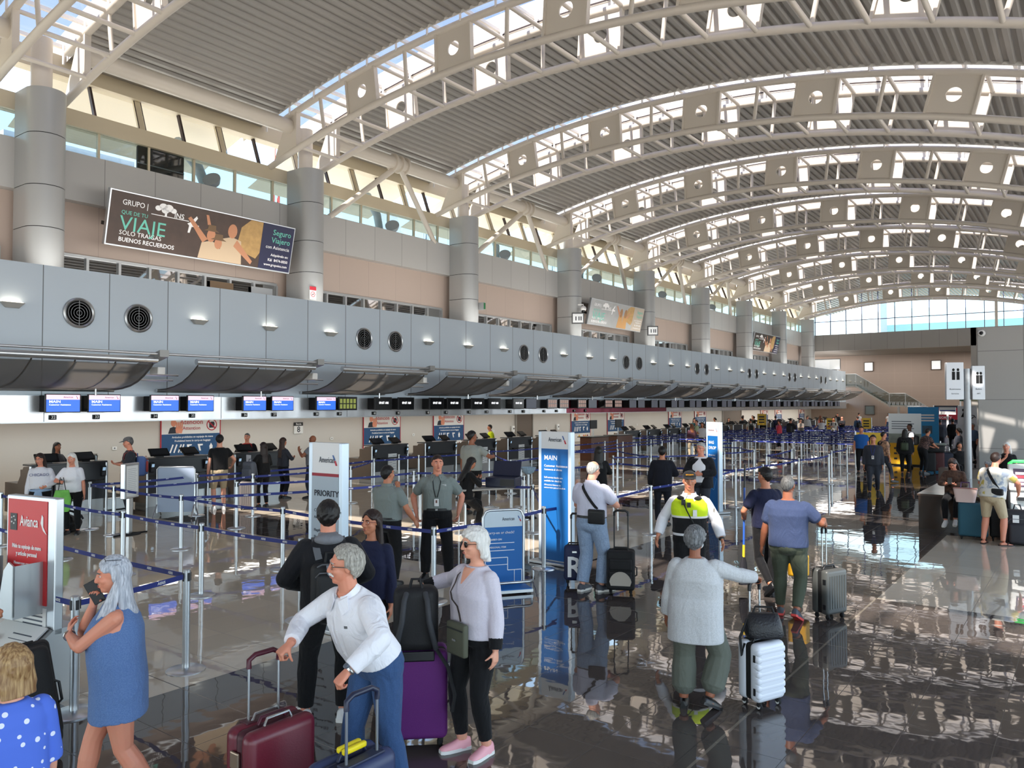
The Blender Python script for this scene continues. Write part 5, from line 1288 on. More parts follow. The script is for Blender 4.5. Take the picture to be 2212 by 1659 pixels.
    def body(p):
        s = p.s; mb = MB(); p.torso(mb, .865, 1.49, -.008, None)
        hm = p.Hm; h = lambda x, y, z: hm @ (V(x, y, z)*s); r3 = hm.to_3x3().to_4x4()
        mb.tube([p.T @ (V(0, -.012, 1.43)*s), h(0, -.012, 1.50), h(0, .0, 1.58)], [.072*s, .062*s, .060*s] if p.sex == 'm' else [.060*s, .053*s, .053*s], 14)
        mb.ell(h(0, -.008, 1.665), (.077*s, .096*s, .098*s), 20, 14, r3)          # skull
        mb.ell(h(0, .022, 1.612), (.066*s, .070*s, .078*s), 18, 12, r3)           # face
        mb.ell(h(0, .052, 1.560), (.038*s, .036*s, .030*s), 14, 10, r3)           # jaw and chin
        mb.ell(h(0, .075, 1.549), (.018*s, .012*s, .014*s), 10, 8, r3)
        mb.ell(h(0, .078, 1.682), (.050*s, .018*s, .012*s), 12, 8, r3)            # brow
        for sd in (1, -1):
            mb.ell(h(sd*.040, .062, 1.622), (.026*s, .026*s, .024*s), 10, 8, r3)  # cheek
            mb.ell(h(sd*.077, -.006, 1.643), (.011*s, .021*s, .033*s), 10, 8, r3) # ear
            mb.ell(h(sd*.012, .098, 1.614), (.010*s, .011*s, .009*s), 8, 6, r3)   # nostril wing
        mb.tube([h(0, .086, 1.672), h(0, .097, 1.642), h(0, .106, 1.621)], [.010*s, .012*s, .0145*s], 10)
        mb.ell(h(0, .107, 1.619), .0135*s, 10, 8)
        mb.ell(h(0, .088, 1.583), (.022*s, .012*s, .014*s), 10, 8, r3)            # mouth
        for sd in (1, -1):
            limb(mb, p.arm_pts(sd)); mb.ell(p.sh[sd], .053*s*(1 if p.sex == 'm' else .88), 14, 10)
            d, n_, c = p.hd[sd]; hand(mb, p.wr[sd], d, n_, sd, s*(1.0 if p.sex == 'm' else .9), c)
            limb(mb, p.leg_pts(sd))
            A, M = p.foot[sd]; rs = []
            for u, w, hgt in ((-.055, .028, .03), (-.03, .036, .05), (.02, .038, .05), (.08, .043, .034), (.14, .046, .022), (.18, .036, .014)):
                c0 = A+M @ (V(0, u, -.085+.008+hgt*.5+.004)*s)
                rs.append(ring(c0, M @ V(1, 0, 0), M @ V(0, 0, 1), w*s, hgt*.55*s, 14))
            mb.rings(rs)
        p.bodyo = remesh(mb.build('body', p.sk, p.root), p.vox)
    def face(p):
        if not p.mid: return
        s = p.s; h = lambda x, y, z: p.Hm @ (V(x, y, z)*s); r3 = p.Hm.to_3x3().to_4x4()
        ey = MB(); ir = MB()
        for sd in (1, -1):
            ey.ell(h(sd*.031, .0785, 1.652), (.0128*s, .0072*s, .0050*s), 12, 8, r3); ir.ell(h(sd*.031, .0848, 1.652), (.0052*s, .0025*s, .0048*s), 10, 6, r3)
        e = ey.build('eyes', EYEW, p.root, 3.2); ir.build('irises', EYED, e, 3.2)
        MB().ell(h(0, .0975, 1.588), (.021*s, .006*s, .0045*s), 12, 6, r3).ell(h(0, .0965, 1.579), (.018*s, .006*s, .005*s), 12, 6, r3).build('lips', LIP, p.root, 3.2)
    def brows(p, m):
        if not p.mid: return
        b = MB(); h = lambda x, y, z: p.Hm @ (V(x, y, z)*p.s)
        for sd in (1, -1): b.tube([h(sd*.015, .094, 1.672), h(sd*.032, .092, 1.678), h(sd*.05, .078, 1.672)], [.004*p.s, .005*p.s, .003*p.s], 6)
        b.build('eyebrows', m, p.root, 3.2)
    # ---------------------------------------------------------------- clothes
    def top(p, m, sleeve=.55, hem=.92, inf=.014, name='shirt', slinf=None, neck=1.47, flare=.0, straight=.75):
        mb = MB(); p.torso(mb, hem, neck, inf, flare, straight)
        if sleeve:
            for sd in (1, -1):
                limb(mb, p.arm_pts(sd, 0, sleeve, (slinf if slinf is not None else inf*1.15))); mb.ell(p.sh[sd], (.052+inf)*p.s*(1 if p.sex == 'm' else .9), 14, 10)
        else:
            for sd in (1, -1): mb.ell(lerp(p.sh[sd], p.T @ (V(0, 0, 1.40)*p.s), .22), (.058+inf)*p.s, 12, 8)
        o = remesh(mb.build(name, m, p.root), p.vox*1.25, 5); p.topo = o
        return o
    def cuffs(p, m, f0=1.7, f1=2.0, inf=.018, name='cuff'):
        for sd in (1, -1): remesh(limb(MB(), p.arm_pts(sd, f0, f1, inf)).build(name, m, p.topo), p.vox*1.2, 1)
    def pants(p, m, length=1.93, inf=.012, flare=.0, waist=1.03, name='trousers', bell=0.):
        mb = MB(); p.torso(mb, .87, waist, inf*.8, None)
        mb.ell(p.hipc+V(0, -.03*p.s, -.03*p.s), (.15*p.s*p.fat, .12*p.s*p.fat, .11*p.s), 16, 10)
        for sd in (1, -1): limb(mb, p.leg_pts(sd, 0, length, inf, flare)); mb.ell(p.hj[sd], (.092+inf)*p.s*p.fat, 14, 10)
        p.panto = remesh(mb.build(name, m, p.root), p.vox*1.25, 4)
        return p.panto
    def belt(p, m, z=1.0, inf=.02, buckle=True):
        mb = MB(); p.torso(mb, z, z+.035, inf, None); o = mb.build('waist_belt', m, p.root, 1.)
        if buckle and p.near: MB().cbox(p.T @ (V(0, .142*p.fat+inf*.6+p.belly, z+.018)*p.s), (.034*p.s, .008, .026*p.s)).build('buckle', SILV, o)
    def dress(p, m, hem=.58, inf=.02):
        mb = MB(); P = p.prof(); zs = [q[0] for q in P]; Rm = p.T.to_3x3(); rs = []
        for z in (hem, hem+.02, .7, .82, .92, 1.0, 1.1, 1.18, 1.27, 1.35, 1.41, 1.45):
            zz = max(z, .95); w, d, y = [float(np.interp(zz, zs, [q[k] for q in P])) for k in (1, 2, 3)]
            if .95 < z < 1.2: w = max(w, float(np.interp(.95, zs, [q[1] for q in P]))*.97); d = max(d, .125*p.fat)
            k = 1+.1*max(0, .95-z)
            if z > 1.12: w *= .93 if z < 1.2 else .86 if z < 1.3 else .82 if z < 1.38 else .76
            rs.append(ring((p.T if z > .93 else Matrix.Translation(p.hipc-V(0, 0, .93*p.s))) @ (V(0, y, z)*p.s), Rm @ V(1, 0, 0), Rm @ V(0, 1, 0), (w*k+inf)*p.s, (d*k+inf)*p.s, 28))
        mb.rings(rs)
        for sd in (1, -1): mb.ell(p.T @ (V(sd*.078, .085+.05*(p.fat-1), 1.25)*p.s), (.078*p.s, .068*p.s, .07*p.s), 14, 10); mb.ell(p.T @ (V(sd*.085, -.01, 1.405)*p.s), (.035*p.s, .06*p.s, .05*p.s), 12, 8)
        p.topo = remesh(mb.build('dress', m, p.root), p.vox*1.3, 2)
    def collar(p, m, z=1.474, r=.086, hgt=.034, flaps=True):
        Rm = p.T; s = p.s; mb = MB(); n = 20; rs = [[], [], [], []]
        for i in range(n+1):
            a = PI/2+.28+(2*PI-.56)*i/n; c_, s_ = math.cos(a), math.sin(a)
            for k, (rr, zz) in enumerate(((r, z-.012), (r-.012, z+hgt), (r-.006, z+hgt+.003), (r+.012, z-.008))): rs[k].append(Rm @ (V(rr*c_, rr*.95*s_-.008, zz-.018*max(0, s_))*s))
        vs = [q for rr in rs for q in rr]; N = n+1
        mb.add(vs, [(k*N+i, k*N+i+1, ((k+1) % 4)*N+i+1, ((k+1) % 4)*N+i) for k in range(4) for i in range(n)])
        if flaps:
            for sd in (1, -1): mb.add([Rm @ (V(sd*a, b, c)*s) for a, b, c in ((.022, .080, 1.474), (.078, .038, 1.492), (.104, .080, 1.424), (.062, .118, 1.402), (.024, .092, 1.474), (.084, .048, 1.492), (.108, .090, 1.424), (.064, .130, 1.400))], [(0, 1, 2, 3), (7, 6, 5, 4), (0, 4, 5, 1), (1, 5, 6, 2), (2, 6, 7, 3), (3, 7, 4, 0)])
        mb.build('collar', m, p.topo, 1.)
    def chest(p, x, z, off=.0):
        """point on the front of the shirt"""
        P = p.prof(); zs = [q[0] for q in P]; w, d, y = [float(np.interp(z, zs, [q[k] for q in P])) for k in (1, 2, 3)]
        yy = y+(d+.016)*(max(0, 1-abs(x/w)**2.5))**(1/2.5)
        if p.sex == 'f' and 1.18 < z < 1.34: yy += .03*math.cos((z-1.26)/.08*PI/2)
        return p.T @ (V(x, yy+off, z)*p.s)
    def back(p, x, z, off=.0):
        P = p.prof(); zs = [q[0] for q in P]; w, d, y = [float(np.interp(z, zs, [q[k] for q in P])) for k in (1, 2, 3)]
        return p.T @ (V(x, y-(d+.016)*(max(0, 1-abs(x/w)**2.5))**(1/2.5)-off, z)*p.s)
    def patch(p, name, m, x0, x1, z0, z1, off=.006, th=.006, parent=None, nx=4, nz=4, bk=False):
        f = p.back if bk else p.chest; vs = []; fs = []
        for k, o_ in enumerate((off-.012, off+th)):
            for j in range(nz+1):
                for i in range(nx+1): vs.append(f(lerp(x0, x1, i/nx), lerp(z0, z1, j/nz), o_))
        N = nx+1; B = N*(nz+1)
        for j in range(nz):
            for i in range(nx):
                q = j*N+i; fs += [(q, q+1, q+N+1, q+N), (B+q+N, B+q+N+1, B+q+1, B+q)]
        for i in range(nx): fs += [(i, B+i, B+i+1, i+1), (nz*N+i+1, B+nz*N+i+1, B+nz*N+i, nz*N+i)]
        for j in range(nz): fs += [((j+1)*N, B+(j+1)*N, B+j*N, j*N), (j*N+nx, B+j*N+nx, B+(j+1)*N+nx, (j+1)*N+nx)]
        return MB().add(vs, fs).build(name, m, parent or p.topo, 1.)
    def vneck(p, m, z0, z1, w1):
        """skin showing in a V at the neck of a jumper"""
        n = 6; k = 5; vs = []; fs = []
        for o_ in (-.01, .0035):
            for j in range(n+1):
                for i in range(k): vs.append(p.chest(lerp(-1, 1, i/(k-1))*(.002+w1*j/n), lerp(z0, z1, j/n), .008+o_))
        B = k*(n+1)
        for j in range(n):
            for i in range(k-1): q = j*k+i; fs += [(q, q+k, q+k+1, q+1), (B+q, B+q+1, B+q+k+1, B+q+k)]
            fs += [(j*k, B+j*k, B+(j+1)*k, (j+1)*k), (j*k+k-1, (j+1)*k+k-1, B+(j+1)*k+k-1, B+j*k+k-1)]
        return MB().add(vs, fs).build('neckline', m, p.topo, 1.2)
    def shoes(p, mu, ms=None, style='shoe'):
        for sd in (1, -1):
            A, M = p.foot[sd]; s = p.s*(1 if p.sex == 'm' else .93); mb = MB(); so = MB()
            ax, az = M @ V(1, 0, 0), M @ V(0, 0, 1)
            base = A+M @ (V(0, 0, -.085)*p.s)
            prof = ((-.075, .030), (-.06, .040), (.0, .040), (.06, .046), (.13, .050), (.18, .044), (.205, .028))
            th = .028 if style != 'sandal' else .018
            if style != 'barefoot':
                so.rings([[base+M @ (V(k*w, u, z)*s) for u, w in ((a_, b_) for a_, b_ in prof) for k in (1,)] + [base+M @ (V(-w, u, z)*s) for u, w in reversed(prof)] for z in (.0, th)])
            if style == 'sandal':
                o = so.build('sandal', mu, p.root, .7)
                mb.tube([base+M @ (V(-.046, .06, .02)*s), base+M @ (V(-.03, .09, .065)*s), base+M @ (V(.03, .09, .065)*s), base+M @ (V(.046, .06, .02)*s)], .010*s, 6).build('strap', mu, o, 1.)
                continue
            rs = []
            for u, w, z0_, hh in ((-.073, .028, .02, .075), (-.05, .039, .02, .085), (-.01, .041, .02, .088), (.04, .043, .02, .080), (.085, .047, .02, .060), (.13, .048, .02, .046), (.175, .042, .02, .036), (.2, .026, .02, .026)):
                if style == 'loafer': hh = min(hh, .06)
                rs.append([base+M @ (q*s) for q in [V(w*math.cos(t_), u, z0_+max(0, math.sin(t_))**.7*hh if math.sin(t_) > 0 else z0_) for t_ in np.linspace(0, 2*PI, 17)[:-1]]])
            mb.rings(rs)
            o = mb.build('shoe', mu, p.root, 1.2)
            so.build('sole', ms or mu, o, .7)
    # ---------------------------------------------------------------- hair
    def hair(p, m, style='short', vol=1.0, length=1.30):
        s = p.s; hm = p.Hm; h = lambda x, y, z: hm @ (V(x, y, z)*s); mb = MB()
        fr = {'short': 1.715, 'buzz': 1.715, 'bald': 1.9, 'long': 1.72, 'bob': 1.71, 'afro': 1.705, 'balding': 1.74, 'receding': 1.738}.get(style, 1.715)
        sdz = {'short': 1.655, 'buzz': 1.66, 'long': 1.60, 'bob': 1.60, 'afro': 1.63, 'balding': 1.65, 'receding': 1.635}.get(style, 1.65)
        bkz = {'short': 1.565, 'buzz': 1.575, 'long': 1.54, 'bob': 1.52, 'afro': 1.56, 'balding': 1.56, 'receding': 1.545}.get(style, 1.56)
        inf = {'short': .016, 'buzz': .007, 'long': .016, 'bob': .024, 'afro': .034, 'balding': .010, 'receding': .016}.get(style, .014)*vol
        nu, nv = 36, 24; vs = []; fs = []; rnd = random.Random(int(abs(p.dist)*977))
        for i in range(nv+1):
            t_ = PI*i/nv
            for j in range(nu):
                a = 2*PI*j/nu; dx, dy, dz = math.sin(t_)*math.sin(a), math.sin(t_)*math.cos(a), math.cos(t_)
                x_, y_, z_ = .077*dx, -.008+.096*dy, 1.665+.098*dz
                c_ = math.cos(a)
                lim = lerp(sdz, fr, max(0, c_)**1.2) if c_ > 0 else lerp(sdz, bkz, (-c_)**.8)
                if c_ > .25 and c_ < .72: lim = lerp(sdz, fr, .62)
                k = inf*(1+.25*rnd.uniform(-1, 1)*(style not in ('buzz',)))
                if style == 'balding' and dz > .55 and dy > -.6: k = -.02
                if z_ < lim: k = -.022
                n_ = V(dx/.077, dy/.096, dz/.098).normalized()
                vs.append(h(x_+n_.x*k, y_+n_.y*k, z_+n_.z*k))
        for i in range(nv):
            for j in range(nu):
                k = (j+1) % nu; fs.append((i*nu+j, (i+1)*nu+j, (i+1)*nu+k, i*nu+k))
        mb.add(vs, fs)
        Rm = hm.to_3x3()
        if style in ('long', 'bob'):
            zl = length if style == 'long' else 1.50
            rs = []
            for q in range(7):
                u = q/6; z_ = lerp(1.69, zl, u)
                w = lerp(.083, (.098 if style == 'bob' else .105), min(1, u*1.5))*(1 if u < .8 else .9)*vol; d = lerp(.07, .035, u); yy = lerp(-.035, -.082 if z_ > 1.4 else -.105, u)
                rs.append(ring(h(0, yy, z_), Rm @ V(1, 0, 0), Rm @ V(0, 1, 0), w*s, d*s, 20, 2.2))
            mb.rings(rs)
            for sd in (1, -1):
                e = zl+.03
                P = [h(sd*.066, .01, 1.72), h(sd*.082, -.028, 1.65), h(sd*.085, -.04, 1.57), h(sd*.095, -.035, lerp(1.56, e, .6)), h(sd*.10, -.03, e)]
                mb.tube(P, [.014*s, .022*s, .026*s*vol, .03*s*vol, .016*s], 10)
        if style == 'pony': mb.tube([h(0, -.10, 1.68), h(0, -.14, 1.62), h(0, -.13, 1.5)], [.03*s, .032*s, .012*s], 10)
        o = remesh(mb.build('hair', m, p.root), max(p.vox, .006), 1); p.hairo = o
        return o
    def locks(p, m, length=1.25, front=.06, vol=1., n=3):
        """long strands falling in front of the shoulders"""
        s = p.s; h = lambda x, y, z: p.Hm @ (V(x, y, z)*s); mb = MB()
        for sd in (1, -1):
            for k in range(n):
                o_ = .012*k
                mb.tube([h(sd*(.06+o_), .01-.02*k, 1.72), h(sd*(.082+o_*.5), -.03-.01*k, 1.62), p.T @ (V(sd*(.09+o_), front-.02*k, 1.46)*s), p.T @ (V(sd*(.10+o_*1.5), front+.05-.03*k, 1.36)*s), p.T @ (V(sd*(.095+o_), front+.06-.02*k, length+.03*k)*s)], [.014*s*vol, .02*s*vol, .022*s*vol, .02*s*vol, .006*s], 8)
        remesh(mb.build('hair_locks', m, p.hairo), max(p.vox, .006), 1)
    def glasses(p, m=None, shades=False, up=0.):
        s = p.s; h = lambda x, y, z: p.Hm @ (V(x, y, z+up*.075)*s) if not up else p.Hm @ (V(x, y-.05, z+.10)*s)
        m = m or GLS; mb = MB()
        for sd in (1, -1):
            c = (sd*.033, .094, 1.652); r1, r2 = (.026, .021) if shades else (.024, .018)
            L_ = [h(c[0]+r1*math.cos(a_), c[1]-.006*abs(math.cos(a_)+sd*.3), c[2]+r2*math.sin(a_)) for a_ in np.linspace(0, 2*PI, 17)]
            mb.tube(L_, .0028*s if shades else .0016*s, 6); mb.tube([h(sd*.058, .088, 1.656), h(sd*.078, .05, 1.656), h(sd*.083, -.01, 1.648)], .0022*s, 6)
        mb.tube([h(-.009, .098, 1.656), h(.009, .098, 1.656)], .0025*s, 6)
        o = mb.build('glasses', m, p.root, 1.)
        if shades:
            ln = MB(); r3 = p.Hm.to_3x3().to_4x4()
            for sd in (1, -1): ln.ell(h(sd*.033, .094, 1.652), (.025*s, .005*s, .020*s), 14, 8, r3)
            ln.build('lens', mat('shade_lens', (8, 8, 10), .06), o, 3.2)
    def cap(p, m, logo=None):
        s = p.s; h = lambda x, y, z: p.Hm @ (V(x, y, z)*s); mb = MB(); r3 = p.Hm.to_3x3().to_4x4()
        rs = []
        for z, k in ((1.695, 1.08), (1.72, 1.07), (1.745, .98), (1.768, .72), (1.78, .3), (1.782, .02)): rs.append([h(.079*k*math.cos(a_), -.008+.098*k*math.sin(a_), z) for a_ in np.linspace(0, 2*PI, 25)[:-1]])
        mb.rings(rs); o = mb.build('cap', m, p.root, 1.)
        b = MB(); t_ = np.linspace(.25, PI-.25, 11)
        up_ = [h(.082*math.cos(a_), .02+.10*math.sin(a_)+.0, 1.705) for a_ in t_]; out = [h(.075*math.cos(a_), .055+.13*math.sin(a_), 1.688) for a_ in t_]
        b.add(up_+out+[q+V(0, 0, -.006) for q in up_]+[q+V(0, 0, -.006) for q in out], [f for i in range(10) for f in ((i, i+1, 12+i, 11+i), (33+i, 34+i, 23+i, 22+i), (11+i, 12+i, 34+i, 33+i))]).build('brim', m, o, 1.)
        return o
    def strap(p, pts, m, w=.035, th=.006, parent=None, name='strap'):
        """flat strap through points with outward normals"""
        mb = MB(); rs = []
        for i, (q, nn) in enumerate(pts):
            t_ = (pts[min(i+1, len(pts)-1)][0]-pts[max(i-1, 0)][0]).normalized(); sd = t_.cross(nn).normalized()
            rs.append([q+sd*w/2, q+sd*w/2+nn*th, q-sd*w/2+nn*th, q-sd*w/2])
        mb.rings(rs); return mb.build(name, m, parent or p.root, 1.)
    def world(p, v): return Matrix.Translation(p.root.location) @ Matrix.Rotation(p.rz, 4, 'Z') @ v
    def lanyard(p, m, badge=True):
        pts = []
        for x_, z_ in ((-.06, 1.46), (-.055, 1.40), (-.04, 1.30), (-.01, 1.18)): pts.append((p.chest(x_, z_, .012), V(0, 1, 0)))
        o = p.strap(pts, m, .012*p.s, .003, p.topo, 'lanyard'); pts = [(p.chest(-x_, z_, .012), V(0, 1, 0)) for x_, z_ in ((-.06, 1.46), (-.055, 1.40), (-.04, 1.30), (-.01, 1.18))]
        p.strap(pts, m, .012*p.s, .003, p.topo, 'lanyard')
        if badge:
            b = p.patch('badge', PAPER, -.032, .032, 1.06, 1.16, .02, .004); p.patch('badge_photo', mat('badge_photo', (120, 80, 70), .5), -.012, .012, 1.105, 1.145, .025, .003, b)
def attach(o, p):
    """put a carried thing into the person's frame without parenting it"""
    o.location = p.root.location; o.rotation_euler = (0, 0, p.rz); return o
def crossbody(p, lab, mbag, mstrap, side=1, z=1.0, size=(.2, .07, .2), front=True, x=None, name='shoulder_bag', sw=.025, from_side=-1):
    o = attach(empty(name, (0, 0, 0), 0, lab, 'bag'), p)
    f, g = (p.chest, p.back); s = p.s
    x = side*.15 if x is None else x
    sg = 1 if front else -1
    c = (f if front else g)(x, z, .035); w, d, hh = size
    b = rbox(-w/2, w/2, -d/2, d/2, -hh, 0, min(d*.35, .03), 3); b.xform(Matrix.Translation(c+V(0, sg*d*.3, 0)) @ Matrix.Rotation(-.12*side*sg*0, 4, 'Z'))
    bo = b.build('pouch', mbag, o, .8)
    MB().box(c.x-w*.42, c.x+w*.42, c.y+sg*d*.8-.004, c.y+sg*d*.8+.004, c.z-hh*.22, c.z-hh*.17).build('zip', mat('zip_dark', (40, 42, 40), .4), o)
    def sp(fn, nn):
        pts = []
        for u in np.linspace(0, 1, 8):
            xx = lerp(from_side*.10, x, u); zz = lerp(1.455, z, u); pts.append((fn(max(-.16, min(.16, xx)), zz, .018), nn))
        return pts
    p.strap(sp(f, V(0, 1, 0)), mstrap, sw, .005, o); p.strap(sp(g, V(0, -1, 0)), mstrap, sw, .005, o)
    return o, c
def backpack(p, lab, m1, m2, w=.30, hh=.46, d=.16, z=1.44, logo=None, straps=True):
    o = attach(empty('backpack', (0, 0, 0), 0, lab, 'backpack'), p); s = p.s
    c = p.back(0, 1.2, .012); Rm = p.T.to_3x3().to_4x4()
    M = Matrix.Translation(c) @ Rm
    b = rbox(-w/2, w/2, -d, 0, -.3*hh/.46, hh-.3*hh/.46-.06, .055, 5); b.xform(M); b.build('pack', m1, o, .9)
    b = rbox(-w*.38, w*.38, -d-.05, -d+.03, -.27*hh/.46, .05, .03, 4); b.xform(M); b.build('front_pocket', m1, o, .9)
    MB().tube([M @ V(-w*.36, -d-.004, .1), M @ V(-w*.25, -d-.02, .12), M @ V(w*.25, -d-.02, .12), M @ V(w*.36, -d-.004, .1)], .006, 6).build('zip', m2, o)
    MB().tube([M @ V(-w*.4, -d-.004, .02), M @ V(-w*.32, -d-.05, .06), M @ V(w*.32, -d-.05, .06), M @ V(w*.4, -d-.004, .02)], .006, 6).build('zip', m2, o)
    MB().tube([M @ V(-.04, -.03, hh-.36*hh/.46), M @ V(-.03, -.03, hh-.29*hh/.46), M @ V(.03, -.03, hh-.29*hh/.46), M @ V(.04, -.03, hh-.36*hh/.46)], .011, 8).build('carry_loop', m1, o)
    if straps:
        for sd in (1, -1):
            pts = [(p.back(sd*.085, 1.33, .02), V(0, -1, 0)), (p.back(sd*.10, 1.40, .01), V(0, -1, .3)), (p.T @ (V(sd*.105, -.01, 1.468)*s), V(0, 0, 1)), (p.chest(sd*.115, 1.39, .004), V(0, 1, .3)), (p.chest(sd*.125, 1.28, .006), V(0, 1, 0)), (p.T @ (V(sd*.175*p.fat, .02, 1.14)*s), V(sd, .3, 0)), (p.back(sd*.13, 1.08, .01), V(0, -1, 0))]
            p.strap(pts, m2, .055, .012, o)
    return o
# =================================================================== who and what stands in the hall
C_BLK = cloth('cloth_black', (20, 20, 22), wr=.5); C_BLK2 = cloth('cloth_black_soft', (26, 26, 30), wr=.7, scale=6); C_WHT = cloth('cloth_white', (232, 232, 238), wr=.55, scale=7)
C_DEN = cloth('denim_blue', (50, 76, 116), (58, 86, 128), .7, 7, 220); C_LDEN = cloth('denim_light', (140, 160, 188), (154, 174, 200), .9, 8, 60)
C_OLV = cloth('cloth_olive', (74, 80, 66), wr=.6, scale=7); C_SAGE = cloth('cloth_sage', (98, 102, 92), wr=.5, scale=7); C_NAVY = cloth('cloth_navy', (32, 36, 62), wr=.5)
C_POLO = cloth('polo_greygreen', (122, 130, 127), (128, 136, 133), .45, 8, 200); C_TAN = cloth('cloth_tan', (186, 168, 138), wr=.5); C_CHAR = cloth('cloth_charcoal', (52, 54, 62), wr=.5)
C_GREY = cloth('cloth_grey', (120, 122, 128), wr=.5); C_RED = cloth('cloth_red', (186, 40, 48), wr=.4); C_LAV = cloth('cloth_lavender', (206, 200, 212), (214, 208, 218), .4, 6, 150)
H_BLK = hairm('hair_black', (18, 15, 14)); H_GRY = hairm('hair_grey', (150, 148, 142), (206, 204, 198)); H_SLV = hairm('hair_silver', (150, 156, 168), (208, 212, 220)); H_WHT = hairm('hair_white', (205, 203, 198), (240, 238, 234)); H_BRN = hairm('hair_brown', (52, 34, 26)); H_DBR = hairm('hair_dark_brown', (34, 22, 18)); H_BLD = hairm('hair_blond', (122, 88, 56), (190, 158, 112)); H_DGR = hairm('hair_dark_grey', (66, 66, 66), (120, 120, 118)); H_RED = hairm('hair_auburn', (110, 62, 38), (150, 92, 58))
SH_BLK = mat('shoe_black', (20, 20, 21), .4); SH_WHT = mat('shoe_white', (226, 226, 224), .5); SH_GRY = mat('shoe_grey', (70, 74, 84), .6); SH_PNK = mat('shoe_pink', (238, 170, 178), .6); SOLE_W = mat('sole_white', (236, 234, 228), .5)
BAGB = mat('bag_black', (24, 24, 26), .65, bump=.15, bscale=80); BAGS = mat('strap_grey', (92, 94, 98), .7); STRB = mat('strap_black', (18, 18, 20), .7)
# ---- luggage
def suitcase(lab, loc, rz, w, d, h, m, trim=None, ext=0., style='hard', grip=None, tilt=0., roll=0., hy=.32, wheelhub=None, ribs=0, name='suitcase', corner=.05, tube_m=None, stripe=True):
    r_ = empty(name, (loc[0], loc[1], 0), rz, lab, 'suitcase'); trim = trim or BLACKM; grip = grip or DARK
    X = Matrix.Translation((0, d/2, 0)) @ Matrix.Rotation(-tilt, 4, 'X') @ Matrix.Rotation(roll, 4, 'Y') @ Matrix.Translation((0, -d/2, 0))
    b = rbox(-w/2, w/2, -d/2, -.012, .065, h, corner, 5); b.xform(X); b.build('front_shell', m, r_, .9)
    b = rbox(-w/2, w/2, .012, d/2, .065, h, corner, 5); b.xform(X); b.build('back_shell', m, r_, .9)
    b = rbox(-w/2+.008, w/2-.008, -.045, .045, .073, h-.008, corner*.75, 4); b.xform(X); b.build('zip_band', trim, r_, .9)
    if ribs:
        rb_ = MB()
        for i in range(ribs):
            x_ = -w*.36+w*.72*i/(ribs-1)
            if style == 'hard': rb_.box(x_-.011, x_+.011, -d/2-.006, -d/2+.01, .14, h-.07)
        if style == 'wave':
            rb_ = MB()
            for i in range(ribs):
                z_ = .13+(h-.2)*i/(ribs-1)
                q = rbox(-w/2-.0012, w/2+.0012, -d/2-.0015, -.05, z_-.032, z_+.032, .024, 3); rb_.add(q.v, q.f)
        rb_.xform(X); rb_.build('shell_ribs', m, r_, .8)
    if style == 'soft':
        for z0, z1 in ((.16, h*.55), (h*.58, h-.1)):
            b = rbox(-w*.4, w*.4, -d/2-.035, -d/2+.02, z0, z1, .02, 3); b.xform(X); b.build('pocket', m, r_, .9)
            q = MB().tube([X @ V(-w*.36, -d/2-.037, z1-.03), X @ V(w*.36, -d/2-.037, z1-.03)], .004, 5); q.build('zip', trim, r_)
    for sx in (-1, 1):
        for sy in (-1, 1):
            c = X @ V(sx*(w/2-.055), sy*(d/2-.045), .03); c.z = max(c.z, .03)
            wh = MB().lathe([(0, -.011), (.027, -.011), (.03, 0), (.027, .011), (0, .011)], (0, 0, 0), 16, Matrix.Translation(c) @ Matrix.Rotation(PI/2, 4, 'Y')).build('wheel', trim, r_, .8)
            MB().tube([c, X @ V(sx*(w/2-.055), sy*(d/2-.045), .08)], .022, 8).build('fork', trim, wh)
            if wheelhub: MB().lathe([(0, -.013), (.02, -.013), (.02, .013), (0, .013)], (0, 0, 0), 14, Matrix.Translation(c) @ Matrix.Rotation(PI/2, 4, 'Y')).build('hub', wheelhub, wh)
    tm = tube_m or SILV; yy = d/2-.055
    if ext:
        hw = w*hy/2
        for sx in (-1, 1): MB().tube([X @ V(sx*hw, yy, h-.05), X @ V(sx*hw, yy, h+ext)], .009, 10).build('handle_tube', tm, r_, 1.)
        MB().tube([X @ V(-hw, yy, h+ext-.05), X @ V(-hw, yy, h+ext), X @ V(-hw*.6, yy, h+ext+.025), X @ V(hw*.6, yy, h+ext+.025), X @ V(hw, yy, h+ext), X @ V(hw, yy, h+ext-.05)], .0165, 10).build('grip', grip, r_, 1.)
    b = rbox(-w*.3, w*.3, yy-.04, yy+.035, h-.012, h+.006, .006, 2); b.xform(X); b.build('handle_well', trim, r_)
    MB().tube([X @ V(-.1, -.0, h-.01), X @ V(-.08, 0, h+.03), X @ V(.08, 0, h+.03), X @ V(.1, 0, h-.01)], .012, 8).build('carry_handle', grip, r_, 1.)
    MB().tube([X @ V(w/2-.01, 0, h*.4), X @ V(w/2+.025, 0, h*.43), X @ V(w/2+.025, 0, h*.6), X @ V(w/2-.01, 0, h*.63)], .010, 8).build('side_handle', grip, r_, 1.)
    r_['_'] = 0; del r_['_']
    return r_, X
MAR = mat('suitcase_maroon', (104, 30, 44), .35, bump=.05, bscale=120); NVS = mat('suitcase_navy', (44, 56, 92), .45, bump=.05, bscale=120); PUR = mat('suitcase_purple', (92, 26, 104), .75, bump=.2, bscale=200); WHS = mat('suitcase_white', (222, 226, 234), .3); GRS = mat('suitcase_grey', (76, 78, 76), .4); TEAL = mat('suitcase_teal', (34, 84, 102), .7, bump=.2, bscale=200); BLS = mat('suitcase_black', (22, 22, 24), .75, bump=.25, bscale=150)
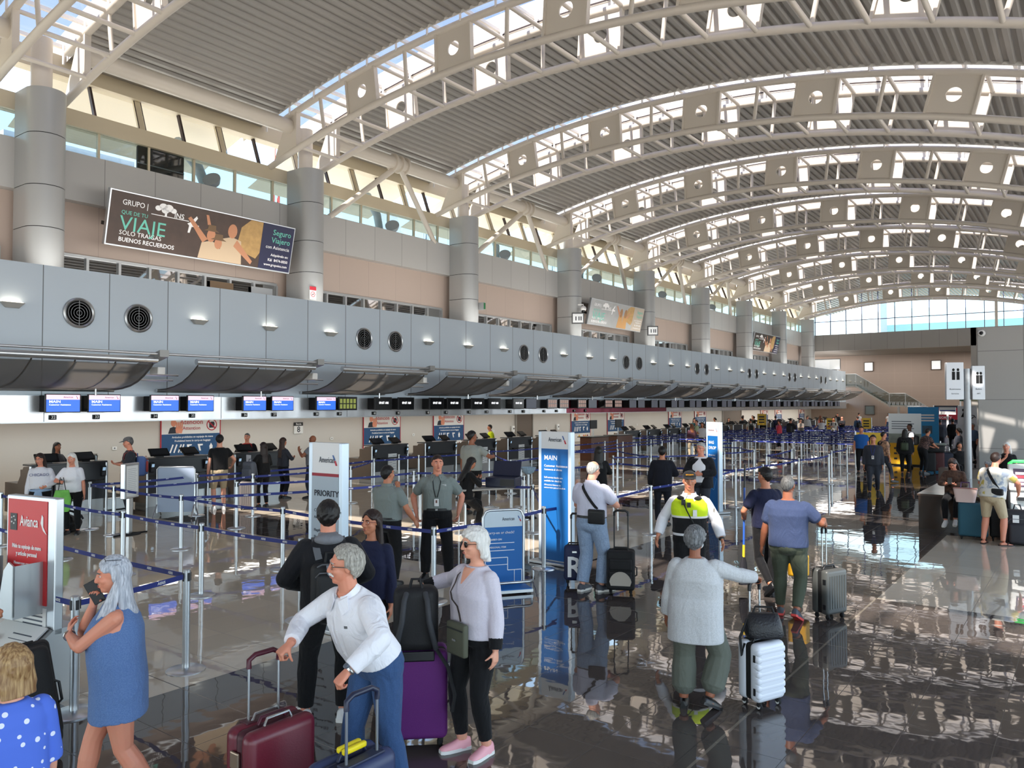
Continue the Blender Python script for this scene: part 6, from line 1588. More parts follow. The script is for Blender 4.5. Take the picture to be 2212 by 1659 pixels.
a_, X = suitcase('maroon hard suitcase under the right hand of the man in white', (-4.13, 3.04), PI/2, .50, .28, .64, MAR, mat('trim_maroon', (66, 18, 28), .5), .37, grip=mat('grip_maroon', (80, 24, 40), .4), hy=.44, corner=.06)
for y_ in (-.06, .06): MB().tube([(-.1, y_, .64), (-.08, y_, .68), (.08, y_, .68), (.1, y_, .64)], .009, 6).build('chrome_handle', SILV, a_, 1.)
b = rbox(-.265, -.245, -.03, .05, .42, .52, .008, 2); b.build('combination_lock', mat('lock_brass', (150, 130, 110), .35, .7), a_)
a_, X = suitcase('navy blue suitcase with yellow handle wraps before the man in white', (-3.42, 3.06), -PI/2, .50, .28, .60, NVS, mat('trim_navy', (30, 38, 66), .5), .35, grip=mat('grip_navy', (32, 38, 62), .4), hy=.46, corner=.07, tube_m=mat('tube_grey', (138, 142, 148), .35, .7))
YEL = mat('wrap_yellow', (238, 214, 20), .5)
for y_ in (-.022, .022): rbox(-.085, .085, y_-.017, y_+.017, .625, .66, .012, 3).build('yellow_wrap', YEL, a_, .8)
rbox(-.06, .06, -.146, -.139, .40, .43, .002, 2).build('maker_plate', SILV, a_)
a_, X = suitcase('large purple soft suitcase beside the white-haired woman in sunglasses', (-4.20, 4.42), math.radians(36+7), .46, .28, .73, PUR, BLACKM, .0, corner=.05)
rbox(-.13, .13, -.15, -.135, .66, .735, .01, 2).build('handle_plate', DARK, a_)
pk = MB().tube([(-.09, .08, .72), (-.09, .08, 1.08)], .01, 8).tube([(.09, .08, .72), (.09, .08, 1.08)], .01, 8).build('handle_tube', SILV, a_, 1.); MB().tube([(-.09, .08, 1.06), (-.08, .08, 1.10), (.08, .08, 1.10), (.09, .08, 1.06)], .018, 8).build('grip', DARK, a_, 1.)
def floor_backpack(lab, loc, z, rz, m1, m2, sc=1., lie=0.):
    r_ = empty('backpack', (loc[0], loc[1], z), rz, lab, 'backpack'); X = Matrix.Scale(sc, 4) @ Matrix.Rotation(-lie, 4, 'X')
    b = rbox(-.17, .17, -.10, .10, 0, .48, .07, 5); b.xform(X); b.build('pack', m1, r_, .9)
    b = rbox(-.13, .13, .07, .16, .03, .3, .04, 4); b.xform(X); b.build('front_pocket', m1, r_, .9)
    for sd in (-1, 1):
        MB().tube([X @ V(sd*.07, -.09, .44), X @ V(sd*.085, -.15, .40), X @ V(sd*.10, -.17, .25), X @ V(sd*.14, -.15, .08), X @ V(sd*.15, -.10, .03)], .022, 8).build('shoulder_strap', m2, r_, 1.)
    MB().tube([X @ V(-.05, -.05, .46), X @ V(-.03, -.05, .54), X @ V(.03, -.05, .54), X @ V(.05, -.05, .46)], .012, 8).build('carry_loop', m1, r_, 1.)
    MB().tube([X @ V(-.14, .095, .3), X @ V(-.1, .12, .36), X @ V(.1, .12, .36), X @ V(.14, .095, .3)], .006, 6).build('zip', BAGS, r_)
    return r_
fb = floor_backpack('black backpack standing on top of the purple suitcase', (-4.16, 4.36), .735, math.radians(43), BAGB, mat('strap_charcoal', (58, 60, 64), .7))
MB().tube([(.15, -.10, .03), (.24, -.14, -.1), (.29, -.16, -.3), (.27, -.17, -.42)], .016, 6).build('hanging_strap', STRB, fb, 1.)
a_, X = suitcase('white ribbed cabin suitcase held by the woman in the grey cardigan', (-2.33, 6.75), math.radians(19+48), .34, .25, .56, WHS, BLACKM, .46, style='wave', ribs=7, wheelhub=SH_WHT, hy=.36, corner=.045)
for z_ in (.16, .44):
    for x_ in (-.172, .172): MB().box(x_-.005, x_+.005, -.09, -.07, z_-.03, z_+.03).build('bumper', DARK, a_)
hb = empty('handbag', (-2.31, 6.76, .59), math.radians(30), 'black quilted handbag strapped on the white cabin suitcase', 'bag')
MB().rings([ring(V(0, 0, z_), V(1, 0, 0), V(0, 1, 0), w_, d_, 20, 3.2) for z_, w_, d_ in ((.0, .15, .10), (.03, .165, .11), (.12, .15, .09), (.19, .125, .05), (.2, .12, .03))]).build('pouch', mat('quilted_black', (26, 26, 30), .45, bump=.6, bscale=60), hb, .9)
MB().tube([(-.09, 0, .19), (-.07, 0, .25), (.07, 0, .25), (.09, 0, .19)], .01, 6).build('handle', STRB, hb, 1.); MB().tube([(-.14, -.02, .15), (-.21, -.06, .0), (-.2, -.08, -.15), (-.17, -.06, -.05)], .012, 6).build('strap', STRB, hb, 1.)
a_, X = suitcase('dark grey ribbed hard suitcase pulled by the man in the blue tee', (-2.60, 9.98), math.radians(15+50), .36, .25, .60, GRS, BLACKM, .46, ribs=7, hy=.2, corner=.04)
for z_ in (.16, .46):
    for x_ in (-.182, .182): MB().box(x_-.005, x_+.005, -.1, -.06, z_-.03, z_+.03).build('bumper', DARK, a_)
a_, X = suitcase('navy suitcase with a large white letter R by the man in pale jeans', (-5.99, 9.55), math.radians(32), .30, .20, .56, mat('suitcase_deepnavy', (30, 38, 78), .6, bump=.1, bscale=100), BLACKM, .42, tilt=.10, tube_m=DARK)
q = text('R', .40, WHITET, a_, (0, -.125, .27), align='CENTER', bold=.03, rx=-.10); rbox(-.035, .035, -.122, -.1, .48, .51, .004, 2).build('maker_plate', SILV, a_)
a_, X = suitcase('black wheeled bag with pale fan-shaped pocket beside the man in pale jeans', (-5.22, 9.52), math.radians(26), .38, .26, .60, BLS, BLACKM, .50, style='soft', tube_m=DARK, hy=.5, corner=.04)
MB().prism([(-.13, .14)]+[(.15*math.cos(t_)*1.0, .17+.16*math.sin(t_)) for t_ in np.linspace(PI*.95, PI*.05, 12)]+[(.13, .14)], -.172, -.16, lambda u, v, d: (u, d, v)).build('pale_pocket', mat('pocket_buff', (178, 170, 158), .7), a_)
a_, X = suitcase('big black soft suitcase leaning at the frame edge by the blonde hair', (-6.33, 2.52), math.radians(66), .50, .30, .80, BLS, BLACKM, .0, style='plain', roll=-.16, corner=.05)
MB().ell(X @ V(-.06, -.152, .66), (.045, .006, .018), 14, 6).build('oval_badge', mat('badge_cream', (206, 204, 180), .4), a_, 3.2); b = rbox(.08, .125, -.158, -.15, .58, .66, .004, 2); b.xform(X); b.build('luggage_tag', mat('tag_pale_blue', (176, 198, 226), .5), a_)
MB().tube([X @ V(-.08, .1, .78), X @ V(-.22, .06, 1.06)], .012, 8).build('handle_tube', SILV, a_, 1.); 
a_, X = suitcase('teal fabric suitcase standing before the tiled bench', (-1.86, 17.38), math.radians(6), .50, .30, .70, TEAL, BLACKM, .0)
tb_ = empty('tote_bag', (-1.98, 17.36, .705), math.radians(4), 'pale pink tote bag on top of the teal suitcase', 'bag')
MB().rings([ring(V(0, 0, z_), V(1, 0, 0), V(0, 1, 0), w_, .07, 20, 4) for z_, w_ in ((.0, .16), (.02, .165), (.26, .21))]).build('body', mat('tote_pink', (226, 200, 194), .45), tb_, .9); MB().box(-.2, .2, -.075, .075, .262, .275).build('rim', mat('tote_rim', (176, 120, 110), .5), tb_)
for y_ in (-.06, .06): MB().tube([(-.08, y_, .24), (-.07, y_, .38), (.07, y_, .38), (.08, y_, .24)], .008, 6).build('handle', mat('tote_handle', (92, 60, 110), .5), tb_, 1.)
a_, X = suitcase('black suitcase standing on the floor behind the sandalled man', (-1.42, 17.5), math.radians(4), .36, .26, .62, BLS)
for i, (x_, y_, m_, l_) in enumerate(((-4.92, 33.1, BLS, 'tall black suitcase, nearest the man in the floral shirt in the luggage group'), (-4.70, 33.6, mat('suitcase_dark_red', (72, 22, 24), .6), 'dark red suitcase in the middle of the luggage group'), (-4.42, 33.7, mat('suitcase_midnight', (22, 28, 48), .6), 'midnight blue suitcase nearest the pylon in the luggage group'))):
    suitcase(l_, (x_, y_), math.radians(10), .46 if i == 2 else .38, .28, .76, m_, ext=.25 if i else 0)
dfl = empty('duffel_bag', (-4.80, 33.25, .765), .2, 'black duffel bag with a grey coat on top of the luggage group', 'bag'); rbox(-.36, .36, -.16, .16, 0, .3, .1, 4).build('body', BLS, dfl, .9); rbox(-.1, .4, -.18, .18, .28, .36, .04, 3).build('grey_coat', cloth('coat_sage', (120, 126, 118)), dfl, .9)
suitcase('grey hard suitcase beside the man in tan shorts', (-16.72, 11.56), math.radians(50), .40, .26, .70, mat('suitcase_taupe', (112, 106, 104), .4), ext=.3, ribs=7)
fb = floor_backpack('grey backpack on the suitcase beside the man in tan shorts', (-16.78, 11.62), .72, math.radians(200), mat('pack_grey', (88, 92, 102), .7), mat('pack_grey', (0, 0, 0)), .95)
floor_backpack('black backpack lying on the floor by the woman with the green tote', (-16.55, 7.45), .0, math.radians(120), BAGB, STRB, 1.1, 1.2).location.z = .13
kb = floor_backpack('dark backpack with white tag leaning against the kiosk', (-1.12, 17.2), .12, math.radians(190), mat('pack_dark', (40, 40, 46), .7), mat('strap_wine', (84, 40, 48), .7), 1.35); MB().box(-.0, .1, .15, .16, .42, .56).build('white_tag', PAPER, kb); kb.location.z = .0
floor_backpack('black bag with mesh top standing on the bench end near the kiosk', (-1.45, 20.9), .5, .3, BAGB, STRB, .8)

def extra_brow(p, m): p.brows(m)
# ================= foreground
p = Person((-4.97, 2.50), 86, 1.62, 'woman in sleeveless blue dress with silver hair talking on a phone', S_PINK(), 'f', 1.28, lean=2, hyaw=4, hpitch=6,
           feet=((.09, .24, .0, 6), (-.10, -.26, .05, -10, 34)), R=dict(w=(.08, .165, 1.43), pole=(.8, -.2, -1), d=(-.10, -.25, 1), n=(-.9, .3, .1), curl=.75),
           L=dict(w=(.11, .31, 1.23), pole=(-1, .3, -.7), d=(.7, .05, .7), n=(.2, -1, .1), curl=.4), vox=.005)
p.dress(cloth('dress_blue_heather', (84, 112, 160), (98, 126, 172), .6, 6, 160), .71, .022); p.hair(H_SLV, 'long', 1.05, 1.22); p.locks(H_SLV, 1.16, .05, 1.1, 3); p.brows(H_DGR); p.glasses(up=1, shades=False); p.shoes(mat('sandal_tan', (206, 190, 164), .6), style='sandal')
MB().lathe([(.034, -.004), (.037, 0), (.034, .004), (.031, 0), (.034, -.004)], (0, 0, 0), 20, Matrix.Translation(p.wr[-1]) @ V(0, 0, 1).rotation_difference((p.wr[-1]-p.elb[-1])).to_matrix().to_4x4()).build('bracelet', SILV, p.root)
ph = attach(empty('mobile_phone', (0, 0, 0), 0, 'black mobile phone held to the ear of the woman in blue', 'phone'), p)
b = rbox(-.037, .037, -.005, .005, -.075, .075, .004, 2); b.xform(Matrix.Translation(p.wr[1]+V(-.03, -.01, .085)) @ Matrix.Rotation(PI/2-.2, 4, 'Z') @ Matrix.Rotation(.5, 4, 'Y')); b.build('case', DARK, ph)
p = Person((-3.74, 4.57), 128, 1.65, 'white-haired woman in black sunglasses and lilac jumper by the purple suitcase', S_FAIR(), 'f', 1.2, hyaw=-16, hpitch=4,
           feet=((.10, .06, 0, -14), (-.11, -.02, 0, 12)), R=dict(G=(-4.25, 4.49, 1.115), d=(-.35, .8, -.35), n=(0, -.3, -1), curl=1.15, pole=(1, -.5, -.4)), L=dict(w=(-.29, .03, .80)), vox=.0052)
p.pants(C_BLK, 1.88, .013, -.002, 1.02, 'leggings'); p.top(C_LAV, 1.75, .93, .02); p.cuffs(C_BLK, 1.62, 1.96, .024)
p.hair(H_WHT, 'bob', 1.1); p.glasses(shades=True); p.shoes(SH_PNK, SOLE_W); p.brows(H_GRY)
p.vneck(p.sk, 1.345, 1.462, .062)
remesh(MB().ell(p.T @ (V(0, 0, .945)*p.s), (.215*p.s, .165*p.s, .05*p.s), 24, 12).build('black_hem', C_BLK, p.topo), .008, 1)
o, c = crossbody(p, 'olive crossbody bag worn by the woman in the lilac jumper', mat('bag_olive', (84, 86, 70), .7, bump=.15, bscale=90), mat('strap_olive', (62, 52, 48), .7), side=1, z=1.06, size=(.22, .05, .24), x=-.03, from_side=1, sw=.014)
MB().box(c.x-.02, c.x+.02, c.y+.042, c.y+.05, c.z-.13, c.z-.115).build('maker_plate', SILV, o)
p = Person((-3.78, 3.60), 127, 1.74, 'grey-haired man in white shirt and jeans leaning on two suitcase handles', S_PINK(), 'm', 1.1, lean=27, hyaw=-30, hpitch=-4, belly=.02,
           feet=((.12, .12, 0, -6), (-.12, -.12, 0, 8)), R=dict(G=(-4.05, 3.06, 1.045), d=(.1, .85, -.55), n=(.0, -.5, -.85), curl=1.2, pole=(1, -.6, .1)),
           L=dict(G=(-3.50, 3.05, .985), d=(.15, .75, -.65), n=(0, -.55, -.8), curl=1.2, pole=(-1, -.5, .2)), vox=.0052)
p.pants(C_DEN, 1.95, .014, .006, 1.02, 'jeans'); p.top(cloth('shirt_white_crisp', (238, 238, 244), wr=.8, scale=8), 1.9, .98, .022, slinf=.022); p.belt(mat('leather_black', (24, 20, 20), .4), .985); p.collar(cloth('shirt_white_crisp', (0, 0, 0)), r=.082, hgt=.03)
p.hair(hairm('hair_iron', (128, 124, 116), (190, 186, 176)), 'receding', 1.4); p.glasses(mat('glasses_wire', (60, 56, 52), .3, .5)); p.brows(H_GRY); p.shoes(SH_BLK)
h = lambda x, y, z: p.Hm @ (V(x, y, z)*p.s)
MB().tube([h(-.034, .080, 1.588), h(-.016, .099, 1.602), h(.016, .099, 1.602), h(.034, .080, 1.588)], [.005, .010, .010, .005], 8).build('moustache', H_WHT, p.root, 3.2)
for sd in (1, -1): p.patch('chest_pocket', cloth('shirt_white_crisp', (0, 0, 0)), sd*.05, sd*.135, 1.20, 1.32, .004, .004) if sd > 0 else p.patch('chest_pocket', cloth('shirt_white_crisp', (0, 0, 0)), -.135, -.05, 1.20, 1.32, .004, .004)
p.patch('pocket_label', mat('label_grey', (96, 98, 100), .6), -.125, -.075, 1.325, 1.34, .005, .003)
for z_ in (1.38, 1.30, 1.22, 1.14, 1.06): MB().ell(p.chest(0, z_, .008), .006, 8, 5).build('button', PAPER, p.topo)
wd = (p.wr[-1]-p.elb[-1]).normalized(); Mw = Matrix.Translation(p.wr[-1]-wd*.012) @ V(0, 0, 1).rotation_difference(wd).to_matrix().to_4x4()
wt = MB().lathe([(.033, -.010), (.037, 0), (.033, .010), (.030, 0), (.033, -.010)], (0, 0, 0), 22, Mw).build('watch', SILV, p.root, .7); n_ = -p.hd[-1][1].normalized()
MB().lathe([(0, 0), (.021, 0), (.021, .010), (.016, .013), (0, .013)], (0, 0, 0), 20, Matrix.Translation(p.wr[-1]-wd*.012+n_*.03) @ V(0, 0, 1).rotation_difference(n_).to_matrix().to_4x4()).build('watch_face', mat('watch_dial', (120, 132, 146), .2, .6), wt)
p = Person((-5.05, 4.25), 6, 1.79, 'man in black hooded jacket with a black backpack, back turned', S_PINK(), 'm', 1.06, hyaw=-6,
           feet=((.13, .02, 0, -28), (-.16, .10, 0, 16)), R=dict(w=(.16, .24, 1.06), pole=(1, -.5, -.2), d=(-.8, .5, .1), n=(-.3, -1, 0)), L=dict(w=(-.16, .22, 1.06), pole=(-1, -.5, -.2), d=(.8, .5, .1), n=(.3, -1, 0)), vox=.0055)
p.pants(C_BLK, 1.93, .018, .004, 1.0, 'joggers'); p.top(C_BLK2, 1.95, .90, .034, 'jacket', .034); p.hair(H_BLK, 'short', 1.05); p.shoes(SH_WHT, SOLE_W)
remesh(MB().ell(p.T @ (V(0, -.075, 1.47)*p.s), (.12, .07, .05), 20, 12).ell(p.T @ (V(0, -.02, 1.50)*p.s), (.085, .08, .03), 20, 10).build('hood', C_GREY, p.topo), .008)
for sd in (1, -1):
    A, M = p.foot[sd]
    for (u0, v0) in ((.02, .03), (.10, .03), (-.05, .035)):
        for s2 in (-1, 1): MB().ell(A+M @ V(s2*.043, u0, -.085+v0+.02), (.012, .03, .014), 8, 6).build('black_patch', SH_BLK, p.root, 3.2)
bp = backpack(p, 'black backpack worn by the man in the black hooded jacket', BAGB, BAGS, .31, .50, .15)
c = p.T @ (V(0, -.355, 1.27)*p.s); MB().prism([(-.05, .05), (.05, .05), (.04, -.02), (.015, -.05), (-.015, -.05), (-.04, -.02)], -.004, .004, lambda u, v, d: (c.x+u, c.y+.0+d, c.z+v)).build('grey_badge', mat('badge_slate', (112, 118, 126), .6), bp)
p = Person((-5.28, 4.95), 150, 1.62, 'woman with glasses and long dark hair behind the backpack wearer', S_TAN(), 'f', 1.08, hyaw=-16, vox=.0055)
p.pants(C_BLK, 1.95); p.top(C_NAVY, 1.9, .92, .016); p.hair(H_DBR, 'long', .95, 1.28); p.glasses(mat('glasses_rose', (120, 60, 60), .3)); p.brows(H_DBR); p.shoes(SH_BLK)
p = Person((-8.12, 7.92), -30, 1.70, 'man in grey-green polo seen from behind, hand at his chin', S_TAN(), 'm', 1.14, hyaw=-22, belly=.01,
           R=dict(w=(.36, .16, .96), pole=(.5, -1, 0), d=(.3, .5, -.8)), L=dict(w=(.04, .24, 1.42), pole=(-1, .2, -1), d=(.0, -.3, 1), n=(.6, -1, 0), curl=.9))
p.pants(C_BLK, 1.95, .016, .008); p.top(C_POLO, .62, .97, .02, slinf=.026); p.collar(C_POLO); p.hair(H_BLK, 'short'); p.brows(H_BLK); p.shoes(SH_BLK); p.belt(SH_BLK, .985, .022)
p = Person((-7.85, 8.68), 176, 1.82, 'man in grey-green polo facing us with a badge on a lanyard', S_PINK(), 'm', 1.12, hyaw=14, hpitch=-4,
           R=dict(w=(.30, -.01, .93), pole=(1, -.5, 0), d=(-.15, .1, -1), curl=.7), L=dict(w=(-.30, -.01, .93), pole=(-1, -.5, 0), d=(.15, .1, -1), curl=.7), feet=((.17, .0, 0, -16), (-.17, .02, 0, 16)))
p.pants(C_BLK, 1.95, .018, .006); p.top(C_POLO, .62, .985, .02, slinf=.028); p.collar(C_POLO); p.hair(H_DBR, 'short', .8); p.brows(H_DBR); p.shoes(SH_BLK); p.belt(SH_BLK, .99, .022); p.lanyard(STRB)
q = text('GCG', .035, WHITET, p.root, (0, 0, 0), bold=.04, align='CENTER'); q.matrix_local = Matrix.Translation(p.chest(-.10, 1.35, .006)) @ Matrix.Rotation(PI, 4, 'Z')
p = Person((-5.62, 9.41), -22, 1.79, 'white-haired man in pale shirt and light jeans beside the R suitcase', S_FAIR(), 'm', 1.08, hyaw=-16, hpitch=14,
           R=dict(w=(.19, .25, 1.17), pole=(1, -.6, -.5), d=(-.5, .8, .1), n=(-.5, -.2, 1), curl=.6), L=dict(w=(-.06, .26, 1.14), pole=(-1, -.4, -.5), d=(.5, .8, 0), n=(.2, 0, 1), curl=.5), feet=((.13, .03, 0, -38), (-.12, -.05, 0, -12)))
p.pants(C_LDEN, 1.9, .026, .012, 1.02, 'jeans'); p.top(cloth('shirt_pale_lilac', (208, 208, 226), (214, 214, 232), .6, 7, 200), .66, .99, .024, slinf=.036); p.collar(cloth('shirt_pale_lilac', (0, 0, 0))); p.hair(H_GRY, 'balding'); p.belt(SH_BLK, 1.0, .03); p.shoes(SH_GRY, SOLE_W); p.glasses()
for sd in (1, -1): remesh(limb(MB(), p.leg_pts(sd, 1.80, 1.91, .046)).build('turn_up', C_LDEN, p.panto), .009, 1)
crossbody(p, 'black crossbody bag on the back of the man in pale jeans', BAGB, STRB, side=1, z=1.13, size=(.24, .06, .2), front=False, x=.13, from_side=-1, sw=.04)
p = Person((-4.13, 9.34), 178, 1.72, 'security guard in black cap and lime vest over a white shirt', S_TAN(), 'm', 1.14, hyaw=4,
           R=dict(w=(.40, .06, .94), pole=(.5, -1, 0), d=(.25, .1, -1)), L=dict(w=(-.40, .06, .93), pole=(-.5, -1, 0), d=(-.25, .1, -1)))
p.pants(C_BLK, 1.95, .018); p.top(C_WHT, 1.92, .95, .018, slinf=.03); p.collar(C_WHT)
VST = cloth('vest_lime', (206, 232, 40), wr=.3); VB = cloth('vest_black', (26, 26, 28), wr=.5, scale=14)
mb = MB(); p.torso(mb, 1.20, 1.43, .035); vo = remesh(mb.build('lime_vest', VST, p.topo), .009, 1)
mb = MB(); p.torso(mb, .99, 1.215, .037, None); remesh(mb.build('black_vest', VB, p.topo), .009, 1); mb = MB(); p.torso(mb, 1.19, 1.215, .042, None); mb.build('white_stripe', PAPER, vo, 1.)
for sd in (1, -1): MB().ell(p.T @ (V(sd*.10, .03, 1.43)*p.s), (.06, .10, .03), 14, 8).build('shoulder_pad', VB, vo, 3.2)
p.hair(H_DGR, 'short', .6); co2 = p.cap(cloth('cap_black', (24, 24, 26), wr=.2)); p.brows(H_DBR); p.shoes(SH_BLK); p.patch('badge', PAPER, -.10, -.05, 1.22, 1.30, .045, .004)
q = text('SECURITY', .022, mat('cap_gold', (214, 150, 30), .5), co2, (0, 0, 0), bold=.05, align='CENTER'); q.matrix_local = p.Hm @ Matrix.Translation(V(0, .100, 1.735)*p.s) @ Matrix.Rotation(PI, 4, 'Z') @ Matrix.Rotation(.3, 4, 'X')
MB().tube([p.chest(.07, 1.38, .05), p.chest(.03, 1.30, .06), p.chest(-.02, 1.2, .055), p.chest(-.10, 1.05, .05)], .008, 6).build('radio_cord', STRB, vo); MB().cbox(p.chest(.07, 1.39, .05), (.05, .03, .07)).cbox(p.chest(.0, 1.36, .05), (.045, .035, .06)).build('radio_mic', DARK, vo)
MB().ell(p.arm_pts(-1, .5, .6)[0][0]+V(-.05, .03, 0), (.012, .035, .045), 12, 8).build('sleeve_badge', mat('badge_gold', (96, 80, 40), .5), p.topo, 3.2)
wd = (p.wr[-1]-p.elb[-1]).normalized(); MB().lathe([(.034, -.012), (.039, 0), (.034, .012), (.03, 0), (.034, -.012)], (0, 0, 0), 20, Matrix.Translation(p.wr[-1]) @ V(0, 0, 1).rotation_difference(wd).to_matrix().to_4x4()).build('watch', DARK, p.root)
p = Person((-2.75, 6.33), -6, 1.53, 'grey-haired woman in pale grey cardigan and olive trousers, back turned', S_BRN(), 'f', 1.32, hyaw=-14, belly=.02,
           feet=((.13, -.02, .05, -42, 24), (-.12, .02, 0, 4)), R=dict(G=(-2.36, 6.83, 1.04), d=(.25, .85, -.3), n=(0, -.2, -1), curl=1.1, pole=(.6, -.6, -1)), L=dict(w=(-.30, .06, .82)))
p.pants(C_SAGE, 1.74, .018, .034, 1.02); p.top(cloth('cardigan_grey', (188, 190, 192), (202, 204, 206), .5, 6, 120), 1.9, .67, .03, 'cardigan', .03, flare=.10, straight=1.); p.hair(hairm('hair_grey_curly', (72, 74, 76), (138, 140, 142)), 'afro', .85); p.shoes(SH_BLK, style='loafer')
h = lambda x, y, z: p.Hm @ (V(x, y, z)*p.s); MB().ell(h(0, .085, 1.585), (.055*p.s, .03*p.s, .045*p.s), 14, 10, p.Hm.to_3x3().to_4x4()).build('face_mask', mat('mask_white', (214, 220, 224), .7), p.root, 3.2)
p = Person((-2.98, 9.63), -6, 1.71, 'man in slate blue tee and green trousers pulling a grey suitcase', S_BRN(), 'm', 1.24, hyaw=-12,
           feet=((.10, -.12, .05, -14, 26), (-.12, .16, 0, 4)), R=dict(G=(-2.66, 10.02, 1.10), d=(.3, .2, -.9), n=(-.6, .2, -.5), curl=1.1, pole=(.3, -1, -.4)), L=dict(w=(-.33, .06, .84)))
p.pants(C_OLV, 1.9, .02, -.004); p.top(cloth('tee_slate', (54, 66, 96), (62, 74, 106), .6, 6, 150), .72, .90, .026, slinf=.032); p.hair(H_DGR, 'buzz'); p.glasses(); p.shoes(SH_GRY, mat('sole_red', (214, 70, 66), .5))
p = Person((-3.64, 10.76), 30, 1.71, 'cleaner in navy shirt carrying a blue-handled broom', S_TAN(), 'm', 1.0, hyaw=20,
           feet=((.08, -.02, 0, 0), (-.10, -.30, .10, 6, 40)), L=dict(w=(-.20, .22, 1.02), pole=(-1, -.6, -.3), d=(.1, .9, .1), n=(1, 0, 0), curl=1.2), R=dict(w=(.25, .1, .85)))
p.pants(C_BLK, 1.93, .012); p.top(cloth('shirt_deep_navy', (26, 30, 56), wr=.5), .7, .92, .02, slinf=.028); p.hair(H_BLK, 'short', 1.0); p.brows(H_BLK); p.shoes(SH_BLK)
br = attach(empty('broom', (0, 0, 0), 0, 'blue and yellow handled dark broom carried by the cleaner', 'broom'), p); g_ = p.wr[-1]+V(.03, .07, 0); ax = V(-.12, -.18, -1).normalized()
MB().tube([g_-ax*.75, g_-ax*.42], .013, 8).build('dark_pole', DARK, br); MB().tube([g_-ax*.42, g_+ax*.38], .015, 8).build('blue_pole', mat('pole_blue', (44, 96, 190), .4), br); MB().tube([g_+ax*.38, g_+ax*.55], .018, 8).build('yellow_socket', mat('socket_yellow', (226, 190, 30), .5), br)
rs = [ring(g_+ax*t_, V(1, 0, 0), V(0, 1, 0), w_, w_*.6, 14) for t_, w_ in ((.54, .02), (.62, .045), (.75, .06), (.92, .065))]; MB().rings(rs).build('brush', mat('brush_black', (22, 22, 30), .8, bump=.6, bscale=90), br, .9)
yp = tag(rbox(-.12, .12, -.1, .1, .02, .3, .03, 3).build('dustpan', mat('dustpan_yellow', (226, 168, 30), .5)), 'yellow dustpan behind the legs of the man in the blue tee', 'dustpan'); yp.location = (-3.18, 10.7, .28)
p = Person((-4.11, 1.56), 20, 1.44, 'person with blond bob in blue dotted top at the frame corner', S_FAIR(), 'f', 1.05, hyaw=10, vox=.0055)
t = NT('dotted_blue'); co, x, y, z = t.pos(); vo_ = t.n('ShaderNodeTexVoronoi'); vo_.inputs['Scale'].default_value = 19; vo_.inputs['Randomness'].default_value = .7; t.l(co, vo_.inputs['Vector'])
t.bsdf(t.mix(t.math('LESS_THAN', vo_.outputs['Distance'], .24), lin((78, 112, 214)), lin((226, 230, 244))), .8)
p.pants(C_NAVY, 1.9); p.top(t.m, 1.2, .92, .022, slinf=.03); p.hair(H_BLD, 'bob', 1.12); p.shoes(SH_WHT)
p = Person((-6.72, 2.15), -80, 1.70, 'traveller beyond the frame edge holding the big black suitcase', S_TAN(), 'm', 1.05, R=dict(G=(-6.46, 2.36, 1.06), d=(.1, .8, -.4), n=(0, -.3, -1), curl=1.1))
p.pants(C_CHAR); p.top(C_GREY, .6, .95); p.hair(H_DBR); p.shoes(SH_BLK)
# ================= middle distance
SMID = {}
def mid(loc, a, H, label, sk, sex, hair, hs, topm, botm, sleeve=.6, fat=1., shoes=SH_BLK, pants=1.93, hem=.93, dress=False, z0=0., length=1.3, extra=None, inf=.018, **kw):
    p = Person(loc, a, H, label, sk, sex, fat, z0=z0, **kw)
    p.pants(botm, pants, .014); p.top(topm, sleeve, hem, inf)
    if hair: p.hair(hair, hs, 1., length)
    p.brows(hair or H_DBR); p.shoes(shoes, SOLE_W if shoes is SH_WHT else None)
    return p
UP = lambda sd: dict(w=(sd*.10, .27, 1.16), pole=(sd, -.4, -.6), d=(-sd*.5, .8, .2), n=(0, -.3, 1), curl=.6)
p = mid((-17.25, 11.1), 12, 1.83, 'man in black tee and tan shorts standing at a counter', S_FAIR(), 'm', H_BLK, 'short', C_BLK, C_TAN, .55, 1.05, SH_WHT, .98, .94, R=dict(w=(.34, .22, 1.02)), hyaw=-14)
p = mid((-16.81, 12.05), 30, 1.62, 'long-haired woman in black holding papers at a counter', S_TAN(), 'f', H_DBR, 'long', C_BLK, C_BLK, 1.9, 1., L=dict(w=(-.16, .26, 1.06), pole=(-1, -.4, -.4), curl=.8), R=UP(1), length=1.2)
pb = attach(tag(MB().cbox((-.2, .36, 1.16), (.012, .22, .3)).build('document', mat('document_white', (206, 212, 220), .5)), 'white folder held by the long-haired woman in black', 'folder'), p)
mid((-17.91, 13.48), -55, 1.66, 'woman with long chestnut hair handing papers over a counter', S_TAN(), 'f', H_BRN, 'long', C_CHAR, C_BLK, 1.9, R=UP(1), L=UP(-1), length=1.18)
mid((-17.30, 14.0), 60, 1.72, 'bald man in grey tee gesturing by the PRIORITY totem', S_BRN(), 'm', None, '', C_GREY, C_CHAR, .6, 1.12, L=dict(w=(-.20, .30, 1.32), pole=(-1, -.3, -1), d=(0, .2, 1)), R=UP(1))
p = mid((-19.75, 13.6), 165, 1.74, 'agent in red shirt and dark jacket behind a counter', S_PINK(), 'm', H_DGR, 'buzz', C_RED, C_BLK, 1.9, 1.1, R=UP(1), L=UP(-1)); 
for sd in (1, -1): remesh(limb(MB(), p.arm_pts(sd, 0, 1.9, .034)).ell(p.sh[sd], .08, 12, 8).build('jacket_side', C_BLK2, p.topo), .014)
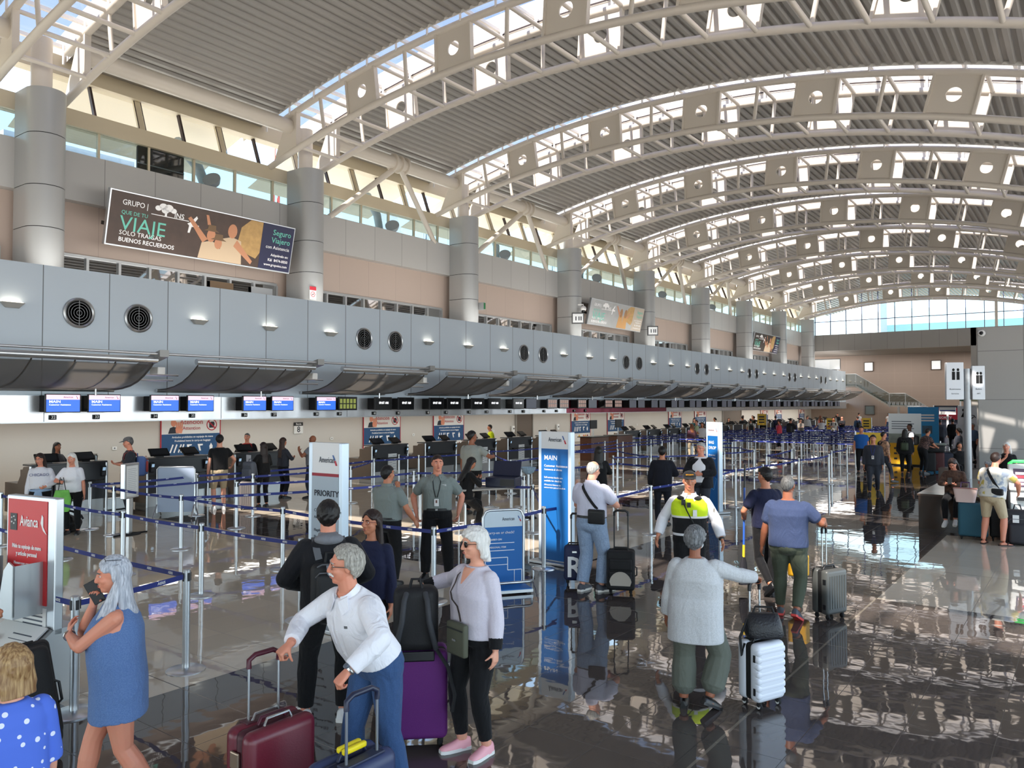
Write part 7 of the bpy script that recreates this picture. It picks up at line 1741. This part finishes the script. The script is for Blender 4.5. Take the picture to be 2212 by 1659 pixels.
mid((-20.55, 8.75), -130, 1.64, 'agent with long dark hair and scarf behind the first counter', S_BRN(), 'f', H_BLK, 'long', C_CHAR, C_BLK, 1.9, R=UP(1), L=UP(-1), length=1.15, hyaw=-15)
p = mid((-18.30, 9.40), 95, 1.80, 'man in grey cap with a blue and red backpack at the first counter', S_PINK(), 'm', H_DGR, 'short', C_CHAR, C_CHAR, 1.2, 1.02, R=UP(1), L=UP(-1), hpitch=10); p.cap(cloth('cap_grey', (88, 88, 90), wr=.2))
bp = backpack(p, 'blue and red travel backpack worn by the man in the grey cap', mat('pack_blue', (72, 96, 150), .7), mat('pack_red', (150, 52, 50), .7), .32, .52, .2); b = rbox(-.14, .14, -.40, -.34, .98, 1.25, .03, 3); b.build('red_pocket', mat('pack_red', (0, 0, 0)), bp)
p = mid((-16.80, 6.85), 172, 1.61, 'curly-haired woman in white sweatshirt with college lettering', S_PINK(), 'f', H_DBR, 'long', cloth('sweat_white', (222, 222, 228), wr=.5), C_BLK, 1.9, 1.12, SH_BLK, hem=1.0, length=1.24, L=dict(w=(-.12, .26, 1.06), pole=(-1, -.4, -.4), curl=.9), hyaw=-20, hpitch=12); p.glasses()
q = text('CHICAGO', .075, mat('college_blue', (92, 100, 140), .6), p.topo, (0, 0, 0), bold=.02, align='CENTER'); q.matrix_local = Matrix.Translation(p.chest(0, 1.31, .03)) @ Matrix.Rotation(PI, 4, 'Z')
remesh(MB().ell(p.T @ (V(0, .01, .97)*p.s), (.2, .16, .05), 20, 10).ell(p.T @ (V(.02, .17, .85)*p.s), (.08, .03, .13), 12, 8).build('tied_jacket', cloth('denim_pale', (150, 176, 206)), p.topo), .012)
p = mid((-16.40, 7.30), 160, 1.62, 'white-haired woman in white top holding a green tote', S_PINK(), 'f', H_WHT, 'long', C_WHT, C_BLK, .8, 1.0, SH_BLK, lean=10, R=dict(w=(.10, .34, 1.16), pole=(1, -.2, -.6), d=(-.2, .7, .2), n=(0, 0, -1), curl=1.), length=1.3, hpitch=8)
gt = attach(empty('tote_bag', (0, 0, 0), 0, 'lime green patterned tote in the hand of the white-haired woman', 'bag'), p)
MB().rings([ring(V(.06, .40, z_), V(1, 0, 0), V(0, 1, 0), w_, .05, 18, 3) for z_, w_ in ((.50, .12), (.56, .16), (.75, .165), (.92, .12))]).build('body', mat('tote_green', (110, 184, 76), .6, var=.45, bscale=9), gt, .9)
for dx in (-.07, .07): MB().tube([(.06+dx, .40, .90), (.06+dx*.4, .42, 1.17)], .008, 6).build('handle', STRB, gt)
mid((-11.75, 14.2), -30, 1.95, 'tall broad man in pale grey polo, back half turned', S_BRN(), 'm', H_BLK, 'short', cloth('polo_pale', (150, 154, 148), wr=.5), C_BLK, .62, 1.2, R=dict(w=(.36, .28, 1.22), pole=(1, -.4, -.6)), hyaw=-30, z0=0)
p = mid((-10.12, 12.02), -62, 1.66, 'clerk in black seated on a stool at the folding table', S_TAN(), 'f', H_BLK, 'long', C_BLK, C_BLK, 1.9, 1.0, hip=(0, 0, -.13), lean=8, feet=((.10, .22, .0, 0), (-.10, .42, .12, 0)), R=UP(1), L=UP(-1), length=1.2, hpitch=22)
mid((-8.64, 14.77), 8, 1.66, 'woman with long black hair in a black suit, back turned', S_TAN(), 'f', H_BLK, 'long', C_BLK, C_BLK, 1.9, 1.02, length=1.26, R=UP(1))
p = mid((-7.39, 15.32), -4, 1.68, 'man in dark navy suit standing with his back turned', S_TAN(), 'm', H_BLK, 'short', cloth('suit_midnight', (22, 24, 34), wr=.4), cloth('suit_midnight', (0, 0, 0)), 1.9, 1.05, hem=.78, inf=.03, R=UP(1), L=dict(w=(-.27, .1, .88)))
p = mid((-6.70, 15.75), 165, 1.76, 'man with glasses in open black jacket over white shirt', S_PINK(), 'm', H_GRY, 'short', C_WHT, C_CHAR, 1.9, 1.16, R=dict(w=(.07, .24, 1.12), pole=(1, -.2, -.5), d=(-.8, .3, 0)), L=dict(w=(-.07, .24, 1.12), pole=(-1, -.2, -.5), d=(.8, .3, 0)), hyaw=-18, belly=.03); p.glasses()
for sd in (1, -1):
    mb = limb(MB(), p.arm_pts(sd, 0, 1.92, .038)).ell(p.sh[sd], .085, 12, 8)
    rs = []
    for z_ in (.82, 1.0, 1.2, 1.38, 1.44): 
        P_ = p.prof(); zs = [q_[0] for q_ in P_]; w_, d_ = [float(np.interp(max(z_, .95), zs, [q_[k] for q_ in P_])) for k in (1, 2)]
        rs.append(ring(p.T @ (V(sd*w_*.62, -.01, z_)*p.s), V(1, 0, 0), V(0, 1, 0), (w_*.5+.03)*p.s, (d_*1.0+.035)*p.s, 18))
    mb.rings(rs); remesh(mb.build('jacket_side', C_BLK2, p.topo), .013)
mid((-20.6, 26.3), 100, 1.72, 'worker in yellow high-visibility vest behind the counters', S_TAN(), 'm', H_BLK, 'short', cloth('hivis', (214, 226, 30), wr=.3), C_CHAR, .9, 1.05, lean=14)
p = mid((-5.05, 24.18), 176, 1.70, 'man in charcoal uniform with a badge walking down the aisle', S_TAN(), 'm', H_BLK, 'short', C_CHAR, C_CHAR, 1.92, 1.1, hem=.86, inf=.026, feet=((.10, .16, 0, -4), (-.10, -.16, .03, 4, 20))); p.lanyard(NAVY)
# right-hand group round the bench
p = mid((-2.28, 18.15), 168, 1.62, 'seated woman in brown checked shirt looking at her phone', S_PINK(), 'f', H_DBR, 'long', cloth('shirt_brown_check', (96, 72, 60), (60, 44, 38), .5, 8, 16), C_BLK, 1.85, 1.05, SH_WHT, hip=(0, -.12, -.10), lean=8, feet=((.09, .36, .20, -4, 20), (-.09, .30, .23, 6, 20)), R=dict(w=(.07, .26, 1.06), pole=(1, -.2, -.8), d=(-.5, .7, .3), n=(0, -.4, 1), curl=.7), L=dict(w=(-.07, .26, 1.06), pole=(-1, -.2, -.8), d=(.5, .7, .3), n=(0, -.4, 1), curl=.7), length=1.2, hpitch=34)
mp_ = attach(tag(rbox(-.04, .04, .31, .32, .99, 1.12, .003, 2).build('mobile_phone', DARK), 'dark phone in the hands of the seated woman in brown', 'phone'), p)
t = NT('floral_pale'); co, x, y, z = t.pos(); nz = t.n('ShaderNodeTexNoise'); nz.inputs['Scale'].default_value = 7; t.l(co, nz.inputs['Vector']); rp = t.n('ShaderNodeValToRGB'); e_ = rp.color_ramp.elements; e_[0].position = .40; e_[0].color = lin((150, 160, 176)); e_[1].position = .47; e_[1].color = lin((218, 216, 208))
q_ = e_.new(.58); q_.color = lin((218, 214, 204)); q_ = e_.new(.64); q_.color = lin((196, 178, 92)); t.l(nz.outputs[0], rp.inputs[0]); t.bsdf(rp.outputs[0], .8)
p = mid((-1.50, 16.92), -24, 1.70, 'man in pale floral shirt and tan shorts bending at the kiosk', S_PINK(), 'm', H_DBR, 'short', t.m, C_TAN, .65, 1.18, lean=15, hpitch=10, pants=.95, hem=.88, inf=.03, R=dict(w=(.32, .34, 1.0), pole=(1, -.5, .2)), L=dict(w=(-.1, .36, 1.1), pole=(-1, -.4, -.2)), feet=((.17, .02, 0, -40), (-.16, -.02, 0, 10)), shoes=SH_BLK)
for ch in list(p.root.children):
    if ch.name.split('.')[0] in ('shoe',):
        for g_ in list(ch.children): bpy.data.objects.remove(g_)
        bpy.data.objects.remove(ch)
p.shoes(mat('sandal_brown', (52, 38, 36), .6), style='sandal')
crossbody(p, 'black sling strap bag across the back of the floral shirt', BAGB, STRB, side=1, z=1.05, size=(.2, .06, .12), front=False, x=.15, from_side=-1, sw=.05)
mid((-1.73, 23.2), 172, 1.62, 'woman with white hair in black top standing by the grey block', S_PINK(), 'f', H_WHT, 'long', C_BLK, C_BLK, .6, 1.12, R=dict(w=(.0, .16, 1.36), pole=(1, .2, -1), d=(-.3, .2, .8), n=(0, -1, 0)), length=1.42)
mid((-2.2, 24.9), -50, 1.66, 'seated figure in grey speckled shirt bowing auburn hair', S_TAN(), 'f', H_RED, 'short', cloth('shirt_speckle', (186, 186, 188), (120, 120, 126), .4, 8, 40), C_BLK, 1.2, 1.05, hip=(0, 0, -.40), lean=34, feet=((.1, .4, 0, 0), (-.1, .42, 0, 0)), hpitch=30)
mid((-6.90, 31.1), 178, 1.76, 'man in royal blue polo behind the uniformed man', S_TAN(), 'm', H_BLK, 'short', cloth('polo_royal', (30, 84, 150), wr=.4), C_BLK, .6, 1.1)
p = mid((-5.51, 27.95), -60, 1.68, 'man in beige check shirt walking with a dark backpack', S_TAN(), 'm', H_BLK, 'buzz', cloth('check_beige', (196, 150, 118), (120, 92, 80), .4, 8, 14), C_CHAR, 1.6, 1.1, feet=((.1, .26, 0, 0), (-.1, -.26, .04, 0, 25))); backpack(p, 'dark backpack of the man in the beige check shirt', BAGB, STRB)
p = mid((-5.51, 31.6), -6, 1.66, 'figure in black hooded coat with a green backpack, back turned', S_TAN(), 'f', H_BLK, 'long', C_BLK, C_BLK, 1.9, 1.2, hem=.8, inf=.04, length=1.35, pants=1.95); backpack(p, 'small green backpack of the figure in the black hooded coat', mat('pack_green', (54, 66, 46), .7), STRB, .26, .36, .12)
mid((-5.10, 32.6), -50, 1.72, 'bearded man in dark floral shirt bending over the luggage group', S_TAN(), 'm', H_BLK, 'short', cloth('shirt_dark_floral', (40, 32, 34), (110, 84, 76), .4, 8, 22), C_BLK, .65, 1.12, lean=26, R=dict(w=(.2, .5, 1.0)), L=dict(w=(-.1, .5, 1.0)))
mid((-4.15, 34.6), 60, 1.66, 'woman with dark hair behind the luggage group', S_TAN(), 'f', H_BLK, 'pony', C_CHAR, C_BLK, 1.8)
mid((-6.56, 47.5), -8, 1.78, 'man in grey coat with his back turned before the red portal', S_BRN(), 'm', H_BLK, 'short', cloth('coat_slate', (74, 76, 86), wr=.4), C_CHAR, 1.9, 1.25, hem=.8, inf=.04)
mid((-6.1, 48.6), 4, 1.80, 'man in black suit walking before the red portal', S_BRN(), 'm', H_BLK, 'short', C_BLK, C_BLK, 1.9, 1.1, hem=.8, inf=.03)
mid((-7.25, 49.5), 40, 1.74, 'man in white shirt beside the red portal', S_BRN(), 'm', H_BLK, 'short', C_WHT, C_CHAR, 1.9, 1.05)
mid((-7.7, 46.0), 30, 1.74, 'worker in grey shirt and yellow vest by the blue banner', S_TAN(), 'm', H_DBR, 'buzz', cloth('hivis', (0, 0, 0)), C_CHAR, .3, 1.15)
p = mid((-6.0, 35.4), 120, 1.78, 'man in white tee with a black rucksack by the yellow banner', S_DRK(), 'm', H_BLK, 'buzz', C_WHT, C_CHAR, .6, 1.02); backpack(p, 'black rucksack of the man in the white tee', BAGB, STRB)
mid((-3.6, 30.2), 200, 1.66, 'woman in dark clothes sitting beyond the restroom pylon', S_TAN(), 'f', H_BLK, 'long', C_BLK, C_BLK, 1.8, 1.1, hip=(0, 0, -.38), feet=((.1, .42, 0, 0), (-.1, .4, 0, 0)), R=UP(1), z0=.02)
tag(MB().box(-4.2, -3.0, 29.9, 30.5, 0, .44).build('tiled_bench', BT), 'short dark bench under the woman beyond the pylon', 'bench') if 'BT' in globals() else None
mid((-4.3, 40.5), 150, 1.72, 'grey-haired man in face mask and denim shirt past the pylon', S_PINK(), 'm', H_GRY, 'short', cloth('denim_shirt', (92, 112, 140)), C_CHAR, 1.2)
# ================= the far queue
rnd = random.Random(11)
FAR = [((-17.6, 40.8), 100, 1.70, 'm', 'rainbow-printed tank top and grey rucksack', (188, 200, 160), 'buzz'), ((-15.6, 35.6), 20, 1.62, 'f', 'long auburn hair and plum jumper', (86, 54, 64), 'long'), ((-15.9, 37.6), 160, 1.66, 'f', 'white blouse and dark hair', (206, 204, 206), 'long'),
       ((-20.6, 53.4), 200, 1.62, 'f', 'black coat at the head of the far crowd', (24, 24, 26), 'long'), ((-20.0, 54.4), 30, 1.72, 'm', 'dark anorak in the far crowd', (34, 34, 38), 'short'), ((-20.9, 57.0), 190, 1.74, 'm', 'grey hoodie in the far crowd', (112, 114, 118), 'short'), ((-19.6, 55.6), 60, 1.72, 'm', 'olive jacket in the far crowd', (72, 74, 60), 'short'),
       ((-21.3, 60.2), 170, 1.70, 'm', 'black cap and black jacket in the far crowd', (22, 22, 24), 'short'), ((-17.9, 50.2), 10, 1.64, 'm', 'cream hoodie with black rucksack straps', (196, 192, 182), 'short'), ((-21.2, 62.6), 20, 1.78, 'm', 'long black coat, tallest of the far crowd', (18, 18, 20), 'short'), ((-18.8, 55.4), 150, 1.72, 'm', 'black jersey carrying a small child', (30, 30, 34), 'short'),
       ((-14.65, 45.9), 70, 1.64, 'f', 'coral red blouse', (214, 70, 84), 'pony'), ((-14.4, 47.2), -20, 1.76, 'm', 'black tee and large dark rucksack', (40, 36, 38), 'buzz'), ((-14.96, 51.1), 185, 1.66, 'f', 'grey tee and big curly hair, arms crossed', (132, 126, 118), 'afro'), ((-16.7, 58.7), -30, 1.78, 'm', 'white tee with phone armband', (214, 214, 214), 'buzz'),
       ((-17.8, 66.2), -40, 1.66, 'f', 'salmon blouse and auburn hair', (206, 110, 96), 'long'), ((-14.6, 54.6), 170, 1.62, 'f', 'white tee with outstretched arms', (226, 226, 230), 'long'), ((-13.1, 51.7), 180, 1.75, 'm', 'pale shirt, beard and rucksack', (190, 186, 178), 'short'), ((-14.4, 59.1), 175, 1.72, 'm', 'black vest, arms folded', (36, 36, 40), 'buzz'),
       ((-18.9, 76.0), 190, 1.72, 'm', 'dark suit at the last counters', (26, 26, 32), 'short'), ((-13.5, 59.8), 20, 1.72, 'm', 'denim jacket and small rucksack', (84, 112, 146), 'short'), ((-17.6, 78.5), -30, 1.76, 'm', 'white printed tee by the last counters', (222, 222, 222), 'short'), ((-15.2, 79.3), 30, 1.74, 'm', 'white shirt under the stair', (228, 226, 226), 'short'), ((-16.9, 67.5), 120, 1.64, 'f', 'black dress behind the far belts', (26, 24, 26), 'long'),
       ((-19.0, 58.6), 10, 1.70, 'f', 'navy jumper in the far crowd', (36, 42, 70), 'pony'), ((-20.6, 50.8), 80, 1.68, 'f', 'black jacket left of the yellow lane sign', (20, 20, 22), 'pony'), ((-17.2, 53.6), 0, 1.55, 'f', 'pink rucksack and dark coat', (36, 34, 40), 'long'), ((-20.2, 46.5), 200, 1.7, 'f', 'teal blouse serving at a far counter', (60, 110, 116), 'long')]
for loc, a, H, sx, desc, rgb, hs in FAR:
    sk = rnd.choice((S_TAN, S_PINK, S_BRN, S_FAIR))()
    hm_ = H_RED if 'auburn' in desc else rnd.choice((H_BLK, H_DBR, H_BRN))
    kw = {}
    if 'folded' in desc or 'crossed' in desc: kw = dict(R=dict(w=(-.06, .22, 1.2), pole=(1, -.2, -.8)), L=dict(w=(.06, .24, 1.16), pole=(-1, -.2, -.8)))
    elif 'outstretched' in desc: kw = dict(R=dict(w=(.5, .2, 1.05)), L=dict(w=(-.5, .2, 1.05)))
    elif rnd.random() < .4: kw = dict(R=UP(1))
    p = mid(loc, a, H, ('woman' if sx == 'f' else 'man')+' in '+desc if not desc.startswith(('long auburn', 'pink')) else ('woman with '+desc), sk, sx, hm_, hs, cloth('far_%d_%d_%d' % rgb, rgb, wr=.4), rnd.choice((C_BLK, C_CHAR, C_DEN, C_TAN)), rnd.choice((.6, 1.9)) if rgb[0] > 100 else 1.9, rnd.uniform(.98, 1.16), rnd.choice((SH_BLK, SH_WHT, SH_GRY)), **kw)
    if 'rucksack' in desc: backpack(p, 'rucksack on the %s in %s' % ('woman' if sx == 'f' else 'man', desc.replace(' and ', ', ')[:60]), mat('pack_pink', (206, 110, 150), .7) if desc.startswith('pink') else BAGB, STRB)
flush()
